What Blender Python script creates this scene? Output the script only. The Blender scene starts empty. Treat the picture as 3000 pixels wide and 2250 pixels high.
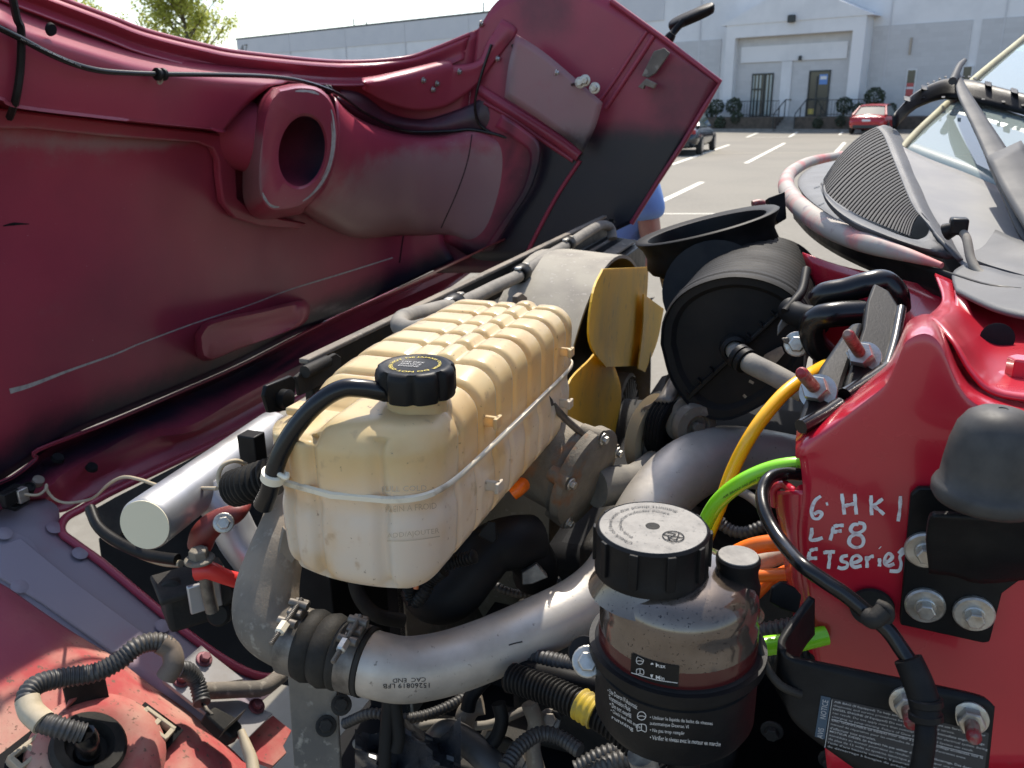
import bpy, math, random
import numpy as np
from mathutils import Vector
from mathutils.bvhtree import BVHTree
random.seed(7); np.random.seed(7)
S = bpy.context.scene; COL = S.collection
# ---------------- camera model (photo pixels 3000 x 2250) ----------------
F, CX, CY, H = 2430., 1500., 1125., 1.7
PITCH, ROLL, YAW = math.radians(18.6), math.radians(.96), math.radians(21.3)
A = np.array
fw = A([0, math.cos(PITCH), -math.sin(PITCH)]); r0 = A([1., 0, 0]); u0 = np.cross(r0, fw)
RI = math.cos(ROLL)*r0-math.sin(ROLL)*u0; UPV = math.cos(ROLL)*u0+math.sin(ROLL)*r0
C = A([0, 0, H]); ZZ = A([0, 0, 1.])
LL = A([math.sin(YAW), math.cos(YAW), 0]); RR = A([math.cos(YAW), -math.sin(YAW), 0])   # truck: to passenger side, to the rear
cam = bpy.data.cameras.new('camera'); co = bpy.data.objects.new('camera', cam); COL.objects.link(co)
cam.sensor_width = 36; cam.lens = F/3000*36; cam.clip_start = .05; cam.clip_end = 3000
from mathutils import Matrix
co.matrix_world = Matrix([[RI[i], UPV[i], -fw[i], C[i]] for i in range(3)]+[[0, 0, 0, 1]])
cam.dof.use_dof = True; cam.dof.focus_distance = .82; cam.dof.aperture_fstop = 15
S.camera = co
# ---------------- light ----------------
SUN_AZ, SUN_EL = math.radians(13), math.radians(55)
w = bpy.data.worlds.new('World'); S.world = w; w.use_nodes = True
nt = w.node_tree; sky = nt.nodes.new('ShaderNodeTexSky'); sky.sky_type = 'NISHITA'; sky.sun_disc = False
sky.sun_elevation = SUN_EL; sky.sun_rotation = SUN_AZ; sky.air_density = 1.0; sky.dust_density = 1.6; sky.ozone_density = .7
nt.links.new(sky.outputs[0], nt.nodes['Background'].inputs[0]); nt.nodes['Background'].inputs[1].default_value = .15
sd = bpy.data.lights.new('sun', 'SUN'); sd.energy = 3.4; sd.angle = math.radians(.53); sd.color = (1, .93, .82)
so = bpy.data.objects.new('sun', sd); COL.objects.link(so)
sv = Vector((math.sin(SUN_AZ)*math.cos(SUN_EL), math.cos(SUN_AZ)*math.cos(SUN_EL), math.sin(SUN_EL)))
so.rotation_euler = sv.to_track_quat('Z', 'Y').to_euler()
S.view_settings.view_transform = 'Standard'; S.view_settings.look = 'None'; S.view_settings.exposure = .85
S.view_settings.gamma = 1
S.cycles.max_bounces = 10; S.cycles.transparent_max_bounces = 12; S.cycles.caustics_reflective = False; S.cycles.caustics_refractive = False
# ---------------- projection helpers ----------------
def ray(x, y): return fw+RI*(x-CX)/F-UPV*(y-CY)/F
def P(x, y, d): return C+ray(x, y)*d
def onp(x, y, n, p0):
    d = ray(x, y); return C+d*(((p0-C)@n)/(d@n))
def RP(x, y, r): return onp(x, y, RR, RR*r)
def UP(x, y, u): return onp(x, y, LL, LL*u)
def ZP(x, y, z): return onp(x, y, ZZ, ZZ*z)
def W(u, r, z): return LL*u+RR*r+ZZ*z
def T(p): return A([p@LL, p@RR, p[2]])
def proj(p):
    q = A(p)-C; d = q@fw; return CX+F*(q@RI)/d, CY-F*(q@UPV)/d, d
AL = math.radians(14)
HN = RR*math.cos(AL)-ZZ*math.sin(AL); HO = RR*-1.5+ZZ*1.0
def HP(x, y, t=0):          # hood skin: flat, curving round into the far fender
    p = onp(x, y, HN, HO+HN*t); u = p@LL
    if u > 2.05 or u < 0:
        if u < 0: u = 50.
        v = 2.05+.40*(1-math.exp(-(u-2.05)/.40)); d = ray(x, y); p = C+d*(v/(d@LL))
    return p
_fd = A([.55, -.38]); _fd = _fd/np.linalg.norm(_fd)
FN = -(RR*_fd[1]-ZZ*_fd[0]); FO = RR*-1.5+ZZ*.98
def FP(x, y, t=0): return onp(x, y, FN, FO+FN*t)
def nrm(v): return v/max(1e-9, np.linalg.norm(v))
# ---------------- object helpers ----------------
BV = {}
def tag(o, label=None, cat=None, group=None, kind=None):
    for k, v in (('label', label), ('category', cat), ('group', group), ('kind', kind)):
        if v: o[k] = v
    return o
def empty(name, loc=(0, 0, 0), rz=0):
    o = bpy.data.objects.new(name, None); COL.objects.link(o); o.location = loc; o.rotation_euler = (0, 0, rz); o.empty_display_size = .1
    return o
def setpar(o, par):
    o.parent = par
    if par is not None:
        m = Matrix.LocRotScale(par.location, par.rotation_euler, par.scale)   # parts themselves sit at the world origin
        o.matrix_parent_inverse = m.inverted()
def mk(name, V, Fc, mat, par=None, label=None, smooth=True, bevel=0, thick=0, ang=40, cov=None, dust=None, local=False):
    me = bpy.data.meshes.new(name); V = [tuple(float(c) for c in v) for v in V]
    me.from_pydata(V, [], Fc); me.validate(); me.update()
    if mat: me.materials.append(mat)
    if smooth:
        me.polygons.foreach_set('use_smooth', [True]*len(me.polygons)); me.set_sharp_from_angle(angle=math.radians(ang))
    for nm, fn in (('cov', cov), ('dust', dust)):
        if fn:
            a = me.attributes.new(nm, 'FLOAT', 'POINT'); a.data.foreach_set('value', [float(fn(*proj(A(v))[:2])) for v in V])
    o = bpy.data.objects.new(name, me); COL.objects.link(o)
    if par is not None:
        if local: o.parent = par
        else: setpar(o, par)
    if label: o['label'] = label
    if thick:
        m = o.modifiers.new('s', 'SOLIDIFY'); m.thickness = abs(thick); m.offset = 1 if thick > 0 else -1
    if bevel:
        m = o.modifiers.new('b', 'BEVEL'); m.width = bevel; m.segments = 2; m.limit_method = 'ANGLE'; m.angle_limit = math.radians(35)
    BV[o.name] = (V, Fc)
    return o
def merge(parts):
    V, Fc = [], []
    for v, f in parts:
        n = len(V); V += list(v); Fc += [tuple(i+n for i in q) for q in f]
    return V, Fc
def cr(pts, n):
    """Catmull-Rom through pts (list of arrays), n samples per span"""
    p = [A(q, dtype=float) for q in pts]
    if len(p) < 3 or n < 2:
        out = []
        for i in range(len(p)-1):
            for k in range(max(1, n)): out.append(p[i]+(p[i+1]-p[i])*k/max(1, n))
        return out+[p[-1]]
    q = [2*p[0]-p[1]]+p+[2*p[-1]-p[-2]]; out = []
    for i in range(1, len(q)-2):
        a, b, c, d = q[i-1], q[i], q[i+1], q[i+2]
        for k in range(n):
            t = k/n; out.append(.5*((2*b)+(c-a)*t+(2*a-5*b+4*c-d)*t*t+(3*b-a-3*c+d)*t**3))
    return out+[p[-1]]
def tube_g(pts, rad, seg=12, sub=8, amp=0, pitch=.005, cap=True, lin=False, hollow=False):
    if np.isscalar(rad): rad = [rad]*len(pts)
    q = [np.append(A(p, dtype=float), r) for p, r in zip(pts, rad)]
    s = cr(q, 1 if lin else sub)
    if amp:   # resample for corrugation
        P3 = A([v[:3] for v in s]); L = np.concatenate([[0], np.cumsum(np.linalg.norm(np.diff(P3, axis=0), axis=1))])
        n = max(4, int(L[-1]/pitch*4)); t = np.linspace(0, L[-1], n)
        full = A(s); s = [A([np.interp(tt, L, full[:, k]) for k in range(4)]) for tt in t]
        for i, v in enumerate(s): v[3] *= 1+amp*(1 if (i % 4) < 2 else -1)
    V, Fc = [], []; prev = None; n = len(s)
    for i in range(n):
        t = nrm(s[min(i+1, n-1)][:3]-s[max(i-1, 0)][:3])
        if prev is None:
            a = ZZ if abs(t[2]) < .9 else A([1., 0, 0]); nn = nrm(np.cross(t, a))
        else: nn = nrm(prev-t*(prev@t))
        prev = nn; bb = np.cross(t, nn)
        for k in range(seg):
            an = 2*math.pi*k/seg; V.append(s[i][:3]+s[i][3]*(math.cos(an)*nn+math.sin(an)*bb))
    for i in range(n-1):
        for k in range(seg):
            a, b = i*seg+k, i*seg+(k+1) % seg; Fc.append((a, b, b+seg, a+seg))
    if cap:
        Fc.append(tuple(range(seg-1, -1, -1))); Fc.append(tuple((n-1)*seg+k for k in range(seg)))
    return V, Fc
def tube(name, pts, rad, mat, par=None, label=None, **k):
    sm = k.pop('smooth', True); V, Fc = tube_g(pts, rad, **k); return mk(name, V, Fc, mat, par, label, smooth=sm, ang=50)
def frame(ax):
    ax = nrm(A(ax, dtype=float)); a = ZZ if abs(ax[2]) < .9 else A([1., 0, 0]); x = nrm(np.cross(a, ax)); return x, np.cross(ax, x), ax
def lathe_g(o, ax, prof, seg=32, lob=None, a0=0, a1=2*math.pi, rx=None):
    """prof: list of (radius, height). lob=(n, amp, idxset) radial lobes"""
    x, y, z = frame(ax) if rx is None else rx
    full = abs(a1-a0-2*math.pi) < 1e-6; ns = seg if full else seg+1
    V, Fc = [], []
    for j, (r, h) in enumerate(prof):
        for k in range(ns):
            an = a0+(a1-a0)*k/seg; rr = r
            if lob and j in lob[2]: rr = r*(1-lob[1]*max(0, math.cos(lob[0]*an))**lob[3])
            V.append(A(o)+x*rr*math.cos(an)+y*rr*math.sin(an)+z*h)
    for j in range(len(prof)-1):
        for k in range(seg):
            a, b = j*ns+k, j*ns+((k+1) % ns if full else k+1)
            Fc.append((a, b, b+ns, a+ns))
    if full:
        if prof[0][0] > 1e-6: Fc.append(tuple(range(ns-1, -1, -1)))
        if prof[-1][0] > 1e-6: Fc.append(tuple((len(prof)-1)*ns+k for k in range(ns)))
    return V, Fc
def lathe(name, o, ax, prof, mat, par=None, label=None, seg=32, lob=None, ang=35, bevel=0, **k):
    V, Fc = lathe_g(o, ax, prof, seg, lob, **k); return mk(name, V, Fc, mat, par, label, ang=ang, bevel=bevel)
def patch_g(rows, su=4, sv=4):
    rr = [cr(r, su) for r in rows]; n = len(rr[0]); cols = [cr([r[i] for r in rr], sv) for i in range(n)]
    m = len(cols[0]); V = [cols[i][j] for j in range(m) for i in range(n)]
    Fc = [(j*n+i, j*n+i+1, (j+1)*n+i+1, (j+1)*n+i) for j in range(m-1) for i in range(n-1)]
    # orient toward the camera
    sc = 0
    for q in Fc[::max(1, len(Fc)//60)]:
        a, b, c = A(V[q[0]]), A(V[q[1]]), A(V[q[2]]); sc += np.cross(b-a, c-a)@(C-a)
    if sc < 0: Fc = [tuple(reversed(f)) for f in Fc]
    return V, Fc
def patch(name, rows, mat, par=None, label=None, thick=-.002, su=4, sv=4, **k):
    V, Fc = patch_g(rows, su, sv); return mk(name, V, Fc, mat, par, label, thick=thick, **k)
def plate_g(pts, th):
    """closed outline, front face = pts, extruded th away from the camera"""
    p = [A(q, dtype=float) for q in pts]; n = len(p); c = sum(p)/n
    nn = nrm(sum(np.cross(p[i]-c, p[(i+1) % n]-c) for i in range(n)))
    fl = nn@(C-c) > 0
    off = -nn*th if fl else nn*th
    V = p+[q+off for q in p]; Fr = tuple(range(n)); B = tuple(range(2*n-1, n-1, -1))
    sides = [(i, i+n, (i+1) % n+n, (i+1) % n) for i in range(n)]
    Fc = [Fr, B]+sides
    if not fl: Fc = [tuple(reversed(f)) for f in Fc]
    return V, Fc
def plate(name, pts, th, mat, par=None, label=None, bevel=.0015, **k):
    V, Fc = plate_g(pts, th); return mk(name, V, Fc, mat, par, label, bevel=bevel, **k)
def box_g(c, ax, ay, az):
    c, ax, ay, az = (A(v, dtype=float) for v in (c, ax, ay, az))
    V = [c+sx*ax+sy*ay+sz*az for sz in (-1, 1) for sy in (-1, 1) for sx in (-1, 1)]
    Fc = [(0, 2, 3, 1), (4, 5, 7, 6), (0, 1, 5, 4), (2, 6, 7, 3), (0, 4, 6, 2), (1, 3, 7, 5)]
    if np.cross(ax, ay)@az < 0: Fc = [tuple(reversed(f)) for f in Fc]
    return V, Fc
def box(name, c, ax, ay, az, mat, par=None, label=None, bevel=.002, **k):
    V, Fc = box_g(c, ax, ay, az); return mk(name, V, Fc, mat, par, label, bevel=bevel, **k)
def bolt_g(p, n, r, h=None, wash=1.55):
    h = h or r*.9; x, y, z = frame(n); parts = [lathe_g(p, n, [(r*wash, -.001), (r*wash, r*.16), (r*wash*.9, r*.25), (r*1.05, r*.28)], 20)]
    parts.append(lathe_g(A(p)+z*r*.25, n, [(r, 0), (r, h), (r*.86, h+r*.12)], 6)); return merge(parts)
def bolt(p, n, r, mat, par, h=None, name='bolt', wash=1.55, label=None):
    V, Fc = bolt_g(p, n, r, h, wash); return mk(name, V, Fc, mat, par, label, smooth=False, bevel=r*.06)
def interp(pts, y):
    return np.interp(y, [p[0] for p in pts], [p[1] for p in pts])
# ---- things drawn onto a surface (pixels cast on the finished mesh) ----
_bvc = {}
def caster(o):
    if o.name not in _bvc: V, Fc = BV[o.name]; _bvc[o.name] = BVHTree.FromPolygons([tuple(v) for v in V], [tuple(f) for f in Fc])
    return _bvc[o.name]
def cast(o, x, y, off=.0006):
    d = ray(x, y); L = np.linalg.norm(d); h = caster(o).ray_cast(Vector(C), Vector(d/L))
    if h[0] is None: return None
    n = A(h[1]); n = n if n@d < 0 else -n
    return A(h[0])+n*off
def tmesh(body, sp=1.0, bold=0):
    cu = bpy.data.curves.new('t', 'FONT'); cu.body = body; cu.size = 1; cu.space_character = sp; cu.resolution_u = 2; cu.offset = bold; cu.align_x = 'LEFT'
    o = bpy.data.objects.new('t', cu); COL.objects.link(o)
    dg = bpy.context.evaluated_depsgraph_get(); me = bpy.data.meshes.new_from_object(o.evaluated_get(dg))
    V = A([v.co[:] for v in me.vertices]) if len(me.vertices) else np.zeros((0, 3)); Fc = [tuple(p.vertices) for p in me.polygons]
    bpy.data.objects.remove(o); bpy.data.curves.remove(cu); bpy.data.meshes.remove(me); return V, Fc
def text_on(o, body, quad, mat, par, name='lettering', off=.0006, arc=None, bold=0.0, sp=1.0, label=None):
    """quad: pixel corners tl, tr, br, bl"""
    V, Fc = tmesh(body, sp, bold)
    if not len(V): return None
    lo, hi = V.min(0), V.max(0); q = [A(c, dtype=float) for c in quad]; out = []; last = None
    for v in V:
        s = (v[0]-lo[0])/max(1e-6, hi[0]-lo[0]); t = (hi[1]-v[1])/max(1e-6, hi[1]-lo[1])
        if arc: x, y = arc(s, t)
        else: x, y = (q[0]*(1-s)+q[1]*s)*(1-t)+(q[3]*(1-s)+q[2]*s)*t
        h = cast(o, x, y, off); h = last if h is None else h; last = h; out.append(h)
    if any(h is None for h in out):
        g = next((h for h in out if h is not None), None)
        if g is None: return None
        out = [g if h is None else h for h in out]
    return mk(name, out, Fc, mat, par, label, smooth=False)
def stroke_g(o, pts, wd, off=.0006, n=6):
    s = cr([A(p, dtype=float) for p in pts], n); V, Fc = [], []; k = len(s)
    for i in range(k):
        t = s[min(i+1, k-1)]-s[max(i-1, 0)]; t = t/max(1e-9, np.linalg.norm(t)); nn = A([-t[1], t[0]])
        ww = wd if np.isscalar(wd) else interp([(j/(len(wd)-1), wd[j]) for j in range(len(wd))], i/(k-1))
        a, b = cast(o, *(s[i]+nn*ww/2), off), cast(o, *(s[i]-nn*ww/2), off)
        if a is None or b is None: continue
        V += [a, b]
    for i in range(len(V)//2-1): Fc.append((2*i, 2*i+1, 2*i+3, 2*i+2))
    return V, Fc
def stroke(o, lines, wd, mat, par, name='marking', off=.0006, label=None, n=6):
    V, Fc = merge([stroke_g(o, l, wd, off, n) for l in lines]); return mk(name, V, Fc, mat, par, label, smooth=False)
# ---------------- materials ----------------
def M(name, col, rough=.5, metal=0, col2=None, scale=8, lo=.42, hi=.66, bump=0, bscale=80, spec=.5, coat=0, detail=6, col3=None, s3=40, lo3=.58, hi3=.7,
      cov=None, dust=None, rvar=0, trans=0, emit=None, stretch=None, alpha=1, flake=0):
    m = bpy.data.materials.new(name); m.use_nodes = True; n = m.node_tree.nodes; l = m.node_tree.links; b = n['Principled BSDF']
    tc = n.new('ShaderNodeTexCoord'); vec = tc.outputs['Object']
    if stretch:
        mp = n.new('ShaderNodeMapping'); mp.inputs['Scale'].default_value = stretch; l.new(vec, mp.inputs[0]); vec = mp.outputs[0]
    def noise(sc, d=detail, ro=.6):
        x = n.new('ShaderNodeTexNoise'); x.inputs['Scale'].default_value = sc; x.inputs['Detail'].default_value = d; x.inputs['Roughness'].default_value = ro
        l.new(vec, x.inputs['Vector']); return x.outputs[0]
    def ramp(src, a, c):
        x = n.new('ShaderNodeMapRange'); x.inputs[1].default_value = a; x.inputs[2].default_value = c; l.new(src, x.inputs[0]); return x.outputs[0]
    def mix(f, c1, c2):
        x = n.new('ShaderNodeMix'); x.data_type = 'RGBA'; l.new(f, x.inputs[0])
        for s, c in ((6, c1), (7, c2)):
            if isinstance(c, tuple): x.inputs[s].default_value = (*c, 1)
            else: l.new(c, x.inputs[s])
        return x.outputs[2]
    cur = tuple(col)
    if col2: cur = mix(ramp(noise(scale), lo, hi), cur, tuple(col2))
    if col3: cur = mix(ramp(noise(s3, 3), lo3, hi3), cur, tuple(col3))
    for at, c in (('cov', cov), ('dust', dust)):
        if c:
            an = n.new('ShaderNodeAttribute'); an.attribute_name = at; k_ = .5 if at == 'cov' else .75
            ad = n.new('ShaderNodeMath'); ad.operation = 'MULTIPLY_ADD'; l.new(noise(9 if at == 'cov' else 17, 10, .68), ad.inputs[0]); ad.inputs[1].default_value = k_; ad.inputs[2].default_value = -k_/2
            a3 = n.new('ShaderNodeMath'); a3.operation = 'ADD'; l.new(an.outputs['Fac'], a3.inputs[0]); l.new(ad.outputs[0], a3.inputs[1])
            a2 = n.new('ShaderNodeMapRange'); a2.interpolation_type = 'SMOOTHSTEP'; a2.inputs[1].default_value = .15 if at == 'cov' else .24; a2.inputs[2].default_value = .95 if at == 'cov' else .78; a2.inputs[4].default_value = 1 if at == 'cov' else .62; l.new(a3.outputs[0], a2.inputs[0])
            cur = mix(a2.outputs[0], cur, tuple(c))
    if isinstance(cur, tuple): b.inputs['Base Color'].default_value = (*cur, 1)
    else: l.new(cur, b.inputs['Base Color'])
    b.inputs['Roughness'].default_value = rough; b.inputs['Metallic'].default_value = metal; b.inputs['Specular IOR Level'].default_value = spec
    b.inputs['Coat Weight'].default_value = coat; b.inputs['Coat Roughness'].default_value = .08
    if rvar:
        x = n.new('ShaderNodeMapRange'); l.new(noise(scale*1.7), x.inputs[0]); x.inputs[1].default_value = .3; x.inputs[2].default_value = .7
        x.inputs[3].default_value = max(.03, rough-rvar); x.inputs[4].default_value = min(1, rough+rvar); l.new(x.outputs[0], b.inputs['Roughness'])
    if trans: b.inputs['Transmission Weight'].default_value = trans; b.inputs['IOR'].default_value = 1.3
    if emit: b.inputs['Emission Color'].default_value = (*col, 1); b.inputs['Emission Strength'].default_value = emit
    if bump:
        x = n.new('ShaderNodeBump'); x.inputs['Strength'].default_value = bump; x.inputs['Distance'].default_value = .002; l.new(noise(bscale, 4), x.inputs['Height']); l.new(x.outputs[0], b.inputs['Normal'])
    if alpha < 1: b.inputs['Alpha'].default_value = alpha
    return m
# =====================================================  THE PLACE  =====================================================
m_asph = M('asphalt', (.200, .180, .142), .9, col2=(.168, .152, .121), scale=.35, bump=.4, bscale=60, col3=(.222, .204, .165), s3=14, lo3=.5, hi3=.75)
m_line = M('road_paint', (.74, .70, .58), .8, col2=(.5, .46, .36), scale=3, lo=.5, hi=.75)
m_wall = M('painted_concrete', (.76, .75, .74), .85, col2=(.67, .665, .66), scale=.5, bump=.15, bscale=20)
m_wall2 = M('painted_concrete_grey', (.62, .61, .61), .85, col2=(.58, .575, .58), scale=.6)
def brick_mat(name, c1, c2, sc):
    m = M(name, c1, .9); n = m.node_tree.nodes; l = m.node_tree.links
    tc = [x for x in n if x.type == 'TEX_COORD'][0]; bt = n.new('ShaderNodeTexBrick'); bt.inputs['Scale'].default_value = sc
    bt.inputs['Color1'].default_value = (*c1, 1); bt.inputs['Color2'].default_value = (*c2, 1); bt.inputs['Mortar'].default_value = (c1[0]*.9, c1[1]*.9, c1[2]*.9, 1)
    bt.inputs['Mortar Size'].default_value = .03; bt.inputs['Brick Width'].default_value = 2.0; bt.inputs['Row Height'].default_value = 1.0
    l.new(tc.outputs['UV'], bt.inputs['Vector']); l.new(bt.outputs[0], n['Principled BSDF'].inputs['Base Color'])
    return m
m_block = brick_mat('split_face_block', (.58, .57, .56), (.53, .52, .51), 4.2)
m_dark = M('dark_frame', (.03, .035, .035), .4)
m_glass = M('window_glass', (.035, .045, .045), .05, spec=.8)
m_mulch = M('planting_bed', (.11, .085, .065), .95, col2=(.06, .05, .04), scale=4)
m_step = M('concrete_step', (.24, .22, .2), .9, col2=(.18, .17, .15), scale=3)
m_bush = M('bush_leaf', (.03, .045, .022), .6, col2=(.045, .065, .03), scale=6)
m_leaf = bpy.data.materials.new('spring_leaf'); m_leaf.use_nodes = True; _n = m_leaf.node_tree.nodes; _n.clear(); _o = _n.new('ShaderNodeOutputMaterial'); _d = _n.new('ShaderNodeBsdfDiffuse'); _t = _n.new('ShaderNodeBsdfTranslucent'); _x = _n.new('ShaderNodeMixShader')
for q in (_d, _t): q.inputs[0].default_value = (.50, .52, .13, 1)
_x.inputs[0].default_value = .55; m_leaf.node_tree.links.new(_d.outputs[0], _x.inputs[1]); m_leaf.node_tree.links.new(_t.outputs[0], _x.inputs[2]); m_leaf.node_tree.links.new(_x.outputs[0], _o.inputs[0])
m_bark = M('bark', (.16, .13, .1), .9, col2=(.1, .08, .06), scale=9)
g = mk('ground', [(-260, -60, 0), (260, -60, 0), (260, 400, 0), (-260, 400, 0)], [(0, 1, 2, 3)], m_asph, smooth=False); tag(g, kind='structure')
def gs(p0, p1, wd, name='parking_line', z=.004):
    a, b = ZP(*p0, z), ZP(*p1, z); t = nrm(b-a); nn = A([-t[1], t[0], 0])*wd/2
    o = mk(name, [a-nn, b-nn, b+nn, a+nn], [(0, 1, 2, 3)], m_line, smooth=False); tag(o, kind='structure')
    return o
for p0, p1 in [((1965, 483), (2136, 424)), ((2185, 478), (2299, 419)), ((1880, 617), (2057, 533)), ((2448, 447), (2475, 417)),
               ((2188, 402), (2220, 389)), ((2312, 401), (2336, 387)), ((2459, 395), (2472, 383))]: gs(p0, p1, .13)
gs((1800, 626), (2190, 626), .08); gs((2190, 402), (2318, 402), .12); gs((2090, 450), (2440, 446), .16, z=.003).data.materials[0] = M('worn_paint', (.32, .29, .22), .9)
# ---- building ----
BAZ = math.radians(-50); WD = A([math.sin(BAZ), math.cos(BAZ), 0]); WN = A([-math.cos(BAZ), math.sin(BAZ), 0])   # along the wall (leftwards), out of the wall
KB = ZP(2280, 385, 0); B0 = KB-WN*3.0; B0[2] = 0
def BW(x, y, off=0): p = onp(x, y, WN, B0+WN*off); return A([(p-B0)@WD, p[2]])
def BX(s, o, z): return B0+WD*s+WN*o+ZZ*z
bld = empty('commercial_building', tuple(B0)); tag(bld, 'long pale grey commercial building with recessed entrance and block panels', 'building')
def bbox(name, s0, s1, o0, o1, z0, z1, mat, par=bld, bevel=0, label=None, uv=False):
    o = box(name, BX((s0+s1)/2, (o0+o1)/2, (z0+z1)/2), WD*(s1-s0)/2, WN*(o1-o0)/2, ZZ*(z1-z0)/2, mat, par, label, bevel=bevel, smooth=False)
    if uv:
        ul = o.data.uv_layers.new(name='UVMap')
        for lp in o.data.loops:
            v = A(o.data.vertices[lp.vertex_index].co)-B0; ul.data[lp.index].uv = ((v@WD), v[2])
    return o
SL = BW(693, 117)[0]; HT = 8.3
pz = .78
bbox('wall', -45, SL, -26, 0, 0, HT, m_wall)
bbox('roof_edge', -45, SL+.1, -26.1, .08, HT, HT+.12, m_dark)
zl = BW(1300, 125)[1]
bbox('wall_panel', BW(2030, 0)[0]+2, SL-.02, 0, .05, 6.75, HT-.02, m_wall2)      # darker upper band left of the entrance
bbox('wall_panel', BW(2118, 100)[0]+.05, SL-.6, 0, .06, 0, BW(2060, 118)[1], m_block, uv=True)
for xs in (845, 1010, 1186, 1374, 2052):
    s = BW(xs, 90)[0]; bbox('joint', s-.04, s+.04, .055, .075, 0, HT-.05, m_wall2)
# entrance portal
PO = 1.3
pl, pr = BW(2122, 200, PO)[0], BW(2523, 200, PO)[0]; pt = BW(2300, 57, PO)[1]
il, ir, it = BW(2148, 200, PO)[0], BW(2487, 200, PO)[0], BW(2300, 102, PO)[1]
bbox('portal_pier', il, pl, .02, PO, 0, pt, m_wall); bbox('portal_pier', pr, ir, .02, PO, 0, pt, m_wall); bbox('portal_lintel', ir, il, .02, PO-.002, it, pt, m_wall)
V, Fc = plate_g([BX(pl+.4, PO+.04, pt-.1), BX(pr-.4, PO+.04, pt-.1), BX((pl+pr)/2, PO+.04, pt+1.9)], PO); mk('gable', V, Fc, m_wall, bld, smooth=False)
bbox('portal_wall', ir+.002, il-.002, .02, PO-.5, 0, it+.2, m_block, uv=True)
a, b = BW(2174, 140, PO-.5), BW(2482, 165, PO-.5); zt, zb = BW(2320, 130, PO-.5)[1], BW(2320, 178, PO-.5)[1]
bbox('sign_band', b[0], a[0], PO-.5, PO-.42, zb, zt, m_wall)
a, b = BW(2292, 195, PO-.5)[0], BW(2322, 195, PO-.5)[0]; bbox('pilaster', b, a, PO-.5, PO-.4, 0, zb-.02, m_wall)
def door(x0, x1, ytop, ybot, kind):
    s1, s0 = BW(x0, (ytop+ybot)/2, PO-.45)[0], BW(x1, (ytop+ybot)/2, PO-.45)[0]; z1 = BW((x0+x1)/2, ytop, PO-.45)[1]
    d = bbox('door', s0, s1, PO-.52, PO-.48, pz, z1, m_glass)
    for k in (s0, s1-.06): bbox('door_frame', k, k+.06, PO-.5, PO-.42, pz, z1, m_dark, d)
    bbox('door_frame', s0, s1, PO-.5, PO-.421, z1-.08, z1+.001, m_dark, d)
    if kind == 0:
        mid = s0+(s1-s0)*.42; bbox('door_frame', mid-.05, mid+.05, PO-.5, PO-.423, pz, z1, m_dark, d); bbox('transom', mid, s1, PO-.5, PO-.425, z1-.95, z1-.85, m_dark, d)
        mb = M('vertical_blind', (.42, .47, .45), .7); k = s0+.1
        while k < s1-.1: bbox('blind', k, k+.1, PO-.5, PO-.47, pz+.05, z1-.1, mb, d); k += .22
    else:
        mid = s0+(s1-s0)*.6; bbox('door_frame', mid-.04, mid+.04, PO-.5, PO-.423, pz, z1-.3, m_dark, d)
        bbox('push_bar', s0+.05, mid, PO-.5, PO-.40, pz+.95, pz+1.03, m_dark, d)
        sg = bbox('door_sign', s0+.15, mid-.12, PO-.47, PO-.455, pz+1.75, pz+2.3, M('blue_sign', (.12, .25, .55), .5), d)
        bbox('door_notice', s1-.55, s1-.12, PO-.47, PO-.455, pz+.1, pz+.42, M('yellow_notice', (.55, .42, .1), .6), d)
        bbox('sign_lettering', s0+.2, mid-.17, PO-.455, PO-.45, pz+2.02, pz+2.2, m_wall, d)
door(2200, 2262, 215, 343, 0); door(2366, 2428, 206, 337, 1)
s, z = BW(2322, 55, PO); bbox('wall_lamp', s-.2, s+.2, PO, PO+.3, z-.2, z+.2, m_dark, bevel=.05)
s, z = BW(2345, 170, PO-.4); bbox('wall_lamp', s-.07, s+.07, PO-.42, PO-.25, z-.12, z+.12, m_dark)
# right wing
s0, s1 = BW(2838, 150)[0], BW(2556, 150)[0]; zt = BW(2700, 68)[1]
bbox('wall_panel', s0, s1, 0, .05, 0, zt, m_block, uv=True); s2 = BW(2866, 150)[0]; bbox('wall_panel', -44, s2, 0, .05, 0, zt, m_block, uv=True)
for xs in (2605, 2938): s = BW(xs, 100)[0]; bbox('joint', s-.03, s+.03, .052, .07, 0, HT-.05, m_wall2)
for x0, x1, y0, y1 in ((2657, 2680, 206, 284), (2818, 2842, 196, 275)):
    s1, s0 = BW(x0, 245)[0], BW(x1, 245)[0]; z1, z0 = BW((x0+x1)/2, y0)[1], BW((x0+x1)/2, y1)[1]
    wn = bbox('window', s0, s1, .02, .08, z0, z1, m_glass)
    for k in ((s0-.05, s0, z0, z1), (s1, s1+.05, z0, z1), (s0-.05, s1+.05, z1, z1+.05), (s0-.05, s1+.05, z0-.05, z0)): bbox('frame', k[0], k[1], .02, .11, k[2], k[3], m_wall, wn)
    if x0 < 2700:
        bbox('window_notice', s0+.02, s1-.02, .08, .09, z0+.05, z0+.72, M('red_notice', (.5, .1, .09), .6), wn); bbox('notice_band', s0+.02, s1-.02, .09, .095, z0+.42, z0+.52, m_wall, wn)
s, z1 = BW(2672, 110); z0 = BW(2669, 160)[1]; bbox('downspout', s-.05, s+.05, .06, .14, z0, z1, M('stained_steel', (.4, .34, .27), .7))
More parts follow.
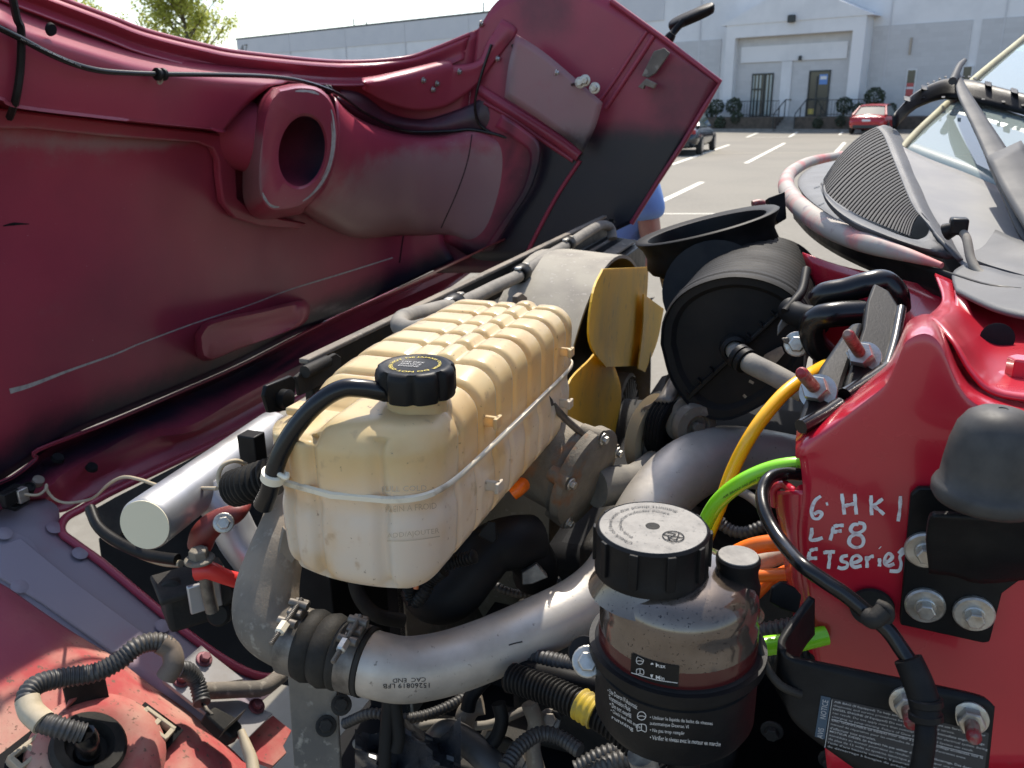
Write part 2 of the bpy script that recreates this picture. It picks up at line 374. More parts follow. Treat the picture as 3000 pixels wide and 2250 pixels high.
# house number at the corner, roof vents
sw = bbox('number_plaque', SL-2.2, SL-.3, .05, .055, 6.8, 8.0, m_wall2)
nb = [BX(SL-.6, .055, 7.78), BX(SL-1.9, .055, 7.78), BX(SL-1.9, .055, 7.1), BX(SL-.6, .055, 7.1)]
text_on(sw, '47', [proj(p)[:2] for p in nb], m_dark, bld, 'building_number', off=.02)
for xs, ys, hh in ((1036, 60, .8), (1073, 66, .45), (1416, 15, .9)):
    s, z = BW(xs, ys, -1); tube('roof_vent', [BX(s, -1, HT), BX(s, -1, HT+hh)], [.06, .06], m_dark, bld, seg=6)
# raised bed, steps, rails
stl, st_r = BW(2268, 385, 3)[0], BW(2325, 385, 3)[0]
for a, b in ((stl, SL+2), (-45, st_r)):
    o = bbox('planting_bed', a, b, .3, 3.0, -.02, pz, m_mulch, None); tag(o, kind='structure')
    o = bbox('kerb', a, b, 3.0, 3.25, -.02, .14, m_step, None); tag(o, kind='structure')
o = bbox('terrace', st_r, stl, .3, 1.5, -.02, pz-.002, m_step, None); tag(o, kind='structure')
stp = empty('entrance_steps', tuple(BX((stl+st_r)/2, 3, 0))); tag(stp, 'grey concrete entrance steps up to the doors between two handrails', 'steps')
for k in range(5): bbox('step', st_r+.01, stl-.01, 1.5+(4-k)*.32, 1.5+(5-k)*.32, -.02, pz*(k+1)/5-.01, m_step, stp)
for nm, s, lab in (('handrail', stl+.05, 'dark metal handrail beside the steps, on the blind-hung door side'), ('handrail', st_r-.05, 'dark metal handrail beside the steps, on the sign-hung door side')):
    h = empty(nm, tuple(BX(s, 3.1, 0))); tag(h, lab, 'handrail')
    tube('rail', [BX(s, 3.15, .95), BX(s, 1.6, pz+.95), BX(s, .5, pz+.95)], .03, m_dark, h, lin=True, seg=6)
    for of, zb in ((3.15, 0), (2.4, .45), (1.6, pz)): tube('post', [BX(s, of, zb), BX(s, of, zb+(.95 if of != 2.4 else .92))], .03, m_dark, h, lin=True, seg=6)
for s0, s1, lab in ((stl+.3, stl+3.2, 'thin dark terrace railing in front of the blind-hung door'), (st_r-3.6, st_r-.3, 'thin dark terrace railing in front of the sign-hung door')):
    h = empty('terrace_railing', tuple(BX(s0, 2.6, pz))); tag(h, lab, 'railing')
    for z in (.9, .12): tube('rail', [BX(s0, 1.9, pz+z), BX(s1, 1.9, pz+z)], .022, m_dark, h, lin=True, seg=5)
    k = s0
    while k < s1: tube('baluster', [BX(k, 1.9, pz-.02), BX(k, 1.9, pz+.9)], .011, m_dark, h, lin=True, seg=4); k += .18
def leaf_cloud(n, fn, size, rnd):
    V, Fc = [], []
    for _ in range(n):
        c = fn(); a = nrm(A([rnd.gauss(0, 1) for _ in range(3)])); b = nrm(np.cross(a, A([rnd.gauss(0, 1) for _ in range(3)]))); s = size*rnd.uniform(.6, 1.3); k = len(V)
        V += [c-a*s, c+b*s*.55, c+a*s, c-b*s*.55]; Fc.append((k, k+1, k+2, k+3))
    return V, Fc
rnd = random.Random(3)
bl = {0: 'clipped round dark bush', 1: 'low dark bush'}
for i, (x, y, rp, of, what) in enumerate([
        (2099, 313, 21, 2.2, 'round clipped dark bush on the bed, outermost beside the blind-hung door'), (2150, 311, 23, 2.1, 'round clipped dark bush on the bed, closest to the blind-hung door'),
        (2112, 362, 20, 2.9, 'low shaggy dark bush at the bed front under the two round bushes'), (2160, 347, 19, 2.8, 'low dark bush at the bed front closest to the blind-hung door'),
        (2065, 335, 26, 2.2, 'dark bush half hidden by the parked black sedan'),
        (2474, 308, 23, 2.1, 'round clipped dark bush closest to the sign-hung door'), (2398, 360, 17, 2.9, 'low dark bush at the bed front beneath the sign-hung door'),
        (2465, 355, 17, 2.9, 'low dark bush at the bed front between steps and red car'), (2516, 322, 19, 2.3, 'loose upright dark bush beside the red car'),
        (2562, 287, 29, 1.6, 'largest round clipped bush, behind the red car roof'), (2610, 318, 16, 2.0, 'small bush beside the red car on the window side')]):
    s, z = BW(x, y, of); c = BX(s, of, z); r = rp*proj(c)[2]/F; e = empty('bush', tuple(BX(s, of, pz))); tag(e, what, 'bush', 'bushes along the building')
    def fn():
        while True:
            q = A([rnd.uniform(-1, 1) for _ in range(3)])
            if .3 < np.linalg.norm(q) < 1: return c+nrm(q)*r*(np.linalg.norm(q)**.3)*(1+.13*math.sin(q[0]*9+i)*math.cos(q[1]*7+q[2]*6))
    V, Fc = leaf_cloud(900, fn, r*.13, rnd); mk('foliage', V, Fc, m_bush, e, smooth=False)
    tube('stem', [BX(s, of, pz-.05 if of < 2.95 else 0), c], [.06, .03], m_bark, e, lin=True, seg=6)
# ---- trees beyond the hood ----
def tree(base, h, crown, lab, n, rnd):
    e = empty('tree', tuple(base)); tag(e, lab, 'tree', 'trees behind the hood'); parts = []; tips = []
    top = base+ZZ*h*.9; parts.append(tube_g([base, base+ZZ*h*.35+A([.1, 0, 0]), base+ZZ*h*.65, top], [h*.022, h*.016, h*.009, h*.003], seg=8, sub=4))
    for k in range(44):
        t = rnd.uniform(.25, .92); p = base+ZZ*h*t; an = rnd.uniform(0, 6.28); ln = crown*(1.15-abs(t-.5)*1.1)*rnd.uniform(.6, 1.05)
        d = A([math.cos(an), math.sin(an), rnd.uniform(.5, 1.1)]); q = p+d*ln*.5; e2 = p+A([d[0], d[1], d[2]*1.15])*ln
        parts.append(tube_g([p, q, e2], [h*.006, h*.004, h*.0015], seg=5, sub=3))
        for m in range(7):
            b = p+(e2-p)*rnd.uniform(.35, 1); d2 = nrm(A([rnd.gauss(0, 1), rnd.gauss(0, 1), rnd.gauss(.5, .8)])); e3 = b+d2*ln*rnd.uniform(.15, .4)
            parts.append(tube_g([b, e3], [h*.0016, h*.0008], seg=3, sub=1, lin=True)); tips += [b+(e3-b)*.5, e3]
    V, Fc = merge(parts); mk('trunk', V, Fc, m_bark, e)
    def fn():
        t = tips[rnd.randrange(len(tips))]; return t+A([rnd.gauss(0, .22) for _ in range(3)])
    V, Fc = leaf_cloud(n, fn, .095, rnd); mk('crown', V, Fc, m_leaf, e, smooth=False)
b = P(545, 100, 46); b[2] = 0; tree(b, 9.4, 2.3, 'airy yellow-green spring tree rising whole above the dipped hood rim', 17000, random.Random(5))
b = P(215, -60, 52); b[2] = 0; tree(b, 10.0, 2.2, 'airy yellow-green spring tree of which only low twigs show over the hood', 9000, random.Random(9))
# ---- parked cars ----
m_tyre = M('car_tyre', (.02, .02, .02), .8); m_rim = M('car_rim', (.35, .35, .36), .3, metal=.8)
def sedan(name, lab, pos, head, paint, L=4.5, Wd=1.8, Hh=1.45):
    e = empty(name, tuple(pos)); tag(e, lab, 'car', 'parked cars'); f = A([math.sin(head), math.cos(head), 0]); s = A([f[1], -f[0], 0])
    def X(x, y, z): return A(pos)+f*x+s*y+ZZ*z
    st = [(-2.25, .66, .42, .62), (-2.15, .84, .3, .86), (-1.9, .88, .22, .95), (-1.2, .9, .2, .97), (-.2, .9, .2, .93), (.9, .9, .2, .9), (1.5, .88, .2, .82), (2.0, .82, .24, .7), (2.25, .62, .38, .55)]
    k = L/4.5; kw = Wd/1.8; rows = []
    for x, hw, z0, z1 in st:
        hw *= kw; ring = []
        for y, z in ((-.72, 0), (-.97, .12), (-1, .45), (-.97, .75), (-.88, .93), (-.5, 1.0), (0, 1.02), (.5, 1), (.88, .93), (.97, .75), (1, .45), (.97, .12), (.72, 0), (0, -.02)): ring.append(X(x*k, y*hw, z0+(z1-z0)*z))
        rows.append(ring)
    nr = 14; V = [v for r in rows for v in r]; Fc = [(i*nr+j, i*nr+(j+1) % nr, (i+1)*nr+(j+1) % nr, (i+1)*nr+j) for i in range(len(rows)-1) for j in range(nr)]
    Fc += [tuple(range(nr)), tuple((len(rows)-1)*nr+j for j in range(nr-1, -1, -1))]
    bo = mk('body', V, Fc, paint, e, ang=60); bo.modifiers.new('ss', 'SUBSURF').levels = 1; bo.modifiers['ss'].render_levels = 2
    def loft(nm, xs, mat, ww):
        V, Fc = [], []
        for x, z, hw in xs: V += [X(x*k, -hw*kw, z), X(x*k, -hw*kw*.5, z+ww), X(x*k, hw*kw*.5, z+ww), X(x*k, hw*kw, z)]
        for i in range(len(xs)-1):
            for j in range(3): Fc.append((i*4+j, i*4+j+1, i*4+j+5, i*4+j+4))
        return mk(nm, V, Fc, mat, e, ang=60)
    g = loft('rear_window', [(-1.62, .92, .76), (-.95, 1.33, .6)], m_cglass, .03); loft('windscreen', [(1.0, .9, .76), (.25, 1.36, .6)], m_cglass, .03)
    loft('roof', [(-1.0, 1.335, .63), (-.6, 1.41, .62), (0, 1.425, .62), (.3, 1.36, .63)], paint, .03)
    for sg in (-1, 1):
        V = [X(-1.55*k, sg*.8*kw, .9), X(.95*k, sg*.8*kw, .88), X(.26*k, sg*.62*kw, 1.36), X(-.95*k, sg*.62*kw, 1.335)]; mk('side_window', V, [(0, 1, 2, 3)], m_cglass, e, smooth=False)
        tube('rear_pillar', [X(-1.66*k, sg*.79*kw, .9), X(-.97*k, sg*.61*kw, 1.35)], [.07, .04], paint, e, lin=True, seg=6)
        tl = box('tail_light', X(-2.13*k, sg*.63*kw, .76), f*.06, s*.17, ZZ*.07, m_tail, e, bevel=.02)
        for x in (-1.35, 1.35):
            c = X(x*k, sg*.84*kw, .32); w_ = lathe('wheel', c, s*sg, [(.2, -.12), (.31, -.1), (.32, 0), (.3, .07), (.22, .08)], m_tyre, e, seg=20)
            lathe('rim', c, s*sg, [(.0, .06), (.12, .075), (.21, .085)], m_rim, w_, seg=16)
    box('number_plate', X(-2.235*k, 0, .66), f*.012, s*.2, ZZ*.07, m_wall, e, bevel=0)
    box('bumper', X(-2.2*k, 0, .38), f*.06, s*.62*kw, ZZ*.09, m_dark, e, bevel=.03)
    return e
m_cglass = M('car_glass', (.05, .07, .06), .04, spec=1.0); m_tail = M('tail_lamp', (.35, .02, .03), .15)
hd = ZP(2136, 424, 0)-ZP(1965, 483, 0); ha = math.atan2(hd[0], hd[1])
p = ZP(2562, 394, 0); sedan('parked_car', 'red sedan parked tail-out by the bed in front of the building', p+A([math.sin(ha), math.cos(ha), 0])*2.0, math.radians(34), M('red_car_paint', (.42, .015, .02), .25, coat=.6))
p = ZP(2020, 452, 0); sedan('parked_car', 'black sedan parked beyond the open hood, half hidden by it', p+A([0, 1.2, 0]), ha, M('black_car_paint', (.012, .014, .022), .2, coat=.7))
# ---- person behind the hood ----
m_skin = M('skin', (.36, .18, .12), .5, col2=(.32, .15, .1), scale=20); m_shirt = M('blue_shirt', (.16, .30, .62), .8, col2=(.13, .25, .55), scale=9); m_jean = M('dark_jeans', (.03, .04, .07), .85); m_hair = M('brown_hair', (.05, .035, .025), .7)
def skin(name, vs, es, mat, par, root=0):
    me = bpy.data.meshes.new(name); me.from_pydata([tuple(v[:3]) for v in vs], es, []); me.materials.append(mat); o = bpy.data.objects.new(name, me); COL.objects.link(o); setpar(o, par)
    m = o.modifiers.new('k', 'SKIN'); m.use_smooth_shade = True
    for i, v in enumerate(vs):
        s = me.skin_vertices[0].data[i]; rr = v[3]; s.radius = rr if isinstance(rr, tuple) else (rr, rr); s.use_root = i == root
    ss = o.modifiers.new('s', 'SUBSURF'); ss.levels = 2; ss.render_levels = 2; return o
ps = P(1776, 640, 3.6); ps[2] = 0; pe = empty('person', tuple(ps)); tag(pe, 'person in a blue short-sleeved shirt standing behind the raised hood', 'person')
fx = nrm(A([-.8, -.6, 0])); sx = A([-fx[1], fx[0], 0])       # facing the engine; sx = their left
def B(f, s, z, r): q = ps+fx*f+sx*s+ZZ*z; return (*q, r)
vs = [B(0, 0, .95, .14), B(0, 0, 1.15, .13), B(.02, 0, 1.36, .13), B(.02, 0, 1.49, .05), B(.03, 0, 1.56, .06), B(.045, 0, 1.64, .085), B(.04, 0, 1.71, .075),
      B(0, .2, 1.42, .055), B(-.02, .27, 1.10, .045), B(.16, .22, .98, .035), B(.24, .2, .93, .03), B(0, -.2, 1.42, .055), B(-.02, -.27, 1.14, .045), B(.16, -.22, .98, .035), B(.24, -.2, .93, .03),
      B(0, .1, .88, .09), B(.02, .11, .5, .065), B(0, .11, .1, .045), B(.14, .12, .04, .04), B(0, -.1, .88, .09), B(.02, -.11, .5, .065), B(0, -.11, .1, .045), B(.14, -.12, .04, .04)]
es = [(0, 1), (1, 2), (2, 3), (3, 4), (4, 5), (5, 6), (2, 7), (7, 8), (8, 9), (9, 10), (2, 11), (11, 12), (12, 13), (13, 14), (0, 15), (15, 16), (16, 17), (17, 18), (0, 19), (19, 20), (20, 21), (21, 22)]
for sg, hi in ((1, 10), (-1, 14)):
    for k in range(5):
        i = len(vs); off = (k-2)*.016; ln = (.045, .08, .088, .08, .065)[k] if k else .05
        vs += [B(.27, sg*.2+off, .9, .011), B(.29+ln*.4, sg*.2+off*1.1, .88, .009), B(.28+ln*.6, sg*.2+off*1.1, .85-ln*.3, .008)]; es += [(hi, i), (i, i+1), (i+1, i+2)]
bd = skin('body', vs, es, m_skin, pe)
sv_ = [B(0, 0, .84, (.15, .19)), B(0, 0, 1.12, (.15, .18)), B(.02, 0, 1.34, (.15, .18)), B(.02, 0, 1.45, .075), B(0, .21, 1.40, .078), B(-.012, .255, 1.23, .074), B(0, -.21, 1.40, .078), B(-.012, -.255, 1.23, .074)]
skin('shirt', sv_, [(0, 1), (1, 2), (2, 3), (2, 4), (4, 5), (2, 6), (6, 7)], m_shirt, pe)
jv = [B(0, 0, .9, .13), B(0, .09, .8, .11), B(.02, .11, .5, .085), B(0, .11, .07, .075), B(0, -.09, .8, .11), B(.02, -.11, .5, .085), B(0, -.11, .07, .075)]
skin('trousers', jv, [(0, 1), (1, 2), (2, 3), (0, 4), (4, 5), (5, 6)], m_jean, pe)
skin('hair', [B(-.045, 0, 1.6, .06), B(-.03, 0, 1.68, .082), B(.01, 0, 1.745, .08), B(.07, 0, 1.755, .05)], [(0, 1), (1, 2), (2, 3)], m_hair, pe)
for sg in (1, -1): lathe('shoe', ps+fx*.06+sx*sg*.115, ZZ, [(.0, .1), (.05, .09), (.06, .05), (.065, .0)], m_dark, pe, seg=14)
# =====================================================  THE TRUCK  =====================================================
TR = empty('truck', tuple(W(1.5, -.3, 0))); tag(TR, 'red medium-duty truck with its hood tilted open over a dirty engine bay', 'truck')
m_hood = M('inner_hood_paint', (.34, .042, .072), .38, spec=.42, col2=(.235, .034, .060), scale=2.2, lo=.36, hi=.68, col3=(.46, .27, .29), s3=150, lo3=.73, hi3=.77, cov=(.010, .011, .020), dust=(.28, .225, .21), rvar=.09, bump=.08, bscale=300, coat=.05)
m_red = M('cab_red_paint', (.47, .012, .030), .28, col2=(.42, .011, .027), scale=3, coat=.5, rvar=.06, col3=(.36, .05, .05), s3=90, lo3=.7, hi3=.8)
m_dred = M('dusty_red_paint', (.40, .065, .062), .85, col2=(.45, .27, .20), scale=6, lo=.40, hi=.66, col3=(.17, .09, .065), s3=95, lo3=.61, hi3=.67, bump=.2, bscale=200, rvar=.1, cov=(.26, .05, .075))  # cov here is the darker red of the painted hood shadow
m_blk = M('black_plastic', (.006, .006, .0065), .45, col2=(.015, .0145, .0135), scale=14, rvar=.1, bump=.1, bscale=400, spec=.16)
m_blkd = M('dusty_black_plastic', (.015, .0145, .0135), .65, spec=.16, col2=(.06, .053, .043), scale=9, lo=.45, hi=.8, bump=.2, bscale=300)
m_rub = M('black_rubber', (.007, .007, .0075), .55, spec=.16, col2=(.018, .017, .016), scale=20, lo=.5, hi=.8)
m_gloss = M('black_gloss_hose', (.006, .006, .0065), .25, spec=.4, col2=(.018, .017, .016), scale=25, lo=.55, hi=.8, bump=.05, bscale=200)
m_loom = M('split_loom', (.04, .039, .038), .5, col2=(.12, .105, .085), scale=24, lo=.5, hi=.8)
m_greyd = M('dusty_cast_grey', (.22, .182, .138), .8, col2=(.10, .09, .075), scale=7, bump=.25, bscale=260, col3=(.28, .25, .2), s3=60)
m_alu = M('aluminium_pipe', (.54, .50, .44), .48, metal=.5, col2=(.38, .345, .30), scale=10, rvar=.12, bump=.1, bscale=160, col3=(.16, .14, .12), s3=120, lo3=.66, hi3=.76)
m_can = M('satin_aluminium', (.45, .46, .48), .42, metal=.7, col2=(.40, .39, .37), scale=6, rvar=.1)
m_steel = M('zinc_steel', (.50, .49, .45), .38, metal=.75, col2=(.35, .31, .25), scale=60, rvar=.1, bump=.2, bscale=300)
m_clamp = M('clamp_steel', (.20, .18, .155), .5, metal=.6, col2=(.09, .08, .07), scale=40, rvar=.1)
m_iron = M('rusty_iron', (.13, .115, .09), .85, col2=(.24, .21, .165), scale=14, col3=(.25, .11, .045), s3=22, lo3=.58, hi3=.7, bump=.6, bscale=220)
m_dirt = M('dirty_engine_metal', (.022, .021, .020), .7, spec=.16, col2=(.05, .045, .038), scale=11, bump=.4, bscale=160)
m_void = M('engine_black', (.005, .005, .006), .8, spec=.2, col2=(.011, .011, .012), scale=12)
m_hose = M('grey_coolant_hose', (.22, .20, .165), .75, col2=(.13, .12, .105), scale=18, bump=.15, bscale=300)
m_yel = M('yellow_fan_plastic', (.78, .47, .02), .55, col2=(.55, .36, .06), scale=7, col3=(.15, .11, .05), s3=30, lo3=.6, hi3=.75)
_y = m_yel.node_tree; _yo = [q for q in _y.nodes if q.type == 'OUTPUT_MATERIAL'][0]; _yt = _y.nodes.new('ShaderNodeBsdfTranslucent'); _yt.inputs[0].default_value = (.95, .66, .03, 1); _ym = _y.nodes.new('ShaderNodeMixShader'); _ym.inputs[0].default_value = .28
_y.links.new(_y.nodes['Principled BSDF'].outputs[0], _ym.inputs[1]); _y.links.new(_yt.outputs[0], _ym.inputs[2]); _y.links.new(_ym.outputs[0], _yo.inputs[0])
m_ytube = M('yellow_nylon_tube', (.95, .47, .01), .3, spec=.5, coat=.2); m_green = M('green_nylon_tube', (.26, .72, .02), .3, coat=.2); m_orange = M('orange_nylon_tube', (.95, .18, .01), .35, col2=(.75, .15, .02), scale=30)
m_white = M('white_marker', (.80, .78, .76), .6, col2=(.58, .36, .37), scale=170, lo=.5, hi=.72); m_cream = M('cream_tie', (.75, .68, .52), .4)
m_scr = M('bare_scratch', (.42, .41, .38), .7, col2=(.3, .29, .27), scale=90); m_tan = M('tan_wire', (.42, .35, .24), .6)
m_stud = M('stud_thread', (.25, .18, .13), .5, metal=.5, col2=(.16, .07, .05), scale=110, lo=.5, hi=.6); m_tip = M('stud_red_paint', (.24, .016, .02), .5, col2=(.20, .14, .11), scale=120, lo=.45, hi=.6)
m_ink = M('black_ink', (.02, .02, .02), .7); m_ylet = M('yellow_print', (.62, .48, .06), .6); m_wlet = M('white_print', (.62, .60, .56), .6); m_wfaint = M('worn_white_print', (.42, .41, .39), .7)
def sm(x, a, b): t = min(1, max(0, (x-a)/(b-a))); return t*t*(3-2*t)
def seg_d(x, y, pts):
    best = 1e9
    for (x0, y0), (x1, y1) in zip(pts[:-1], pts[1:]):
        dx, dy = x1-x0, y1-y0; t = min(1, max(0, ((x-x0)*dx+(y-y0)*dy)/(dx*dx+dy*dy+1e-9))); best = min(best, math.hypot(x-x0-t*dx, y-y0-t*dy))
    return best
CREASE = [(-120, 1465), (0, 1410), (100, 1325), (300, 1238), (500, 1152), (700, 1065), (860, 985), (1000, 915), (1180, 835), (1330, 762)]
def hcov(x, y):   # how far the red overspray covers the dark primer
    yc = np.interp(x, [p[0] for p in CREASE], [p[1] for p in CREASE]); c = .92*(1-sm(yc-y, 0, 130+90*(1-sm(x, 0, 700))))*sm(yc-y, -400, -30)
    c = max(c, .95*sm(x+.45*(y-300), 1500, 1700)*sm(y, 300, 430)); c = max(c, .55*sm(x, 1440, 1560)*(1-sm(x, 1640, 1750))*(1-sm(y, 60, 200))); c = max(c, .5*sm(x, 1840, 1930)*sm(y, 120, 200)); c = max(c, .6*sm(x, 1440, 1500)*sm(y, 60, 120)*(1-sm(x, 1490, 1540))); c = max(c, .5*0)
    c = max(c, .55*math.exp(-((x-1900)/90)**2-((y-190)/60)**2)); return c
def hdust(x, y):      # road dust caught under the reinforcement and by the bulge
    d = .62*math.exp(-((y-(392+.06*x))/24)**2)*(1-sm(x, 480, 720))+.32*math.exp(-((y-455)/80)**2)*(1-sm(x, 200, 650))
    d = max(d, .6*math.exp(-((x-970)/90)**2-((y-905)/24)**2)); d = max(d, .3*math.exp(-((x-120)/160)**2-((y-900)/90)**2)); return d
def ddust(x, y):      # bare grey of the duct and of the fender liner
    d = .80*sm((x-1010)*.75+(y-470)*.9, -110, 170)*(1-.55*math.exp(-((y-(400+.03*(x-1000)))/45)**2))
    d = max(d, .72*math.exp(-((x-1625)/105)**2-((y-300)/120)**2)) if x > 1470 and y < 470 else d*(1-.5*sm(x, 1480, 1560)); return d
def mdust(x, y): return .8*sm(772-x, -6, 10)*sm(x, 660, 700)*sm(y, 300, 420)*(1-sm(y, 580, 640))
# ---------- hood ----------
h0 = [HP(*p) for p in [(-120, 1465), (0, 1410), (200, 1281), (400, 1195), (680, 1075), (900, 965), (1180, 835), (1330, 762)]]
hr = [h0,
      [HP(*p, .004) for p in [(-120, 1180), (30, 1140), (250, 1062), (450, 995), (700, 905), (900, 838), (1150, 755), (1300, 705)]],
      [HP(*p, .0) for p in [(-120, 900), (10, 890), (240, 870), (440, 850), (695, 800), (900, 760), (1150, 700), (1310, 650)]],
      [HP(*p, -.01) for p in [(-120, 640), (0, 640), (230, 640), (430, 630), (690, 610), (900, 600), (1150, 580), (1330, 560)]],
      [HP(*p, -.005) for p in [(-120, 330), (0, 330), (220, 340), (430, 350), (690, 350), (900, 340), (1150, 330), (1370, 330)]],
      [HP(*p, .0) for p in [(-120, -110), (100, -30), (316, 50), (500, 112), (723, 158), (1000, 183), (1200, 166), (1400, 85)]]]
HD = patch('hood', hr, m_hood, TR, 'raised maroon hood, matte inside, seen from beneath', thick=-.004, su=8, sv=8, cov=hcov, dust=hdust)
def hp(name, rows, lab=None, mat=m_hood, th=-.003, su=5, sv=4): return patch(name, rows, mat, HD, lab, thick=th, su=su, sv=sv, cov=hcov, dust=ddust if name in ('intake_duct', 'side_liner') else hdust)
# rear rim: outer lip, groove, ridge, band and its ledge
rim = [(-120, -110), (100, -30), (316, 50), (430, 93), (588, 133), (723, 158), (1000, 183), (1181, 172), (1271, 145), (1375, 102)]
hp('rear_rim', [[HP(x, y, .012) for x, y in rim], [HP(x-3, y+14, .028) for x, y in rim], [HP(x-10, y+38+.006*x, .012) for x, y in rim], [HP(x-16, y+58+.01*x, .03) for x, y in rim]], su=6)
tube('rim_hem', [HP(x, y-1, .010) for x, y in rim], .006, m_hood, HD, sub=6, seg=8)
bd_ = [[(-100, 372), (0, 362), (104, 372), (330, 397), (500, 408), (610, 414), (650, 425)],
       [(-100, 300), (0, 298), (62, 322), (330, 356), (480, 372), (600, 383), (660, 392)],
       [(-100, 290), (0, 288), (62, 313), (330, 347), (480, 364), (600, 376), (660, 386)],
       [(-100, 283), (0, 281), (62, 306), (330, 340), (480, 357), (600, 369), (660, 380)],
       [(-100, 180), (0, 190), (150, 232), (340, 268), (480, 290), (620, 305), (720, 312)],
       [(-100, 60), (0, 78), (100, 118), (300, 180), (450, 220), (620, 244), (790, 255)],
       [(-100, 22), (0, 42), (75, 78), (280, 146), (450, 192), (640, 222), (840, 240)],
       [(-100, -40), (0, -5), (90, 40), (290, 112), (460, 160), (650, 190), (860, 212)]]
hp('rear_reinforcement', [[HP(*p, t) for p in r] for r, t in zip(bd_, (.0, .004, .060, .064, .066, .064, .05, .015))], 'maroon reinforcement band along the rear of the hood')
plate('reinforcement_flange', [HP(*p, .016) for p in [(-100, 305), (60, 326), (330, 358), (600, 388), (672, 398), (690, 470), (696, 580), (740, 618), (820, 640), (900, 655), (880, 672), (760, 662), (690, 640), (655, 595), (645, 520), (642, 470), (625, 436), (580, 418), (330, 402), (100, 378), (-100, 376)]], .02, m_hood, HD, bevel=.004, cov=hcov, dust=hdust)
tube('band_joint', [HP(34, -20, .075), HP(50, 55, .075), HP(62, 90, .075), HP(60, 200, .074), HP(46, 292, .07), HP(28, 345, .03)], [.006]*6, m_blk, HD, seg=6)
lathe('drain_hole', HP(148, 86, .058), HN, [(.0, .004), (.009, .004), (.011, .0)], m_void, HD, seg=14)
# intake duct with its round mouth
oc = A([872, 440.])
dout = [(820, 268), (880, 258), (935, 268), (972, 310), (984, 380), (980, 450), (962, 510), (925, 565), (880, 600), (830, 612), (790, 610), (764, 570), (760, 500), (766, 430), (776, 360), (794, 300)]
def loop(pts, n=64):
    s = cr([A(p, dtype=float) for p in pts]+[A(pts[0], dtype=float)], 12)[:-1]; P3 = A(s+[s[0]]); L = np.concatenate([[0], np.cumsum(np.linalg.norm(np.diff(P3, axis=0), axis=1))])
    return [A([np.interp(t, L, P3[:, k]) for k in range(P3.shape[1])]) for t in np.linspace(0, L[-1], n, endpoint=False)]
Lo = loop(dout); ln = len(Lo)
def hol(k, a, b, rot=.16, c=(884, 443)):
    th = math.atan2(Lo[k][1]-oc[1], Lo[k][0]-oc[0]); x, y = a*math.cos(th), b*math.sin(th)
    return (c[0]+x*math.cos(rot)-y*math.sin(rot), c[1]+x*math.sin(rot)+y*math.cos(rot))
def back(k, t):
    d = Lo[k]-oc; s = 1.28 if d[0] < 0 else 1.02; return HP(oc[0]+d[0]*s-(18 if d[0] < 0 else 0), oc[1]+d[1]*(1.12)+8, t)
loops = [[back(k, .0) for k in range(ln)], [back(k, .03) for k in range(ln)], [HP(*(oc+(Lo[k]-oc)*1.03), .155) for k in range(ln)], [HP(*Lo[k], .168) for k in range(ln)], [HP(*(oc+(Lo[k]-oc)*.93), .170) for k in range(ln)],
         [HP(*hol(k, 74, 112), .168) for k in range(ln)], [HP(*hol(k, 67, 104), .162) for k in range(ln)]]
V = [p for l in loops for p in l]; Fc = [(j*ln+k, j*ln+(k+1) % ln, (j+1)*ln+(k+1) % ln, (j+1)*ln+k) for j in range(len(loops)-1) for k in range(ln)]
DU = mk('intake_mouth', V, Fc, m_hood, HD, 'maroon air intake mouth with oval opening and scuffed rim', cov=hcov, dust=mdust, ang=28)
V = [HP(*hol(k, 67, 104), .162) for k in range(ln)]+[HP(*hol(k, 67, 104), .162)-HN*.16+RR*0-LL*.02 for k in range(ln)]; V.append(sum(V[ln:])/ln)
mk('mouth_bore', V, [(k, (k+1) % ln, (k+1) % ln+ln, k+ln) for k in range(ln)]+[(k+ln, (k+1) % ln+ln, 2*ln) for k in range(ln)], m_hood, HD, cov=lambda x, y: .3+.6*sm(x, 850, 935))
stroke(DU, [[tuple(oc+(Lo[k % ln]-oc)*.955) for k in range(a, b)] for a, b in ((3, 9), (12, 34), (38, 44))], [3, 8, 6, 9, 3], m_scr, HD, 'scuff', n=2)
stroke(DU, [[tuple(oc+(Lo[k % ln]-oc)*.90) for k in range(14, 28)]], [1, 5, 4, 1], m_scr, HD, 'scuff', n=2)
dr = [([(965, 268), (1020, 325), (1090, 362), (1180, 388), (1280, 394), (1385, 376), (1450, 392), (1552, 462)], .05),
      ([(985, 300), (1030, 352), (1095, 390), (1180, 415), (1280, 420), (1385, 405), (1450, 425), (1550, 480)], .125),
      ([(985, 420), (1030, 450), (1095, 478), (1180, 500), (1275, 515), (1370, 520), (1440, 530), (1522, 560)], .15),
      ([(950, 540), (1000, 575), (1070, 600), (1170, 612), (1255, 615), (1330, 610), (1400, 640), (1470, 670)], .135),
      ([(890, 604), (950, 640), (1050, 682), (1170, 664), (1235, 668), (1305, 662), (1370, 695), (1440, 722)], .09),
      ([(885, 620), (950, 662), (1050, 700), (1170, 690), (1240, 690), (1310, 690), (1370, 712), (1440, 735)], .0)]
DB = hp('intake_duct', [[HP(*p, t) for p in r] for r, t in dr], 'maroon and dust-grey air duct running on from the intake mouth')
V, Fc = patch_g([[HP(*p, t) for p in r] for (r, _), t in zip([([(1552, 462), (1575, 470)], 0), ([(1522, 560), (1545, 575)], 0), ([(1440, 722), (1462, 735)], 0)], (.09, .09, .06))], 2, 4); mk('duct_end', V, Fc, m_hood, HD, cov=hcov, dust=hdust)
stroke(DB, [[(1384, 385), (1370, 470), (1340, 560), (1292, 668)]], 3, m_void, HD, 'duct_seam', n=8)
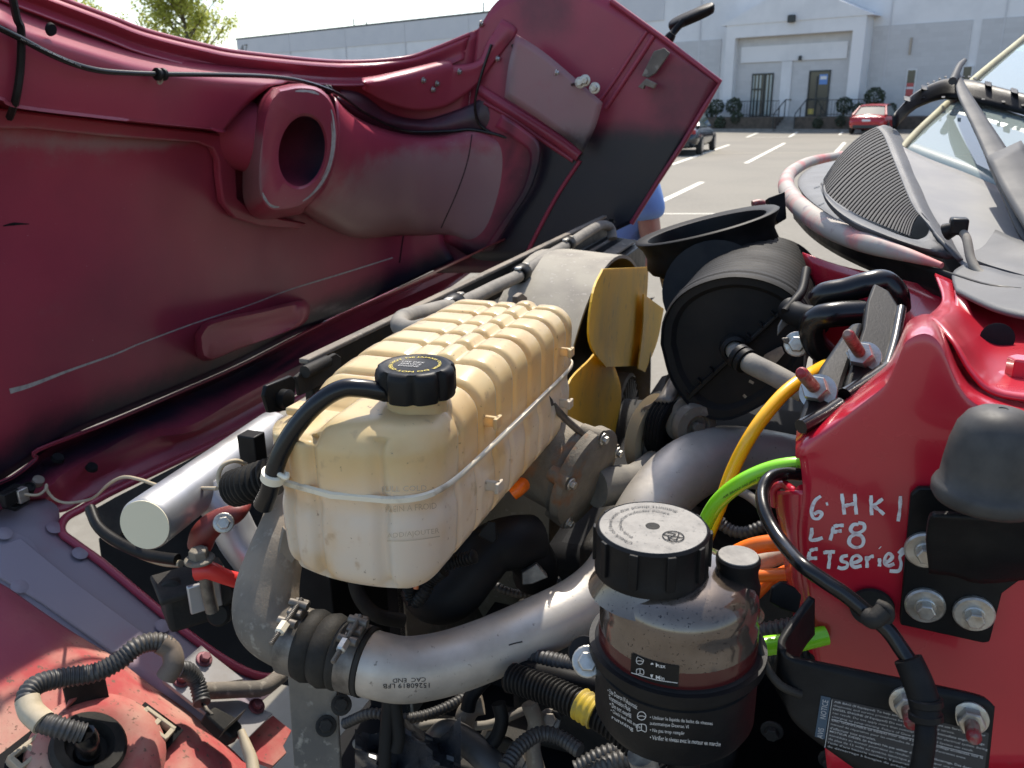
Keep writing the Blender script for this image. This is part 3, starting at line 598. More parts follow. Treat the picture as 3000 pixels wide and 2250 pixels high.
# stepped channel and wing above the duct
ch = [([(1000, 262), (1060, 275), (1140, 330), (1230, 350), (1300, 335), (1390, 300), (1420, 270)], .03), ([(990, 285), (1050, 318), (1130, 352), (1220, 368), (1300, 368), (1390, 345), (1440, 330)], .07),
      ([(985, 300), (1040, 345), (1110, 378), (1190, 400), (1290, 402), (1390, 385), (1470, 400)], .06)]
patch('duct_channel', [[HP(*p, t) for p in r] for r, t in ch], m_hood, HD, thick=-.003, cov=lambda x, y: .75, dust=hdust)
wg = [([(1060, 228), (1110, 220), (1200, 200), (1310, 176), (1325, 190), (1398, 178), (1425, 128), (1470, 55)], .07), ([(1062, 240), (1110, 238), (1205, 222), (1316, 196), (1335, 205), (1405, 190), (1445, 135), (1500, 72)], .105),
      ([(1068, 252), (1130, 272), (1210, 282), (1300, 262), (1345, 240), (1408, 206), (1455, 150), (1515, 95)], .10), ([(1062, 262), (1130, 300), (1212, 324), (1290, 318), (1345, 290), (1400, 244), (1440, 190), (1480, 140)], .09)]
hp('hinge_wing', [[HP(*p, t) for p in r] for r, t in wg], 'maroon stepped wing bracket under the hood rim')
# passenger side fender
FU = 2.42
fd = [[HP(1400, 85, .0)]+[UP(*p, FU) for p in [(1475, -10), (1650, -60), (1800, 8), (1950, 118), (2110, 240)]],
      [HP(1385, 210, 0)]+[UP(*p, FU) for p in [(1500, 180), (1640, 200), (1780, 240), (1920, 275), (2062, 318)]],
      [HP(1370, 330, 0)]+[UP(*p, FU) for p in [(1500, 330), (1640, 350), (1760, 380), (1880, 400), (1998, 425)]],
      [HP(1330, 560, 0)]+[UP(*p, FU) for p in [(1440, 560), (1580, 560), (1720, 570), (1830, 562), (1922, 540)]],
      [HP(1300, 705, 0)]+[UP(*p, FU) for p in [(1400, 760), (1520, 760), (1640, 740), (1750, 700), (1850, 655)]]]
FE = hp('passenger_fender', fd, 'maroon passenger fender of the raised hood, blackened towards its lower edge', su=6, sv=6)
patch('fender_root', [[UP(*p, 2.45) for p in r] for r in [[(1270, 560), (1380, 570), (1500, 580)], [(1270, 690), (1380, 700), (1520, 720)], [(1270, 800), (1400, 800), (1540, 800)]]], m_hood, HD, thick=-.003, cov=lambda x, y: .7)
tube('fender_lip', [UP(*p, FU-.004) for p in [(1790, 2), (1950, 118), (2110, 240), (2062, 318), (1998, 425), (1922, 540), (1850, 655)]], .007, m_hood, HD, lin=True, seg=8)
hp('side_liner', [[UP(*p, u) for p, u in zip(r, (2.31, 2.32, 2.33, 2.34))] for r in [[(1512, 100), (1590, 150), (1680, 225), (1765, 300)], [(1490, 190), (1570, 240), (1670, 310), (1745, 370)], [(1478, 285), (1550, 330), (1650, 400), (1708, 448)]]], 'dust-grey liner panel inside the passenger fender')
for pts, rd in (([(1405, 262), (1470, 305), (1560, 362), (1640, 415), (1698, 458)], .022), ([(1420, 300), (1500, 345), (1590, 410), (1680, 470)], .010), ([(1775, 318), (1830, 235), (1880, 160), (1915, 105)], .009), ([(1755, 300), (1808, 225), (1860, 145), (1895, 92)], .007), ([(1700, 470), (1640, 560), (1590, 650), (1545, 740)], .008)):
    tube('fender_rib', [UP(x, y, 2.418) for x, y in pts], rd*.8, FE.data.materials[0], HD, seg=8)
hp('lower_channel', [[UP(*p, 2.36) for p in r] for r in [[(1470, 335), (1530, 375), (1582, 430), (1560, 540), (1500, 640), (1440, 735)], [(1450, 372), (1510, 410), (1552, 455), (1530, 555), (1470, 650), (1410, 740)]]], su=5)
V, Fc = plate_g([UP(x, y, 2.38) for x, y in [(1915, 150), (1945, 140), (1962, 155), (1920, 215), (1898, 228), (1880, 222)]], .012); mk('latch_plate', V, Fc, m_greyd, HD, bevel=.002)
V, Fc = plate_g([UP(x, y, 2.36) for x, y in [(1892, 230), (1922, 245), (1915, 260), (1888, 250), (1884, 262), (1868, 255)]], .02); mk('latch_hook', V, Fc, m_greyd, HD, bevel=.002)
# bracket corner at the rim top, small screws and clips
for x, y, t in ((1408, 70, .03), (1240, 235, .108), (1280, 245, .108), (1345, 210, .11), (1268, 262, .105), (1457, 172, .1), (1630, 212, .02)): bolt(HP(x, y, t) if x < 1600 else UP(x, y, 2.3), HN, .006, m_steel, HD)
for x, y in ((1700, 242), (1714, 236), (1742, 258)): bolt(UP(x, y, 2.3), -LL, .010, m_steel, HD)
# cables
cb = [(-60, 55), (0, 83), (60, 113), (150, 160), (230, 192), (300, 208), (380, 214), (470, 217), (560, 218), (680, 220), (780, 224), (870, 235), (950, 258), (1000, 282), (1080, 338), (1190, 384), (1310, 385), (1385, 380), (1480, 402), (1534, 434), (1565, 488), (1540, 558), (1502, 596), (1470, 655), (1450, 735)]
CB = tube('cable', [HP(x, y, .085 if x < 850 else (.10 if x < 1000 else (.09 if x < 1400 else .12))) for x, y in cb], [.0052]*6+[.0048]*19, m_gloss, HD, 'black cable running along the hood underside', sub=6)
text_on(CB, 'POLYCON HYBRID AIR BRAKE SAE J844 TYPE', [(62, 112), (238, 193), (236, 198), (60, 117)], m_wfaint, HD, off=.0004)
tube('cable', [HP(1500, 130, .1), HP(1530, 195, .1), HP(1570, 235, .1), HP(1625, 257, .1), UP(1690, 245, 2.3)], .004, m_gloss, HD)
tube('cable', [HP(1440, 130, .115), HP(1410, 220, .115), HP(1392, 300, .115), HP(1402, 360, .11), HP(1440, 390, .1)], .004, m_gloss, HD)
for x, y in ((470, 217), (964, 262)):
    lathe('cable_clip', HP(x-14, y, .085), LL, [(.009, 0), (.0115, .002), (.0115, .008), (.008, .010), (.008, .014), (.0115, .016), (.0115, .022), (.009, .024)], m_blk, HD, seg=16)
tube('clip_tab', [HP(478, 222, .09), HP(475, 236, .085), HP(468, 244, .08), HP(463, 240, .08), HP(464, 228, .085)], .0028, m_steel, HD, seg=6)
tube('fender_clip', [HP(1500, 590, .13), HP(1512, 600, .13)], .009, m_cream, HD, seg=8)
# ledge stiffener, pull bump, scratch
bp = loop([(578, 985), (600, 950), (660, 930), (780, 905), (868, 884), (893, 888), (900, 915), (880, 950), (800, 985), (700, 1020), (620, 1052), (585, 1040)], 40); bc = A([735, 965.])
LS = [[HP(*(bc+(p-bc)*1.06), -.002) for p in bp], [HP(*(bc+(p-bc)*1.0), .05) for p in bp], [HP(*(bc+(p-bc)*.92+A([0, 4])), .075) for p in bp], [HP(*(bc+(p-bc)*A([.80, .5])+A([0, -4])), .068) for p in bp]]
V = [p for l in LS for p in l]+[HP(735, 960, .066)]; n_ = len(bp)
mk('stiffener_bulge', V, [(j*n_+k, j*n_+(k+1) % n_, (j+1)*n_+(k+1) % n_, (j+1)*n_+k) for j in range(3) for k in range(n_)]+[(3*n_+k, 3*n_+(k+1) % n_, 4*n_) for k in range(n_)], m_hood, HD, 'smooth maroon elongated bulge on the hood underside', ang=75, cov=lambda x, y: .7*sm(y-(-.33*x+1255), 0, 40))
stroke(HD, [[(28, 1146), (90, 1128), (200, 1086), (330, 1040), (400, 1010)]], [16, 12, 7, 5, 4], m_scr, HD, 'scratch', n=14)
stroke(HD, [[(400, 1010), (560, 950), (720, 897), (850, 848), (1000, 802), (1150, 755)]], [4, 3.5, 3, 4, 3], m_scr, HD, 'scratch', n=10)
stroke(HD, [[(8, 662), (40, 656), (85, 656)]], [3, 9, 2], m_void, HD, 'scuff', n=6)
stroke(HD, [[(1170, 770), (1180, 700), (1190, 650)]], 4, m_void, HD, 'panel_joint', n=6)
# front edge: crease lip, ledge, inner wall, lower lip (the frame round the grille opening)
def fcov(x, y):
    c = .55*math.exp(-((y-np.interp(x, [0, 800], [1430, 1060]))/40)**2)+.35
    return c*(1-.75*sm(x, 150, 500)*sm(y, 1550, 1750))*(1-.5*sm(y, 1500, 1560))
def fdust(x, y): return .85*math.exp(-((y-(1640+.55*(x-150)))/70)**2)*sm(y, 1500, 1600)
def fp(name, rows, lab=None, th=-.003, su=5, sv=3): return patch(name, rows, m_hood, HD, lab, thick=th, su=su, sv=sv, cov=fcov, dust=fdust)
l1 = [(-120, 1468), (0, 1414), (45, 1392), (104, 1345), (112, 1318), (300, 1245), (500, 1160), (700, 1072), (860, 990), (1000, 920), (1180, 840), (1480, 700)]
l1b = [(-120, 1490), (0, 1436), (48, 1412), (118, 1362), (136, 1342), (316, 1258), (514, 1172), (710, 1086), (870, 1004), (1010, 932), (1190, 852), (1500, 712)]
fp('front_ledge', [[HP(x, y, .0) for x, y in l1], [HP(x, y, .012) for x, y in l1], [FP(x, y, .0) for x, y in l1b],
                   [FP(*p, .04) for p in [(-120, 1540), (0, 1490), (60, 1462), (150, 1420), (185, 1388), (290, 1330), (420, 1262), (560, 1245), (690, 1172), (790, 1118), (900, 1060), (1200, 930)]],
                   [FP(*p, -.02) for p in [(-120, 1545), (0, 1495), (65, 1468), (170, 1470), (230, 1430), (340, 1375), (470, 1318), (590, 1270), (700, 1215), (800, 1160), (900, 1105), (1200, 980)]],
                   [FP(*p, -.03) for p in [(-120, 1550), (0, 1500), (70, 1475), (178, 1500), (260, 1462), (380, 1410), (500, 1350), (610, 1300), (720, 1245), (810, 1195), (900, 1140), (1200, 1010)]]], 'dark maroon inner front edge of the hood above the grille opening')
tube('crease_hem', [HP(x, y, .006) for x, y in l1], .0045, m_hood, HD, sub=4, seg=8)
ra = [(-120, 1500), (60, 1450), (165, 1480), (186, 1566), (300, 1648), (420, 1748), (540, 1850), (640, 1922), (730, 1975), (840, 1992)]
rb = [(-120, 1660), (-60, 1690), (0, 1715), (80, 1772), (160, 1828), (240, 1885), (330, 1935), (430, 2000), (520, 2070), (640, 2160)]
mid = [((a[0]*.55+b[0]*.45), (a[1]*.55+b[1]*.45)) for a, b in zip(ra, rb)]
m_surr = M('grey_overspray', (.235, .205, .235), .6, col2=(.27, .12, .155), scale=3.2, lo=.5, hi=.75, bump=.05, bscale=300, rvar=.08)
SB = patch('grille_surround', [[FP(*p, .0) for p in ra], [FP(*p, .012) for p in mid], [FP(p[0]-4, p[1]+3, .014) for p in mid], [FP(*p, .014) for p in rb]], m_surr, HD, 'purple-grey overspray frame beside the grille opening', thick=-.003, su=5, sv=3)
tube('opening_lip', [FP(*p, .006) for p in [(900, 1150), (720, 1255), (500, 1360), (330, 1440), (240, 1490), (190, 1520), (182, 1560), (220, 1592), (300, 1650), (420, 1750), (540, 1850), (640, 1922), (730, 1972), (800, 1985), (850, 1970)]], .0085, m_hood, HD, sub=6, seg=8)
pl_ = [(0, 1600), (60, 1575), (200, 1690), (430, 1860), (400, 1905), (330, 1910), (120, 1762), (0, 1690)]
plate('surround_tray', [FP(*p, .022) for p in pl_], .006, m_surr, HD)
for x, y in ((235, 1620), (12, 1562), (478, 1833), (58, 1718), (160, 1545)): lathe('hole_plug', FP(x, y, .012 if x in (235, 478, 160) else .022), FN, [(.0, .0025), (.014, .0006), (.0150, .0)], m_surr, HD, seg=20)
for x, y in ((168, 1345), (268, 1372)): lathe('ledge_hole', FP(x, y, .035), FN, [(.0, .008), (.011, .008), (.013, .0)], m_void, HD, seg=16)
# latch at the left end with its wire
LA = plate('hood_latch', [FP(*p, .05) for p in [(0, 1440), (40, 1415), (75, 1418), (95, 1440), (85, 1470), (50, 1490), (10, 1480)]], .01, m_blk, HD, 'small black latch unit on the hood front edge')
lathe('hole_plug', FP(84, 1428, .055), FN, [(.012, -.01), (.012, .004), (.008, .006), (.007, .002)], m_blkd, HD, seg=16)
lathe('hole_plug', FP(112, 1408, .045), FN, [(.011, -.01), (.011, .004), (.004, .005)], m_greyd, HD, seg=16)
for x, y in ((35, 1455), (62, 1450), (22, 1462)): box('latch_clip', FP(x, y, .065), LL*.011, ZZ*.014, RR*.008, m_steel if x > 50 else m_blk, HD)
tube('latch_wire', [FP(70, 1448, .07), FP(110, 1450, .07), FP(132, 1435, .07), FP(136, 1420, .07), FP(140, 1440, .06), FP(165, 1465, .05), FP(205, 1473, .06), FP(270, 1460, .09), P(320, 1418, 1.45), P(362, 1398, 1.4), P(410, 1405, 1.35), P(475, 1425, 1.28), P(560, 1430, 1.2), P(636, 1431, 1.12)], .0028, m_tan, HD, 'thin tan wire looping away from the latch')
# driver fender corner (dusty) with headlamp back
def dshade(x, y): return .85*(1-sm(y-(1990-.62*x), -30, 60))  # raised hood's cast shadow on the fender, painted as a darker red
do = [[(-120, 1665), (0, 1708), (110, 1782), (220, 1856), (330, 1922), (440, 2005), (560, 2090), (680, 2195), (745, 2262)],
      [(-120, 1720), (0, 1765), (100, 1835), (205, 1905), (310, 1965), (420, 2045), (540, 2125), (655, 2215), (700, 2268)],
      [(-120, 1900), (0, 1930), (90, 1980), (180, 2030), (280, 2080), (380, 2140), (480, 2200), (560, 2250), (620, 2290)],
      [(-120, 2300), (0, 2300), (90, 2310), (180, 2320), (280, 2320), (380, 2330), (480, 2330), (560, 2330), (620, 2330)]]
DF = patch('driver_fender', [[FP(*p, t) for p in r] for r, t in zip(do, (.03, .075, .09, .10))], m_dred, HD, 'dusty faded red fender corner behind the driver side headlamp', thick=-.003, su=6, sv=8, cov=dshade)
stroke(DF, [[(418, 1990), (428, 2030), (436, 2100)]], 3, m_void, HD, 'shadow_gap', n=3) if False else None
lathe('headlamp_bowl', FP(285, 2215, .105), FN, [(.105, -.02), (.10, .012), (.08, .022), (.060, .026), (.05, .020)], m_dred, HD, 'dusty red dome behind the headlamp', seg=40, ang=60)
lathe('headlamp_boot', FP(255, 2195, .128), FN, [(.054, 0), (.055, .012), (.050, .018), (.036, .018), (.030, .006), (.028, -.01), (.0, -.012)], m_blkd, HD, 'dusty black rubber boot over the headlamp socket', seg=36)
lathe('boot_core', FP(252, 2210, .125), FN, [(.020, 0), (.018, .012), (.010, .018), (.0, .018)], m_blk, HD, seg=20)
for x, y, an in ((452, 2128, 0), (88, 2205, 1)):
    c = FP(x, y, .108); ax = nrm(FP(x+30, y+22, .1)-FP(x, y, .1)) if an == 0 else nrm(FP(x+30, y-24, .1)-FP(x, y, .1)); ay = nrm(np.cross(FN, ax)); parts = []
    for q, hx, hy in ((0, .030, .003), (1, .030, .003)): parts.append(box_g(c+ay*(.011 if q else -.011), ax*hx, ay*hy, FN*.012))
    for q in (-1, 0, 1): parts.append(box_g(c+ax*q*.027, ax*.004, ay*.0105, FN*.0115))
    V, Fc = merge(parts); mk('clip_nut', V, Fc, m_tan, HD, bevel=.001); box('clip_slot', c-FN*.008, ax*.04, ay*.028, FN*.003, m_void, HD, bevel=0)
lc = [(330, 2215, .13), (262, 2188, .17), (245, 2150, .20), (170, 2130, .20), (108, 2105, .19), (78, 2050, .19), (110, 2005, .19), (190, 1985, .19), (280, 1970, .20), (350, 1935, .215), (400, 1895, .23), (450, 1880, .235), (495, 1895, .23), (507, 1945, .22), (485, 1985, .2)]
lo_ = [FP(*p) for p in lc[2:]]
tube('wiring_loom', lo_, .0145, m_loom, HD, 'dusty black corrugated loom arching over the fender', amp=.07, pitch=.0065, seg=14)
tube('loom_tape', [FP(262, 2205, .14), FP(258, 2175, .185), FP(244, 2150, .2)], [.011, .016, .0165], m_gloss, HD, seg=12)
tube('loom_sleeve', [FP(128, 2118, .196), FP(92, 2085, .19), FP(80, 2050, .19)], .0172, M('tan_tape', (.52, .44, .31), .8, col2=(.4, .33, .22), scale=30), HD, seg=14)
tube('loom_sleeve', [FP(470, 1885, .233), FP(500, 1905, .228), FP(508, 1945, .22), FP(486, 1985, .2)], .0165, M('brown_tape', (.19, .145, .11), .7, col2=(.12, .1, .08), scale=30), HD, seg=14)
box('loom_bracket', FP(255, 2040, .13), nrm(FP(290, 2030, .1)-FP(220, 2050, .1))*.032, ZZ*.032, RR*.002, m_blkd, HD)
box('loom_bracket', FP(205, 2050, .105), nrm(FP(215, 2030, .1)-FP(205, 2075, .1))*.022, FN*.03, LL*.010, m_dred, HD)
tube('thin_wire_hood', [FP(640, 2175, .12), FP(560, 2100, .12)], .002, m_blk, HD) if False else None
# grey bracket with bolts, strut and connector between fender and radiator
BK = plate('hinge_bracket', [FP(*p, .06) for p in [(590, 1890), (625, 1920), (715, 1990), (600, 2010), (790, 2085), (800, 2090), (720, 2170), (640, 2120), (480, 1995), (478, 1985)]], .008, M('grey_bracket_paint', (.30, .29, .285), .6, col2=(.24, .22, .2), scale=14, bump=.05), HD, 'grey painted steel hinge bracket with flanged bolts')
for x, y in ((598, 1931), (531, 1991), (752, 2069)): bolt(FP(x, y, .062), FN, .010, M('maroon_bolt', (.16, .05, .06), .45, metal=.3), HD)
tube('hood_strut', [FP(585, 2025, .085), FP(700, 2020, .085), FP(770, 2015, .085), FP(815, 1985, .085), FP(850, 1955, .085)], .015, m_greyd, HD, 'grey steel strut rod bolted to the hinge bracket', sub=4, seg=14)
tube('wiring_loom', [FP(520, 1960, .16), FP(550, 1965, .15), FP(575, 1995, .13), FP(588, 2040, .12), FP(592, 2060, .12)], .014, m_loom, HD, 'short black corrugated loom over the hinge bracket', amp=.06, pitch=.006)
cn = plate('connector', [FP(*p, .13) for p in [(600, 2090), (630, 2068), (690, 2100), (712, 2125), (705, 2150), (680, 2162), (640, 2130)]], .03, m_blkd, HD, 'dusty black wiring connector', bevel=.004)
box('connector_collar', FP(682, 2118, .137), nrm(FP(692, 2110, .1)-FP(670, 2130, .1))*.020, LL*.007, FN*.018, m_greyd, HD)
for k in range(3): tube('connector_wire', [FP(592+k*3, 2062, .12), FP(602+k*4, 2080, .13), FP(615+k*4, 2092, .13)], .002, m_greyd if k else m_blk, HD, seg=6)
tube('taped_cable', [FP(706, 2140, .14), FP(724, 2190, .14), FP(738, 2230, .14), FP(745, 2290, .14)], [.006, .009, .010, .011], m_tan, HD, seg=10)
plate('fender_edge', [FP(*p, .03) for p in [(720, 2160), (800, 2095), (855, 2140), (830, 2185), (840, 2205), (800, 2245), (760, 2230), (735, 2200)]], .01, m_dred, HD, cov=lambda x, y: .1)
# side mirror on the far fender
MI = lathe('mirror_base', UP(1957, 118, 2.44), nrm(UP(2000, 55, 2.3)-UP(1957, 118, 2.3)), [(.016, -.02), (.014, .01), (.011, .02)], m_blk, TR, 'black spotter mirror on a short arm at the far fender')
tube('mirror_arm', [UP(1957, 118, 2.44), UP(1975, 92, 2.46), UP(2002, 62, 2.47)], .010, m_blk, MI, seg=8)
mc = UP(2025, 47, 2.48); ma, mb_ = nrm(UP(2085, 20, 2.32)-UP(1970, 70, 2.32)), None
V, Fc = [], []
for j, (sc, of) in enumerate(((.6, -.016), (.96, -.012), (1, 0), (.97, .006), (.9, .008))):
    for k in range(28):
        an = 6.283*k/28; nx = nrm(-.55*LL+.83*ZZ*1 - .1*RR); ay_ = nrm(np.cross(nx, ma)); V.append(mc+ma*.066*sc*math.copysign(abs(math.cos(an))**.6, math.cos(an))+ay_*.020*sc*math.copysign(abs(math.sin(an))**.6, math.sin(an))+nx*of)
for j in range(4):
    for k in range(28): Fc.append((j*28+k, j*28+(k+1) % 28, (j+1)*28+(k+1) % 28, (j+1)*28+k))
Fc += [tuple(range(27, -1, -1)), tuple(4*28+k for k in range(28))]; mk('mirror_head', V, Fc, m_blk, MI, ang=60)
# ---------- radiator support, hose, shroud, fan ----------
def prism(name, prof, u0, u1, mat, par, label=None, bevel=.002):
    n = len(prof); V = [W(u0, r, z) for r, z in prof]+[W(u1, r, z) for r, z in prof]
    Fc = [tuple(range(n)), tuple(range(2*n-1, n-1, -1))]+[(i, i+n, (i+1) % n+n, (i+1) % n) for i in range(n)]
    return mk(name, V, Fc, mat, par, label, bevel=bevel, smooth=False)
RS = prism('radiator_support', [(-.628, 1.388), (-.620, 1.388), (-.612, 1.335), (-.50, 1.322), (-.50, 1.10), (-.60, 1.10), (-.628, 1.32)], .86, 2.36, m_blk, TR, 'dusty black radiator top support with a bright upper edge', bevel=.003)
prism('support_edge', [(-.632, 1.393), (-.617, 1.393), (-.617, 1.386), (-.632, 1.386)], .86, 2.36, m_greyd, RS)
prism('support_edge', [(-.55, 1.338), (-.515, 1.336), (-.515, 1.329), (-.55, 1.331)], 1.02, 2.3, m_greyd, RS)
prism('radiator_core', [(-.66, 1.30), (-.58, 1.30), (-.58, .55), (-.66, .55)], 1.0, 2.25, m_void, TR, 'dark radiator core under the top support')
plate('support_bracket', [RP(*p, -.60) for p in [(775, 1160), (782, 1130), (855, 1100), (868, 1112), (862, 1200), (790, 1210)]], .006, m_blk, RS)
plate('support_bracket', [RP(*p, -.60) for p in [(868, 1105), (900, 1080), (985, 1035), (1000, 1045), (1000, 1100), (880, 1160)]], .006, m_blkd, RS)
tube('bracket_roll', [RP(893, 1090, -.595), RP(960, 1058, -.595)], .008, m_blkd, RS, seg=10)
lathe('rubber_plug', RP(830, 1168, -.598), RR, [(.012, -.004), (.012, .008), (.006, .012), (.0, .012)], m_blk, RS, seg=18)
hs = [(1250, 958, -.47), (1205, 968, -.49), (1172, 955, -.52), (1182, 932, -.54), (1235, 919, -.55), (1294, 903, -.555), (1340, 892, -.56), (1389, 872, -.56), (1452, 840, -.56), (1529, 803, -.56), (1601, 754, -.56), (1669, 714, -.56), (1723, 679, -.56), (1762, 660, -.56), (1788, 668, -.55), (1795, 700, -.54)]
HS = tube('vent_hose', [RP(*p) for p in hs], .0125, m_hose, TR, 'dusty grey hose clipped along the radiator top support', seg=16, sub=6)
for x, y in ((1328, 893), (1527, 800), (1662, 716)):
    c = RP(x, y, -.56); lathe('hose_clip', c-LL*.016, LL, [(.0155, 0), (.0175, .003), (.0175, .029), (.0155, .032)], m_blk, HS, seg=20); box('clip_foot', c-ZZ*.03+LL*.006, LL*.012, RR*.010, ZZ*.022, m_blk, HS)
    for sg in (-1, 1): box('clip_tab', c+LL*sg*.018+ZZ*.013+RR*.002, LL*.011, RR*.006, ZZ*.003, m_steel, HS)
bolt(RP(1790, 650, -.55), ZZ, .007, m_blk, HS)
FC = (1.655, .975)
SH = None
def ringp(an, rad, r): return W(FC[0]+rad*math.cos(an), r, FC[1]+rad*math.sin(an))
V, Fc = [], []; prof = [(.43, -.585), (.431, -.57), (.432, -.53), (.425, -.43), (.425, -.415), (.418, -.415), (.416, -.50)]; N = 72
for rad, r in prof: V += [ringp(2*math.pi*k/N, rad, r) for k in range(N)]
for j in range(len(prof)-1):
    for k in range(N): Fc.append((j*N+k, j*N+(k+1) % N, (j+1)*N+(k+1) % N, (j+1)*N+k))
SH = mk('fan_shroud', V, Fc, M('shroud_grey', (.30, .275, .22), .8, col2=(.2, .18, .15), scale=10, col3=(.36, .33, .28), s3=80, bump=.1), TR, 'dust-coated grey round fan shroud behind the radiator', ang=45)
prism('shroud_panel', [(-.597, 1.335), (-.585, 1.337), (-.575, .6), (-.59, .6)], 1.0, 2.3, m_greyd, SH)
plate('shroud_tab', [RP(*p, -.50) for p in [(1515, 870), (1530, 858), (1545, 870), (1545, 905), (1520, 912)]], .01, m_greyd, SH)
FA = lathe('cooling_fan', W(FC[0], -.44, FC[1]), RR, [(.0, .02), (.09, .02), (.115, .05), (.115, .09), (.10, .10), (.0, .11)], m_dirt, TR, 'yellow bladed engine cooling fan inside the shroud', seg=40)
for pts in ([(1768, 788, -.33), (1900, 782, -.41)], [(1738, 860, -.32), (1896, 860, -.41)], [(1728, 1000, -.32), (1882, 1000, -.41)], [(1775, 1075, -.34), (1870, 1072, -.41)]), \
           ([(1886, 862, -.38), (1945, 905, -.42)], [(1884, 960, -.38), (1926, 1000, -.42)], [(1870, 1080, -.38), (1890, 1090, -.42)]):
    patch('fan_blade', [[RP(*a), RP((a[0]+b[0])/2, (a[1]+b[1])/2, (a[2]+b[2])/2-.006), RP(*b)] for a, b in pts], m_yel, FA, thick=-.003, su=5, sv=5, smooth=False)
V, Fc = patch_g([[RP(1783, 985, -.36), RP(1784, 986, -.36), RP(1785, 987, -.36)], [RP(1732, 1050, -.345), RP(1764, 1055, -.36), RP(1795, 1055, -.378)], [RP(1664, 1130, -.335), RP(1738, 1140, -.36), RP(1820, 1145, -.385)], [RP(1660, 1260, -.335), RP(1730, 1265, -.36), RP(1808, 1270, -.385)], [RP(1670, 1390, -.34), RP(1730, 1390, -.36), RP(1795, 1390, -.38)]], 5, 5)
mk('fan_blade', V, Fc, m_yel, FA, smooth=False, thick=-.003)
for an in (190, 230, 270, 310, 350):
    a = math.radians(an); patch('fan_blade', [[ringp(a-.2, rr_, -.40), ringp(a, rr_, -.37), ringp(a+.2, rr_, -.33)] for rr_ in (.11, .25, .39)], m_yel, FA, thick=-.004)
cl = RP(1858, 1235, -.40); V, Fc = [], []
CLU = lathe('fan_clutch', cl-RR*.03, RR, [(.02, -.04), (.10, -.035), (.115, -.015), (.115, .012), (.108, .016), (.102, .008), (.05, .004), (.04, .012), (.0, .016)], M('clutch_tan', (.26, .21, .14), .7, col2=(.16, .13, .1), scale=12), TR, 'finned tan fan clutch behind the fan blades', seg=48)
for k in range(26):
    a = 2*math.pi*k/26; d = LL*math.cos(a)+ZZ*math.sin(a); t = -LL*math.sin(a)+ZZ*math.cos(a); box('fin', cl+d*.078-RR*.020, d*.024, t*.003, RR*.006, CLU.data.materials[0], CLU, bevel=0)
# pulleys and belt
for nm, x, y, d, rd, wdt, mt, lb in (('pulley', 1918, 1275, 1.24, .062, .010, m_tan, 'tan-edged belt pulley in front of the fan clutch'), ('pulley', 1962, 1250, 1.2, .046, .014, m_blk, 'black ribbed belt pulley next to the alternator'), ('idler_pulley', 2010, 1130, 1.3, .03, .02, m_dirt, 'small idler pulley above the black pulley')):
    c = P(x, y, d); ax = nrm(RR*.92-LL*.39); prf = [(rd*.35, -wdt*.5), (rd*.9, -wdt)]
    for q in range(5): prf += [(rd, -wdt+q*wdt*.4), (rd*.93, -wdt+q*wdt*.4+wdt*.2)]
    prf += [(rd*1.03, wdt), (rd*.8, wdt*1.05), (rd*.7, wdt*.5), (rd*.3, wdt*.6), (rd*.25, wdt*1.4), (.0, wdt*1.4)]; lathe(nm, c, ax, prf, mt, TR, lb, seg=40)
BE = patch('drive_belt', [[P(x, y, d), P(x+44, y+10, d-.01)] for x, y, d in [(1868, 1380, 1.22), (1862, 1320, 1.22), (1868, 1250, 1.21), (1880, 1200, 1.2), (1905, 1185, 1.19), (1930, 1160, 1.18), (1960, 1110, 1.2), (1990, 1080, 1.22)]], m_clamp, TR, 'worn grey drive belt around the pulleys', thick=-.004, su=3, sv=4)
AL_ = lathe('alternator', P(2015, 1232, 1.18), nrm(RR*.6-LL*.75), [(.02, -.04), (.030, -.036), (.034, -.02), (.034, -.002), (.027, .002), (.027, .010), (.032, .013), (.030, .026), (.018, .030), (.016, .022), (.008, .022), (.008, .034), (.0, .035)], m_greyd, TR, 'cast aluminium alternator body beside the pulleys', seg=28)
plate('tensioner_arm', [P(x, y, 1.22) for x, y in [(1975, 1105), (2005, 1095), (1950, 1210), (1920, 1230)]], .012, m_can, TR, 'flat bare metal belt tensioner arm')
# ---------- coolant tank ----------
m_tank = bpy.data.materials.new('translucent_tank'); m_tank.use_nodes = True
_n, _l = m_tank.node_tree.nodes, m_tank.node_tree.links; _n.clear()
_o = _n.new('ShaderNodeOutputMaterial'); _tc = _n.new('ShaderNodeTexCoord'); _sp = _n.new('ShaderNodeSeparateXYZ'); _l.new(_tc.outputs['Object'], _sp.inputs[0])
def _noise(sc, det=5):
    x = _n.new('ShaderNodeTexNoise'); x.inputs['Scale'].default_value = sc; x.inputs['Detail'].default_value = det; _l.new(_tc.outputs['Object'], x.inputs['Vector']); return x.outputs[0]
def _mr(s, a, b):
    x = _n.new('ShaderNodeMapRange'); x.inputs[1].default_value = a; x.inputs[2].default_value = b; x.interpolation_type = 'SMOOTHSTEP'; _l.new(s, x.inputs[0]); return x.outputs[0]
def _mx(f, a, b):
    x = _n.new('ShaderNodeMix'); x.data_type = 'RGBA'; _l.new(f, x.inputs[0])
    for s, c in ((6, a), (7, b)):
        if isinstance(c, tuple): x.inputs[s].default_value = (*c, 1)
        else: _l.new(c, x.inputs[s])
    return x.outputs[2]
_ad = _n.new('ShaderNodeMath'); _ad.operation = 'MULTIPLY_ADD'; _l.new(_noise(14), _ad.inputs[0]); _ad.inputs[1].default_value = .06; _l.new(_sp.outputs[2], _ad.inputs[2])
_lv = _mr(_ad.outputs[0], 1.378, 1.440)
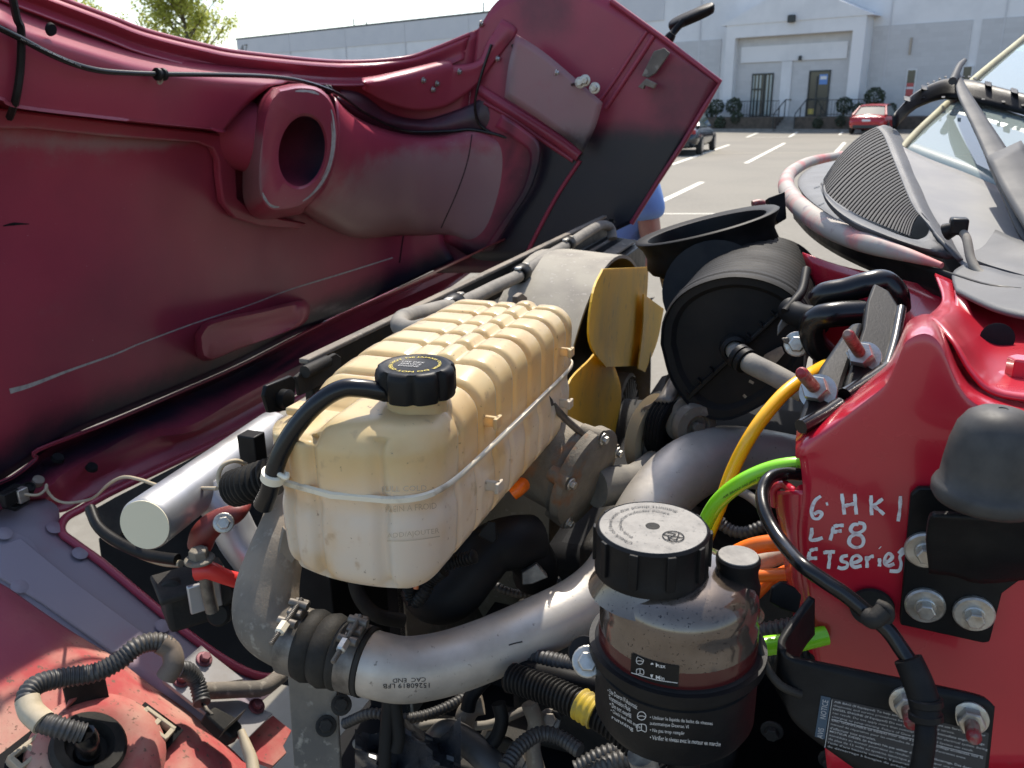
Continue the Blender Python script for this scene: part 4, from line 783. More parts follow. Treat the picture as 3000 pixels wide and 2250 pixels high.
_c = _mx(_lv, (.94, .88, .74), (1.0, .78, .41))                      # diffuse: cream; above the coolant line amber stain plus painted-in glow
_c = _mx(_mr(_noise(16, 8), .44, .80), _c, (.84, .58, .27)); _c = _mx(_mr(_noise(60, 6), .60, .78), _c, (.55, .42, .27)); _c = _mx(_mr(_noise(150, 3), .68, .74), _c, (.28, .22, .16))
_k = _mx(_lv, (.86, .72, .56), (1.0, .66, .18))                      # light coming through: dim milky below the line, amber above
_d = _n.new('ShaderNodeBsdfDiffuse'); _t = _n.new('ShaderNodeBsdfTranslucent'); _g = _n.new('ShaderNodeBsdfGlossy'); _g.inputs['Roughness'].default_value = .3
_l.new(_c, _d.inputs[0]); _l.new(_k, _t.inputs[0]); _m1 = _n.new('ShaderNodeMixShader'); _m1.inputs[0].default_value = .48; _l.new(_d.outputs[0], _m1.inputs[1]); _l.new(_t.outputs[0], _m1.inputs[2])
_fr = _n.new('ShaderNodeFresnel'); _fr.inputs[0].default_value = 1.4; _m2 = _n.new('ShaderNodeMixShader'); _l.new(_fr.outputs[0], _m2.inputs[0]); _l.new(_m1.outputs[0], _m2.inputs[1]); _l.new(_g.outputs[0], _m2.inputs[2]); _l.new(_m2.outputs[0], _o.inputs[0])
TU0, TU1, TR0, TR1, TZ0, TZ1 = .592, 1.030, -.485, -.306, 1.268, 1.452
GR = [.652+.0475*k for k in range(8)]
def tank_mesh():
    nu, nr_, nz = 150, 52, 52; V, Fc, idx = [], [], {}
    hu, hr_, hz = (TU1-TU0)/2, (TR1-TR0)/2, (TZ1-TZ0)/2; c = A([(TU0+TU1)/2, (TR0+TR1)/2, (TZ0+TZ1)/2]); rad = .030
    def lat(n): return [-1+2*k/n for k in range(n+1)]
    def add(i, j, k):
        key = (i, j, k)
        if key in idx: return idx[key]
        p = A([(-1+2*i/nu)*hu, (-1+2*j/nr_)*hr_, (-1+2*k/nz)*hz]); q = np.clip(p, [-hu+rad, -hr_+rad, -hz+rad], [hu-rad, hr_-rad, hz-rad])
        d = p-q; L = np.linalg.norm(d); n = d/L if L > 1e-9 else A([0, 0, 1.]); p = q+n*rad
        u, r, z = p+c
        # draft: slimmer towards the bottom and the front rounded
        zt = (z-TZ0)/(TZ1-TZ0); f = 1-.10*(1-zt)**2; r = c[1]+(r-c[1])*f
        fr = sm(TU0+.09-u, 0, .09)                      # front end bows forward in the middle
        b = (r-c[1])/hr_; u = u-.024*fr*(1-b*b)*(1 if zt < .75 else 1)
        dep = 0
        for g in GR[0:]:
            dep += (.0075 if g > GR[0]+.01 else .004)*math.exp(-((u-g)/.0036)**2)
        top = max(0, n[2])
        if u > GR[1]-.012:
            for rr_, dp in ((-.412, .0035), (-.384, .0035), (-.356, .004)): dep += top*dp*math.exp(-((r-rr_)/.0032)**2)
            if -.384 < r < -.356: dep -= top*.004*math.sin(math.pi*(r+.384)/.028)
            # pillow each cell
            ph = (u-GR[1])/.0475; dep += top*.0022*(2*abs((ph % 1)-.5))**4
        if n[2] > .3 and u < GR[1]: dep += .012*sm(GR[1]-u, 0, .05)*sm(-.402-r, 0, .03)*top*1.6
        # vertical flutes on the front end
        if fr > .15 and abs(n[2]) < .7:
            for rr_ in (-.452, -.418, -.352): dep += .008*fr*math.exp(-((r-rr_)/.0055)**2)
        dep += .004*math.exp(-((z-1.355)/.012)**2)*(1-abs(n[2]))
        z -= .016*sm(.80-u, 0, .20)*sm(zt, .45, .95)
        q = A([u, r, z])-n*dep; idx[key] = len(V); V.append(W(*q)); return idx[key]
    for k in (0, nz):
        for i in range(nu):
            for j in range(nr_):
                f = (add(i, j, k), add(i+1, j, k), add(i+1, j+1, k), add(i, j+1, k)); Fc.append(f if k else f[::-1])
    for j in (0, nr_):
        for i in range(nu):
            for k in range(nz):
                f = (add(i, j, k), add(i+1, j, k), add(i+1, j, k+1), add(i, j, k+1)); Fc.append(f[::-1] if j else f)
    for i in (0, nu):
        for j in range(nr_):
            for k in range(nz):
                f = (add(i, j, k), add(i, j+1, k), add(i, j+1, k+1), add(i, j, k+1)); Fc.append(f if i else f[::-1])
    Fc = [t[::-1] for t in Fc]
    return V, Fc
V, Fc = tank_mesh(); TK = mk('coolant_tank', V, Fc, m_tank, TR, 'cream translucent ribbed plastic coolant tank, amber at the top', ang=80)
# seam flange
fl = []
for k in range(96):
    a = 2*math.pi*k/96; ca, sa = math.cos(a), math.sin(a); e = .22
    u = (TU0+TU1)/2+(TU1-TU0)/2*1.004*math.copysign(abs(ca)**e, ca); r = (TR0+TR1)/2+(TR1-TR0)/2*1.03*math.copysign(abs(sa)**e, sa); b = (r-(TR0+TR1)/2)/((TR1-TR0)/2); u -= .024*sm(TU0+.09-u, 0, .09)*max(0, 1-b*b); fl.append((u, r))
V = []
for du, dz in ((0, -.0034), (.0032, -.0022), (.0032, .0022), (0, .0034)):
    for u, r in fl:
        q = A([u-(TU0+TU1)/2, r-(TR0+TR1)/2]); q = q/np.linalg.norm(q); V.append(W(u+q[0]*du, r+q[1]*du, 1.372+dz))
mk('seam_flange', V, [(j*96+k, j*96+(k+1) % 96, (j+1)*96+(k+1) % 96, (j+1)*96+k) for j in range(3) for k in range(96)], M('cream_flange', (.72, .64, .48), .5, col2=(.4, .32, .22), scale=40, lo=.55, hi=.75), TK, ang=60)
_q = T(ZP(1219, 1120, 1.458)); nk = W(_q[0], _q[1], 1.429)
lathe('filler_neck', nk, ZZ, [(.040, -.02), (.034, -.004), (.0285, .002), (.0285, .018), (.031, .020), (.031, .024), (.027, .026)], m_tank, TK, seg=40)
for x, y in ((1420, 1232), (1425, 1420), (1642, 1030), (1640, 1180)):
    h = cast(TK, x, y, 0)
    if h is not None: box('lug', h+RR*.006, LL*.0025, RR*.010, ZZ*.0055, m_tank, TK, bevel=.001); box('lug', h+RR*.014, LL*.008, RR*.0022, ZZ*.0055, m_tank, TK, bevel=.001)
box('lug', W(.628, -.462, 1.425), LL*.012, RR*.012, ZZ*.004, m_tank, TK)
tube('hose_spigot', [RP(1275, 950, -.455), RP(1230, 962, -.475)], [.011, .0095], m_tank, TK, seg=14)
m_emb = M('grimy_raised_letters', (.58, .48, .34), .6)
for tx, q in (('FULL COLD', [(1120, 1424), (1248, 1420), (1248, 1436), (1120, 1440)]), ('PLEIN A FROID', [(1130, 1482), (1276, 1470), (1277, 1489), (1131, 1500)]), ('ADD/AJOUTER', [(1136, 1562), (1284, 1546), (1285, 1565), (1137, 1580)])):
    text_on(TK, tx, q, m_emb, TK, 'raised_lettering', off=.0012)
stroke(TK, [[(1136, 1583), (1200, 1582), (1286, 1570)]], 3, m_emb, TK, 'level_mark', off=.0012)
# cap
cp = W(_q[0], _q[1], 1.446); prf = [(.0295, .0), (.036, .001), (.0375, .004), (.0375, .022), (.036, .0275), (.033, .0295), (.0285, .0297), (.0275, .0290), (.0, .0290)]
CP = lathe('pressure_cap', cp, ZZ, prf, m_blk, TK, 'black scalloped coolant pressure cap with worn yellow print', seg=96, lob=(8, .11, (1, 2, 3, 4), 3), ang=50)
ct = cp+ZZ*.0297; cx_, cy_, _ = proj(ct)
def ringtext(body, rad, a0, a1, hgt, mat, bold=0, par=None, top=None, ax=(LL, RR), nz_=ZZ, cen=None):
    V0, F0 = tmesh(body, 1.0, bold); lo, hi = V0.min(0), V0.max(0); out = []
    for v in V0:
        s = (v[0]-lo[0])/(hi[0]-lo[0]); t = (v[1]-lo[1])/(hi[1]-lo[1]); a = a0+(a1-a0)*s; rr_ = rad+hgt*t; out.append(cen+(ax[0]*math.cos(a)+ax[1]*math.sin(a))*rr_+nz_*.0004)
    return mk('lettering', out, F0, mat, par, smooth=False)
ringtext('DO NOT OPEN HOT', .0205, math.radians(120), math.radians(300), .0038, m_ylet, .01, TK, cen=cp+ZZ*.0292); ringtext('NE JAMAIS OUVRIR', .0205, math.radians(310), math.radians(470), .0038, m_ylet, .01, TK, cen=cp+ZZ*.0292)
for yy, tx in ((.006, 'USE DEX'), (.0, 'SERVICE'), (-.006, 'ENGINE')):
    V0, F0 = tmesh(tx); lo, hi = V0.min(0), V0.max(0); c_ = (lo+hi)/2; sc = .004/(hi[1]-lo[1])
    ux = nrm(RR*.9+LL*.1); uy = nrm(LL*.9-RR*.1); mk('lettering', [cp+ZZ*.0296+uy*(yy+(v[1]-c_[1])*sc)+ux*((v[0]-c_[0])*sc-.004) for v in V0], F0, m_wfaint, TK, smooth=False)
# overflow hose from the neck
ov = [(1135, 1150, .755), (1060, 1138, .745), (1000, 1140, .74), (935, 1178, .74), (872, 1245, .745), (825, 1320, .75), (800, 1390, .755), (788, 1440, .76), (772, 1480, .77)]
OV = tube('overflow_hose', [P(*p) for p in ov], [.0085]*8+[.0095], m_gloss, TK, 'smooth black hose looping from the filler neck down the tank end', seg=18)
tie = P(801, 1394, .755); lathe('cable_tie', tie, nrm(P(795, 1420, .76)-P(806, 1370, .75)), [(.0096, -.004), (.0112, -.004), (.0112, .004), (.0096, .004)], m_cream, TK, seg=28)
tube('cable_tie', [P(815, 1388, .75), P(838, 1400, .745), P(842, 1388, .75)], .0025, m_cream, TK, seg=8)
# ---------- can and linkage in front of the radiator ----------
ca, cb_ = P(425, 1537, 1.08), P(800, 1262, 1.50); cd = nrm(cb_-ca); L_ = np.linalg.norm(cb_-ca)
CN = lathe('charge_tube', ca, cd, [(.0, .002), (.0335, .0), (.036, .004), (.036, L_), (.0, L_)], m_can, TR, 'satin aluminium tube with a flat cream end plate', seg=40)
lathe('end_plate', ca-cd*.0015, cd, [(.0, 0), (.0335, 0), (.0335, .003)], M('cream_plate', (.70, .64, .46), .7), CN, seg=40)
tube('tube_branch', [P(610, 1430, 1.22), P(660, 1500, 1.22), P(700, 1580, 1.22), P(760, 1660, 1.22)], .030, m_can, CN, seg=24)
RC = tube('red_clamp', [P(585, 1600, 1.15), P(600, 1560, 1.14), P(640, 1525, 1.14), P(690, 1505, 1.14), P(715, 1490, 1.15), P(722, 1475, 1.16), P(700, 1480, 1.16), P(675, 1500, 1.15)], [.017, .018, .016, .013, .008, .006, .006, .006], M('dull_red_paint', (.20, .03, .025), .5, col2=(.14, .025, .02), scale=20), TR, 'dull red cast clamp on the aluminium tube', seg=12)
bolt(P(655, 1532, 1.12), nrm(C-P(655, 1532, 1.12)), .009, m_steel, RC)
tube('red_lever', [P(575, 1672, 1.13), P(610, 1670, 1.13), P(660, 1690, 1.14), P(715, 1705, 1.16)], [.014, .013, .011, .012], M('bright_red_plastic', (.62, .03, .025), .4), TR, 'bright red plastic lever below the red clamp', seg=10)
tube('lever_pin', [P(600, 1680, 1.14), P(610, 1740, 1.15), P(622, 1790, 1.16)], .009, m_clamp, TR, 'steel pin under the red lever', seg=12)
bolt(P(585, 1640, 1.12), ZZ, .013, m_iron, TR, name='clamp_nut')
VB = box('valve_block', P(570, 1745, 1.24), nrm(LL*.8+RR*.6)*.045, nrm(RR*.8-LL*.6)*.035, ZZ*.032, m_dirt, TR, 'grimy cast valve block under the red lever', bevel=.008)
box('valve_cover', P(560, 1700, 1.22), nrm(LL*.8+RR*.6)*.05, nrm(RR*.8-LL*.6)*.04, ZZ*.005, m_dirt, VB, bevel=.003)
box('valve_lug', P(600, 1745, 1.17), nrm(LL*.8+RR*.6)*.022, nrm(RR*.8-LL*.6)*.004, ZZ*.022, m_can, VB)
for x, y in ((500, 1735), (640, 1800), (655, 1740)): lathe('valve_port', P(x, y, 1.2), nrm(RR*.3-LL*.8+ZZ*.3), [(.018, -.03), (.018, .0), (.014, .004), (.0, .004)], m_blkd, VB, seg=20)
tube('black_cable', [P(265, 1490, 1.35), P(290, 1545, 1.32), P(350, 1590, 1.3), P(430, 1625, 1.28), P(520, 1640, 1.26)], .009, m_blk, TR, 'black cable with tan core curving under the aluminium tube', seg=10); tube('tan_cable', [P(260, 1500, 1.36), P(300, 1565, 1.33), P(380, 1612, 1.3), P(470, 1645, 1.28), P(530, 1652, 1.26)], .006, m_tan, TR, 'tan cable under the aluminium tube', seg=8)
tube('loop_wire', [P(720, 1360, 1.1), P(690, 1350, 1.08), P(655, 1362, 1.07), P(640, 1395, 1.07), P(648, 1430, 1.07), P(660, 1440, 1.07)], .003, m_tan, TR, 'tan wire loop above the rubber bellows', seg=8)
tube('rubber_bellows', [P(690, 1430, 1.0), P(740, 1415, .98), P(800, 1395, .97)], .021, m_blkd, TR, 'dusty rubber bellows disappearing behind the coolant tank', amp=.10, pitch=.007, seg=18)
box('black_module', P(742, 1330, 1.12), LL*.012, RR*.014, ZZ*.03, m_blk, TR, 'black module box behind the tank end')
# ---------- charge air elbow, boots, pipe ----------
EL = tube('intake_elbow', [P(842, 1440, 1.03), P(830, 1530, 1.0), P(808, 1620, .98), P(782, 1730, .97), P(786, 1812, .96), P(842, 1864, .955), P(890, 1880, .95)], [.020, .026, .032, .037, .038, .036, .034], m_greyd, TR, 'dusty grey cast intake elbow below the coolant tank', seg=28)
plate('elbow_web', [P(830, 1545, .95), P(855, 1570, .95), P(880, 1610, .96), P(815, 1735, .955), P(808, 1650, .95)], .01, m_greyd, EL)
ba, bb_ = P(850, 1872, .952), P(1075, 1938, .93); bdv = bb_-ba; bL = np.linalg.norm(bdv)
bp_ = [(.034, 0), (.037, .001), (.037, .19*bL), (.0395, .21*bL), (.0415, .30*bL), (.0395, .38*bL), (.0372, .405*bL), (.0395, .43*bL), (.0422, .52*bL), (.0395, .62*bL), (.0372, .645*bL), (.0395, .66*bL), (.040, .70*bL), (.0375, .74*bL), (.0375, .97*bL), (.039, .98*bL), (.039, 1.03*bL), (.036, 1.04*bL)]
BO = lathe('hose_boot', ba, bdv, bp_, m_blkd, TR, 'dusty black rubber hose boot with two bulges and steel clamps', seg=48, ang=60)
for t in (.10, .86):
    c = ba+bdv*t; ax = nrm(bdv); cl_ = lathe('hose_clamp', c-ax*.010, ax, [(.0376, 0), (.0388, .0), (.0388, .02), (.0376, .02)], m_clamp, BO, seg=48)
    up = nrm(C-c); up = nrm(up-ax*(up@ax)); sd_ = np.cross(ax, up); k = up*.75+sd_*(.5 if sd_[2] > 0 else -.5); k = nrm(k); q = c+k*.043; tg = nrm(np.cross(ax, k)); tg = tg if tg[2] < 0 else -tg
    box('clamp_bridge', q-tg*.012, ax*.009, tg*.012, k*.004, m_clamp, BO); tube('clamp_trunnion', [q-ax*.011-tg*.014+k*.004, q+ax*.011-tg*.014+k*.004], .005, m_clamp, BO, seg=10); tube('clamp_trunnion', [q-ax*.011+tg*.012+k*.003, q+ax*.011+tg*.012+k*.003], .005, m_clamp, BO, seg=10)
    tube('clamp_screw', [q-tg*.02+k*.006, q+tg*.046+k*.007], .0028, m_clamp, BO, seg=8, amp=.12, pitch=.002); lathe('clamp_nut', q+tg*.016+k*.006, tg, [(.0058, 0), (.0058, .012), (.004, .014)], m_cream if t < .5 else m_steel, BO, seg=6)
pp = [(1060, 1934, .93), (1110, 1950, .93), (1190, 1962, .94), (1300, 1945, .96), (1420, 1905, .985), (1560, 1843, 1.01), (1700, 1772, 1.04), (1790, 1690, 1.06), (1850, 1580, 1.08), (1920, 1470, 1.10), (2010, 1380, 1.13), (2110, 1340, 1.17), (2220, 1345, 1.2), (2360, 1370, 1.22)]
PI = tube('charge_pipe', [P(*p) for p in pp], [.0365]*8+[.039, .042, .044, .044, .044, .044], m_alu, TR, 'bent bare aluminium charge air pipe crossing the engine bay', seg=40, sub=8)
text_on(PI, 'CAC  END', [(1247, 1984), (1150, 1988), (1150, 2000), (1247, 1996)][0:4] and [(1247, 1996), (1150, 2000), (1150, 1988), (1247, 1984)], m_ink, PI, off=.0008)
text_on(PI, '15260819 LFB', [(1258, 2014), (1122, 2016), (1122, 2003), (1258, 2000)], m_ink, PI, off=.0008)
stroke(PI, [[(1490, 1890), (1510, 1884), (1530, 1880)]], 4, m_ink, PI, 'smudge')
plate('pipe_bracket', [P(x, y, 1.03) for x, y in [(1528, 1678), (1572, 1652), (1606, 1692), (1560, 1712), (1530, 1715)]], .02, m_clamp, TR, 'small grey bracket tab beside the aluminium pipe')
# ---------- things under and beside the tank ----------
wp = P(1712, 1395, 1.12); wa = nrm(RR*.86-LL*.22-ZZ*.22)
WP = lathe('water_pump_housing', wp-wa*.075, wa, [(.052, -.02), (.058, 0), (.063, .012), (.063, .05), (.066, .058), (.061, .064), (.072, .068), (.072, .082), (.064, .086), (.03, .09)], m_iron, TR, 'rust-speckled cast iron round housing beside the tank', seg=56)
lathe('clamp_ring', wp-wa*.088, wa, [(.06, -.012), (.067, -.008), (.067, .006), (.06, .01)], m_blk, WP, seg=40)
x_, y_, z_ = frame(wa)
for k in range(5):
    a = k*1.26+.3; d = x_*math.cos(a)+y_*math.sin(a); tube('boss', [wp-wa*.02+d*.060, wp+wa*.010+d*.064], [.012, .012], m_iron, WP, seg=12, lin=True); bolt(wp+wa*.012+d*.065, wa, .0055, m_steel, WP)
tube('tail_rod', [P(1600, 1165, 1.05), P(1660, 1230, 1.08), P(1740, 1300, 1.1)], .005, m_clamp, TR, 'bright steel stay rod below the tank lug', seg=8)
tube('grey_hose', [P(1745, 1430, 1.13), P(1810, 1420, 1.15), P(1870, 1410, 1.17), P(1940, 1360, 1.2)], .027, m_hose, TR, 'dusty grey hose leading from the iron housing', seg=20)
tube('orange_cap', [P(1500, 1445, 1.06), P(1520, 1430, 1.06), P(1532, 1420, 1.07)], .010, m_orange, TR, 'orange cap glimpsed beneath the tank', seg=12)
tube('coolant_hose', [P(1560, 1580, 1.07), P(1500, 1590, 1.05), P(1440, 1610, 1.04), P(1390, 1670, 1.03), P(1330, 1735, 1.03), P(1270, 1745, 1.04), P(1230, 1700, 1.05)], [.032, .034, .033, .032, .034, .034, .03], m_rub, TR, 'fat black rubber coolant hose below the tank', seg=22)
tube('coolant_hose', [P(1520, 1600, 1.06), P(1560, 1640, 1.08), P(1570, 1690, 1.1)], .03, m_rub, TR, 'short black hose stub dropping beside the pipe bracket', seg=18)
tube('split_loom', [P(1300, 1655, .93), P(1345, 1642, .93), P(1392, 1630, .92)], .0072, m_blk, TR, 'short open-ended black split loom under the tank', amp=.12, pitch=.0045)
tube('split_loom', [P(1205, 1690, .95), P(1200, 1740, .96), P(1215, 1762, .96), P(1240, 1740, .95), P(1262, 1700, .95), P(1300, 1670, .94)], .0075, m_blk, TR, 'looped black split loom hanging below the tank', amp=.10, pitch=.0045)
tube('copper_wire', [P(1215, 1690, .93), P(1220, 1705, .93), P(1218, 1725, .93)], .003, M('orange_copper', (.5, .16, .06), .5), TR, 'short orange wire in the looped loom', seg=6)
plate('tank_strap', [P(x, y, .98) for x, y in [(1400, 1570), (1430, 1525), (1452, 1530), (1457, 1580), (1445, 1595)]], .004, m_blk, TR, 'black strap end under the tank')
plate('engine_bracket', [P(x, y, 1.12) for x, y in [(1460, 1600), (1520, 1540), (1560, 1530), (1588, 1545), (1540, 1600), (1500, 1650)]], .01, m_dirt, TR, 'grimy engine bracket with a bolt hole'); bolt(P(1552, 1545, 1.115), nrm(ZZ-LL*.5), .010, m_blkd, TR, name='bracket_bolt')
# dark mass of the engine and frame
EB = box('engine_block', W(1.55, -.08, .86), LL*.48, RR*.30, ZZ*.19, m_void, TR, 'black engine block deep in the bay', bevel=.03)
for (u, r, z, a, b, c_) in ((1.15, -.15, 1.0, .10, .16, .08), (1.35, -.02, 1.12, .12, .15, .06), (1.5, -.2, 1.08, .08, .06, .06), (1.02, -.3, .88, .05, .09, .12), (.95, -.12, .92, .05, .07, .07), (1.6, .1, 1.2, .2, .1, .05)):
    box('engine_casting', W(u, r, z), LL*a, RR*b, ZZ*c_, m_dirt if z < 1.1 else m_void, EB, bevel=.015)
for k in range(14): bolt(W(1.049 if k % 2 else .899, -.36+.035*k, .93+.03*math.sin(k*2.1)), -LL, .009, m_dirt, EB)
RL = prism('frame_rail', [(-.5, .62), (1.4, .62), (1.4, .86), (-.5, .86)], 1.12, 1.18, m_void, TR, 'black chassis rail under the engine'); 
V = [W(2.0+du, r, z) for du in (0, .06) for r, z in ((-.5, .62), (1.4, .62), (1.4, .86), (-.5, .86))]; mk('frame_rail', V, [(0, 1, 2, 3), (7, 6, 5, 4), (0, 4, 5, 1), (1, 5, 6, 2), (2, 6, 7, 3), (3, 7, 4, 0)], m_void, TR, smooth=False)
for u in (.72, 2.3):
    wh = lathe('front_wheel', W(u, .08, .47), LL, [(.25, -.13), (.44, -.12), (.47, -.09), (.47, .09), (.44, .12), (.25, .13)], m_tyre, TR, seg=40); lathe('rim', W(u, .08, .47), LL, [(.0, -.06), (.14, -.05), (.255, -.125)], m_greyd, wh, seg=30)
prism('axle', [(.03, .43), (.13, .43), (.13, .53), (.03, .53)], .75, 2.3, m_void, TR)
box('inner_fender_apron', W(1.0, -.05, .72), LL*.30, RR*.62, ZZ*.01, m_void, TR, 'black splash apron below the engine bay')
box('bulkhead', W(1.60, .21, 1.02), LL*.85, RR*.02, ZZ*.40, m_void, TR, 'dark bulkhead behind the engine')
# side plate left of the pipe with holes
SPL = plate('radiator_side_plate', [P(x, y, .99) for x, y in [(840, 1945), (985, 1990), (990, 2110), (1000, 2300), (865, 2300)]], .01, m_greyd, TR, 'dusty brown radiator side plate below the hose boot')
for x, y in ((955, 2127), (1000, 2065)): bolt(P(x, y, .985), nrm(C-P(x, y, .985)), .008, m_blkd, SPL)
box('support_leg', P(985, 1690, 1.18), LL*.07, RR*.04, ZZ*.15, m_void, TR, 'black radiator support leg behind the elbow')
# hoses low in the bay
for nm, pts, rd, mt, cor, lb in (
        ('split_loom', [(1440, 1905, 1.0), (1560, 1925, .98), (1650, 1942, .96), (1760, 1968, .95), (1800, 1990, .95)], .0095, m_loom, 1, 'upper thin split loom in the bundle under the aluminium pipe'),
        ('split_loom', [(1430, 1925, 1.0), (1560, 1945, .98), (1650, 1962, .96), (1780, 1995, .95), (1830, 2010, .95)], .0095, m_loom, 1, 'lower thin split loom in the bundle under the aluminium pipe'),
        ('rubber_hose', [(1420, 1945, .99), (1560, 1970, .97), (1660, 1990, .95), (1760, 2012, .94), (1850, 2040, .94)], .013, m_rub, 0, 'smooth black hose below the split looms'),
        ('split_loom', [(1500, 1985, .95), (1600, 2020, .92), (1700, 2065, .89), (1780, 2110, .87), (1860, 2175, .85), (1940, 2270, .83)], .0155, m_blk, 1, 'thick black corrugated loom with a yellow tape band'),
        ('rubber_hose', [(1270, 2290, 1.1), (1270, 2190, 1.1), (1305, 2150, 1.08), (1345, 2160, 1.07), (1400, 2200, 1.05), (1460, 2260, 1.03), (1500, 2300, 1.02)], .018, m_loom, 0, 'dark grey hose bending along the bottom of the bay'),
        ('rubber_hose', [(1360, 2130, 1.12), (1365, 2095, 1.12), (1385, 2070, 1.12), (1415, 2062, 1.12)], .014, m_greyd, 0, 'short tan elbow hose in the dark of the bay'),
        ('thin_hose', [(1140, 2035, 1.0), (1135, 2100, 1.0), (1130, 2170, 1.0), (1125, 2260, 1.0)], .008, m_blkd, 0, 'one of two thin hoses hanging below the aluminium pipe'),
        ('thin_hose', [(1150, 2030, 1.0), (1160, 2090, 1.0), (1168, 2160, 1.0), (1160, 2200, 1.0)], .008, m_blkd, 0, 'one of two thin hoses hanging below the aluminium pipe'),
        ('rubber_hose', [(1370, 2080, 1.1), (1380, 2040, 1.1), (1420, 1990, 1.1)], .010, m_rub, 0, 'black hose rising to the pipe from the tan elbow'),
        ('thin_hose', [(1430, 2190, 1.05), (1455, 2160, 1.05), (1470, 2110, 1.05), (1460, 2060, 1.05)], .009, m_rub, 0, 'thin black hose curving through the dark bay'),
        ('split_loom', [(1690, 2255, .9), (1760, 2215, .9), (1830, 2195, .9)], .0095, m_loom, 1, 'thin loom at the foot of the fluid reservoir'), ('split_loom', [(1720, 2275, .88), (1790, 2235, .88), (1860, 2215, .88)], .0095, m_loom, 1, 'second thin loom at the foot of the fluid reservoir')):
    if not cor: lb = lb
    tube(nm, [P(*p) for p in pts], rd, mt, TR, lb, seg=14, **({'amp': .08, 'pitch': .0055} if cor else {}))
tube('tape_band', [P(1700, 2062, .886), P(1722, 2076, .88), P(1745, 2090, .875)], .0168, M('yellow_tape', (.48, .33, .02), .6, col2=(.2, .16, .06), scale=40), TR, 'yellow tape band on the thick loom', seg=16, amp=.05, pitch=.0055)
# torn plastic
rows = [[P(1040+k*62, 2290-40*j-(26*math.sin(k*1.9+j)+14*math.sin(k*3.7+j*2)), 1.02+.03*math.sin(k*2.3+j*1.7)) for k in range(6)] for j in range(5)]
patch('torn_plastic', rows, M('crumpled_black_film', (.03, .032, .038), .25, col2=(.055, .055, .06), scale=20), TR, 'crumpled dark plastic film low beside the radiator', thick=0, su=3, sv=3)

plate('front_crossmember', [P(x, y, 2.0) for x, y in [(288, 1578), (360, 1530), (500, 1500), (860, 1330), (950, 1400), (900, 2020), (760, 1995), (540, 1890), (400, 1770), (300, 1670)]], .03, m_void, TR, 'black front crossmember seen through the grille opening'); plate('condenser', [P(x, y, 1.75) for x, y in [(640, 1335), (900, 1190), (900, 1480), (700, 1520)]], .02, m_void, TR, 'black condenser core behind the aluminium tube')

plate('grille_bar', [P(x, y, 1.72) for x, y in [(262, 1500), (335, 1458), (640, 1302), (705, 1332), (430, 1485), (345, 1575), (300, 1548)]], .02, m_dirt, TR, 'grimy bar behind the grille opening lip')

for k, (pts, rd, mt, cor, lb) in enumerate((
        ([(1010, 2120, 1.12), (1090, 2090, 1.1), (1190, 2105, 1.1), (1290, 2080, 1.12), (1400, 2020, 1.15)], .007, m_loom, 1, 'thin dusty loom running under the aluminium pipe'),
        ([(1040, 2180, 1.15), (1150, 2150, 1.13), (1280, 2120, 1.13), (1420, 2125, 1.14), (1540, 2080, 1.15)], .006, m_hose, 0, 'thin grey line crossing the dark of the bay'),
        ([(1480, 2250, .98), (1520, 2190, 1.0), (1580, 2150, 1.02), (1640, 2160, 1.02), (1700, 2200, 1.0)], .009, m_loom, 1, 'dusty loom looping beside the thick taped loom'),
        ([(1550, 2060, 1.1), (1570, 2120, 1.1), (1560, 2190, 1.1), (1580, 2280, 1.1)], .011, m_greyd, 0, 'tan pipe dropping into the bay'),
        ([(1430, 1700, 1.15), (1480, 1730, 1.14), (1550, 1740, 1.14), (1640, 1700, 1.16)], .006, m_loom, 1, 'thin loom behind the fat coolant hose'),
        ([(1030, 1640, 1.1), (1050, 1740, 1.1), (1100, 1800, 1.1), (1180, 1820, 1.12)], .010, m_dirt, 0, 'dirty pipe in the shade below the tank'),
        ([(2080, 1480, .98), (2120, 1540, .98), (2180, 1560, .97), (2260, 1530, .96)], .007, m_loom, 1, 'thin loom below the green air line'),
        ([(2120, 1420, 1.02), (2190, 1450, 1.0), (2250, 1500, .98)], .006, m_hose, 0, 'grey line below the green air line'))):
    tube('engine_wire', [P(*p) for p in pts], rd, mt, TR, lb, seg=12, **({'amp': .08, 'pitch': .0055} if cor else {}))
for x, y, d, n_ in ((1330, 2200, 1.15, 1), (1440, 2160, 1.15, 1), (1520, 2230, 1.12, 1), (1610, 2110, 1.14, 1), (1240, 2230, 1.14, 1)): bolt(P(x, y, d), nrm(C-P(x, y, d)), .010, m_clamp, EB)
for x, y, d in ((1385, 2215, 1.18), (1500, 2140, 1.18), (1290, 2160, 1.2)): box('engine_bracket', P(x, y, d), LL*.035, RR*.03, ZZ*.012, m_dirt, EB, bevel=.004)
# ---------- air cleaner ----------
fo = loop([(1933, 1010), (1940, 940), (1975, 875), (2040, 830), (2130, 806), (2220, 812), (2300, 842), (2352, 890), (2380, 960), (2368, 1050), (2300, 1140), (2200, 1208), (2110, 1236), (2030, 1205), (1965, 1120)], 64)
fcx = A([2150, 1020.]); nF = len(fo)
def fring(sc, u, ddz=0): return [UP(*(fcx+(p-fcx)*sc), 1.10)+LL*(u-1.10)+ZZ*ddz for p in fo]
prf = [(.0, 1.112), (.80, 1.112), (.86, 1.104), (.955, 1.103), (.975, 1.098), (1.0, 1.104), (1.0, 1.118), (.985, 1.122), (1.01, 1.126), (1.01, 1.14), (.97, 1.144)]
for k in range(15): prf += [(.985, 1.15+k*.021), (1.0, 1.153+k*.021), (1.0, 1.161+k*.021), (.975, 1.165+k*.021)]
prf += [(.9, 1.48), (.0, 1.485)]
V, Fc = [], []
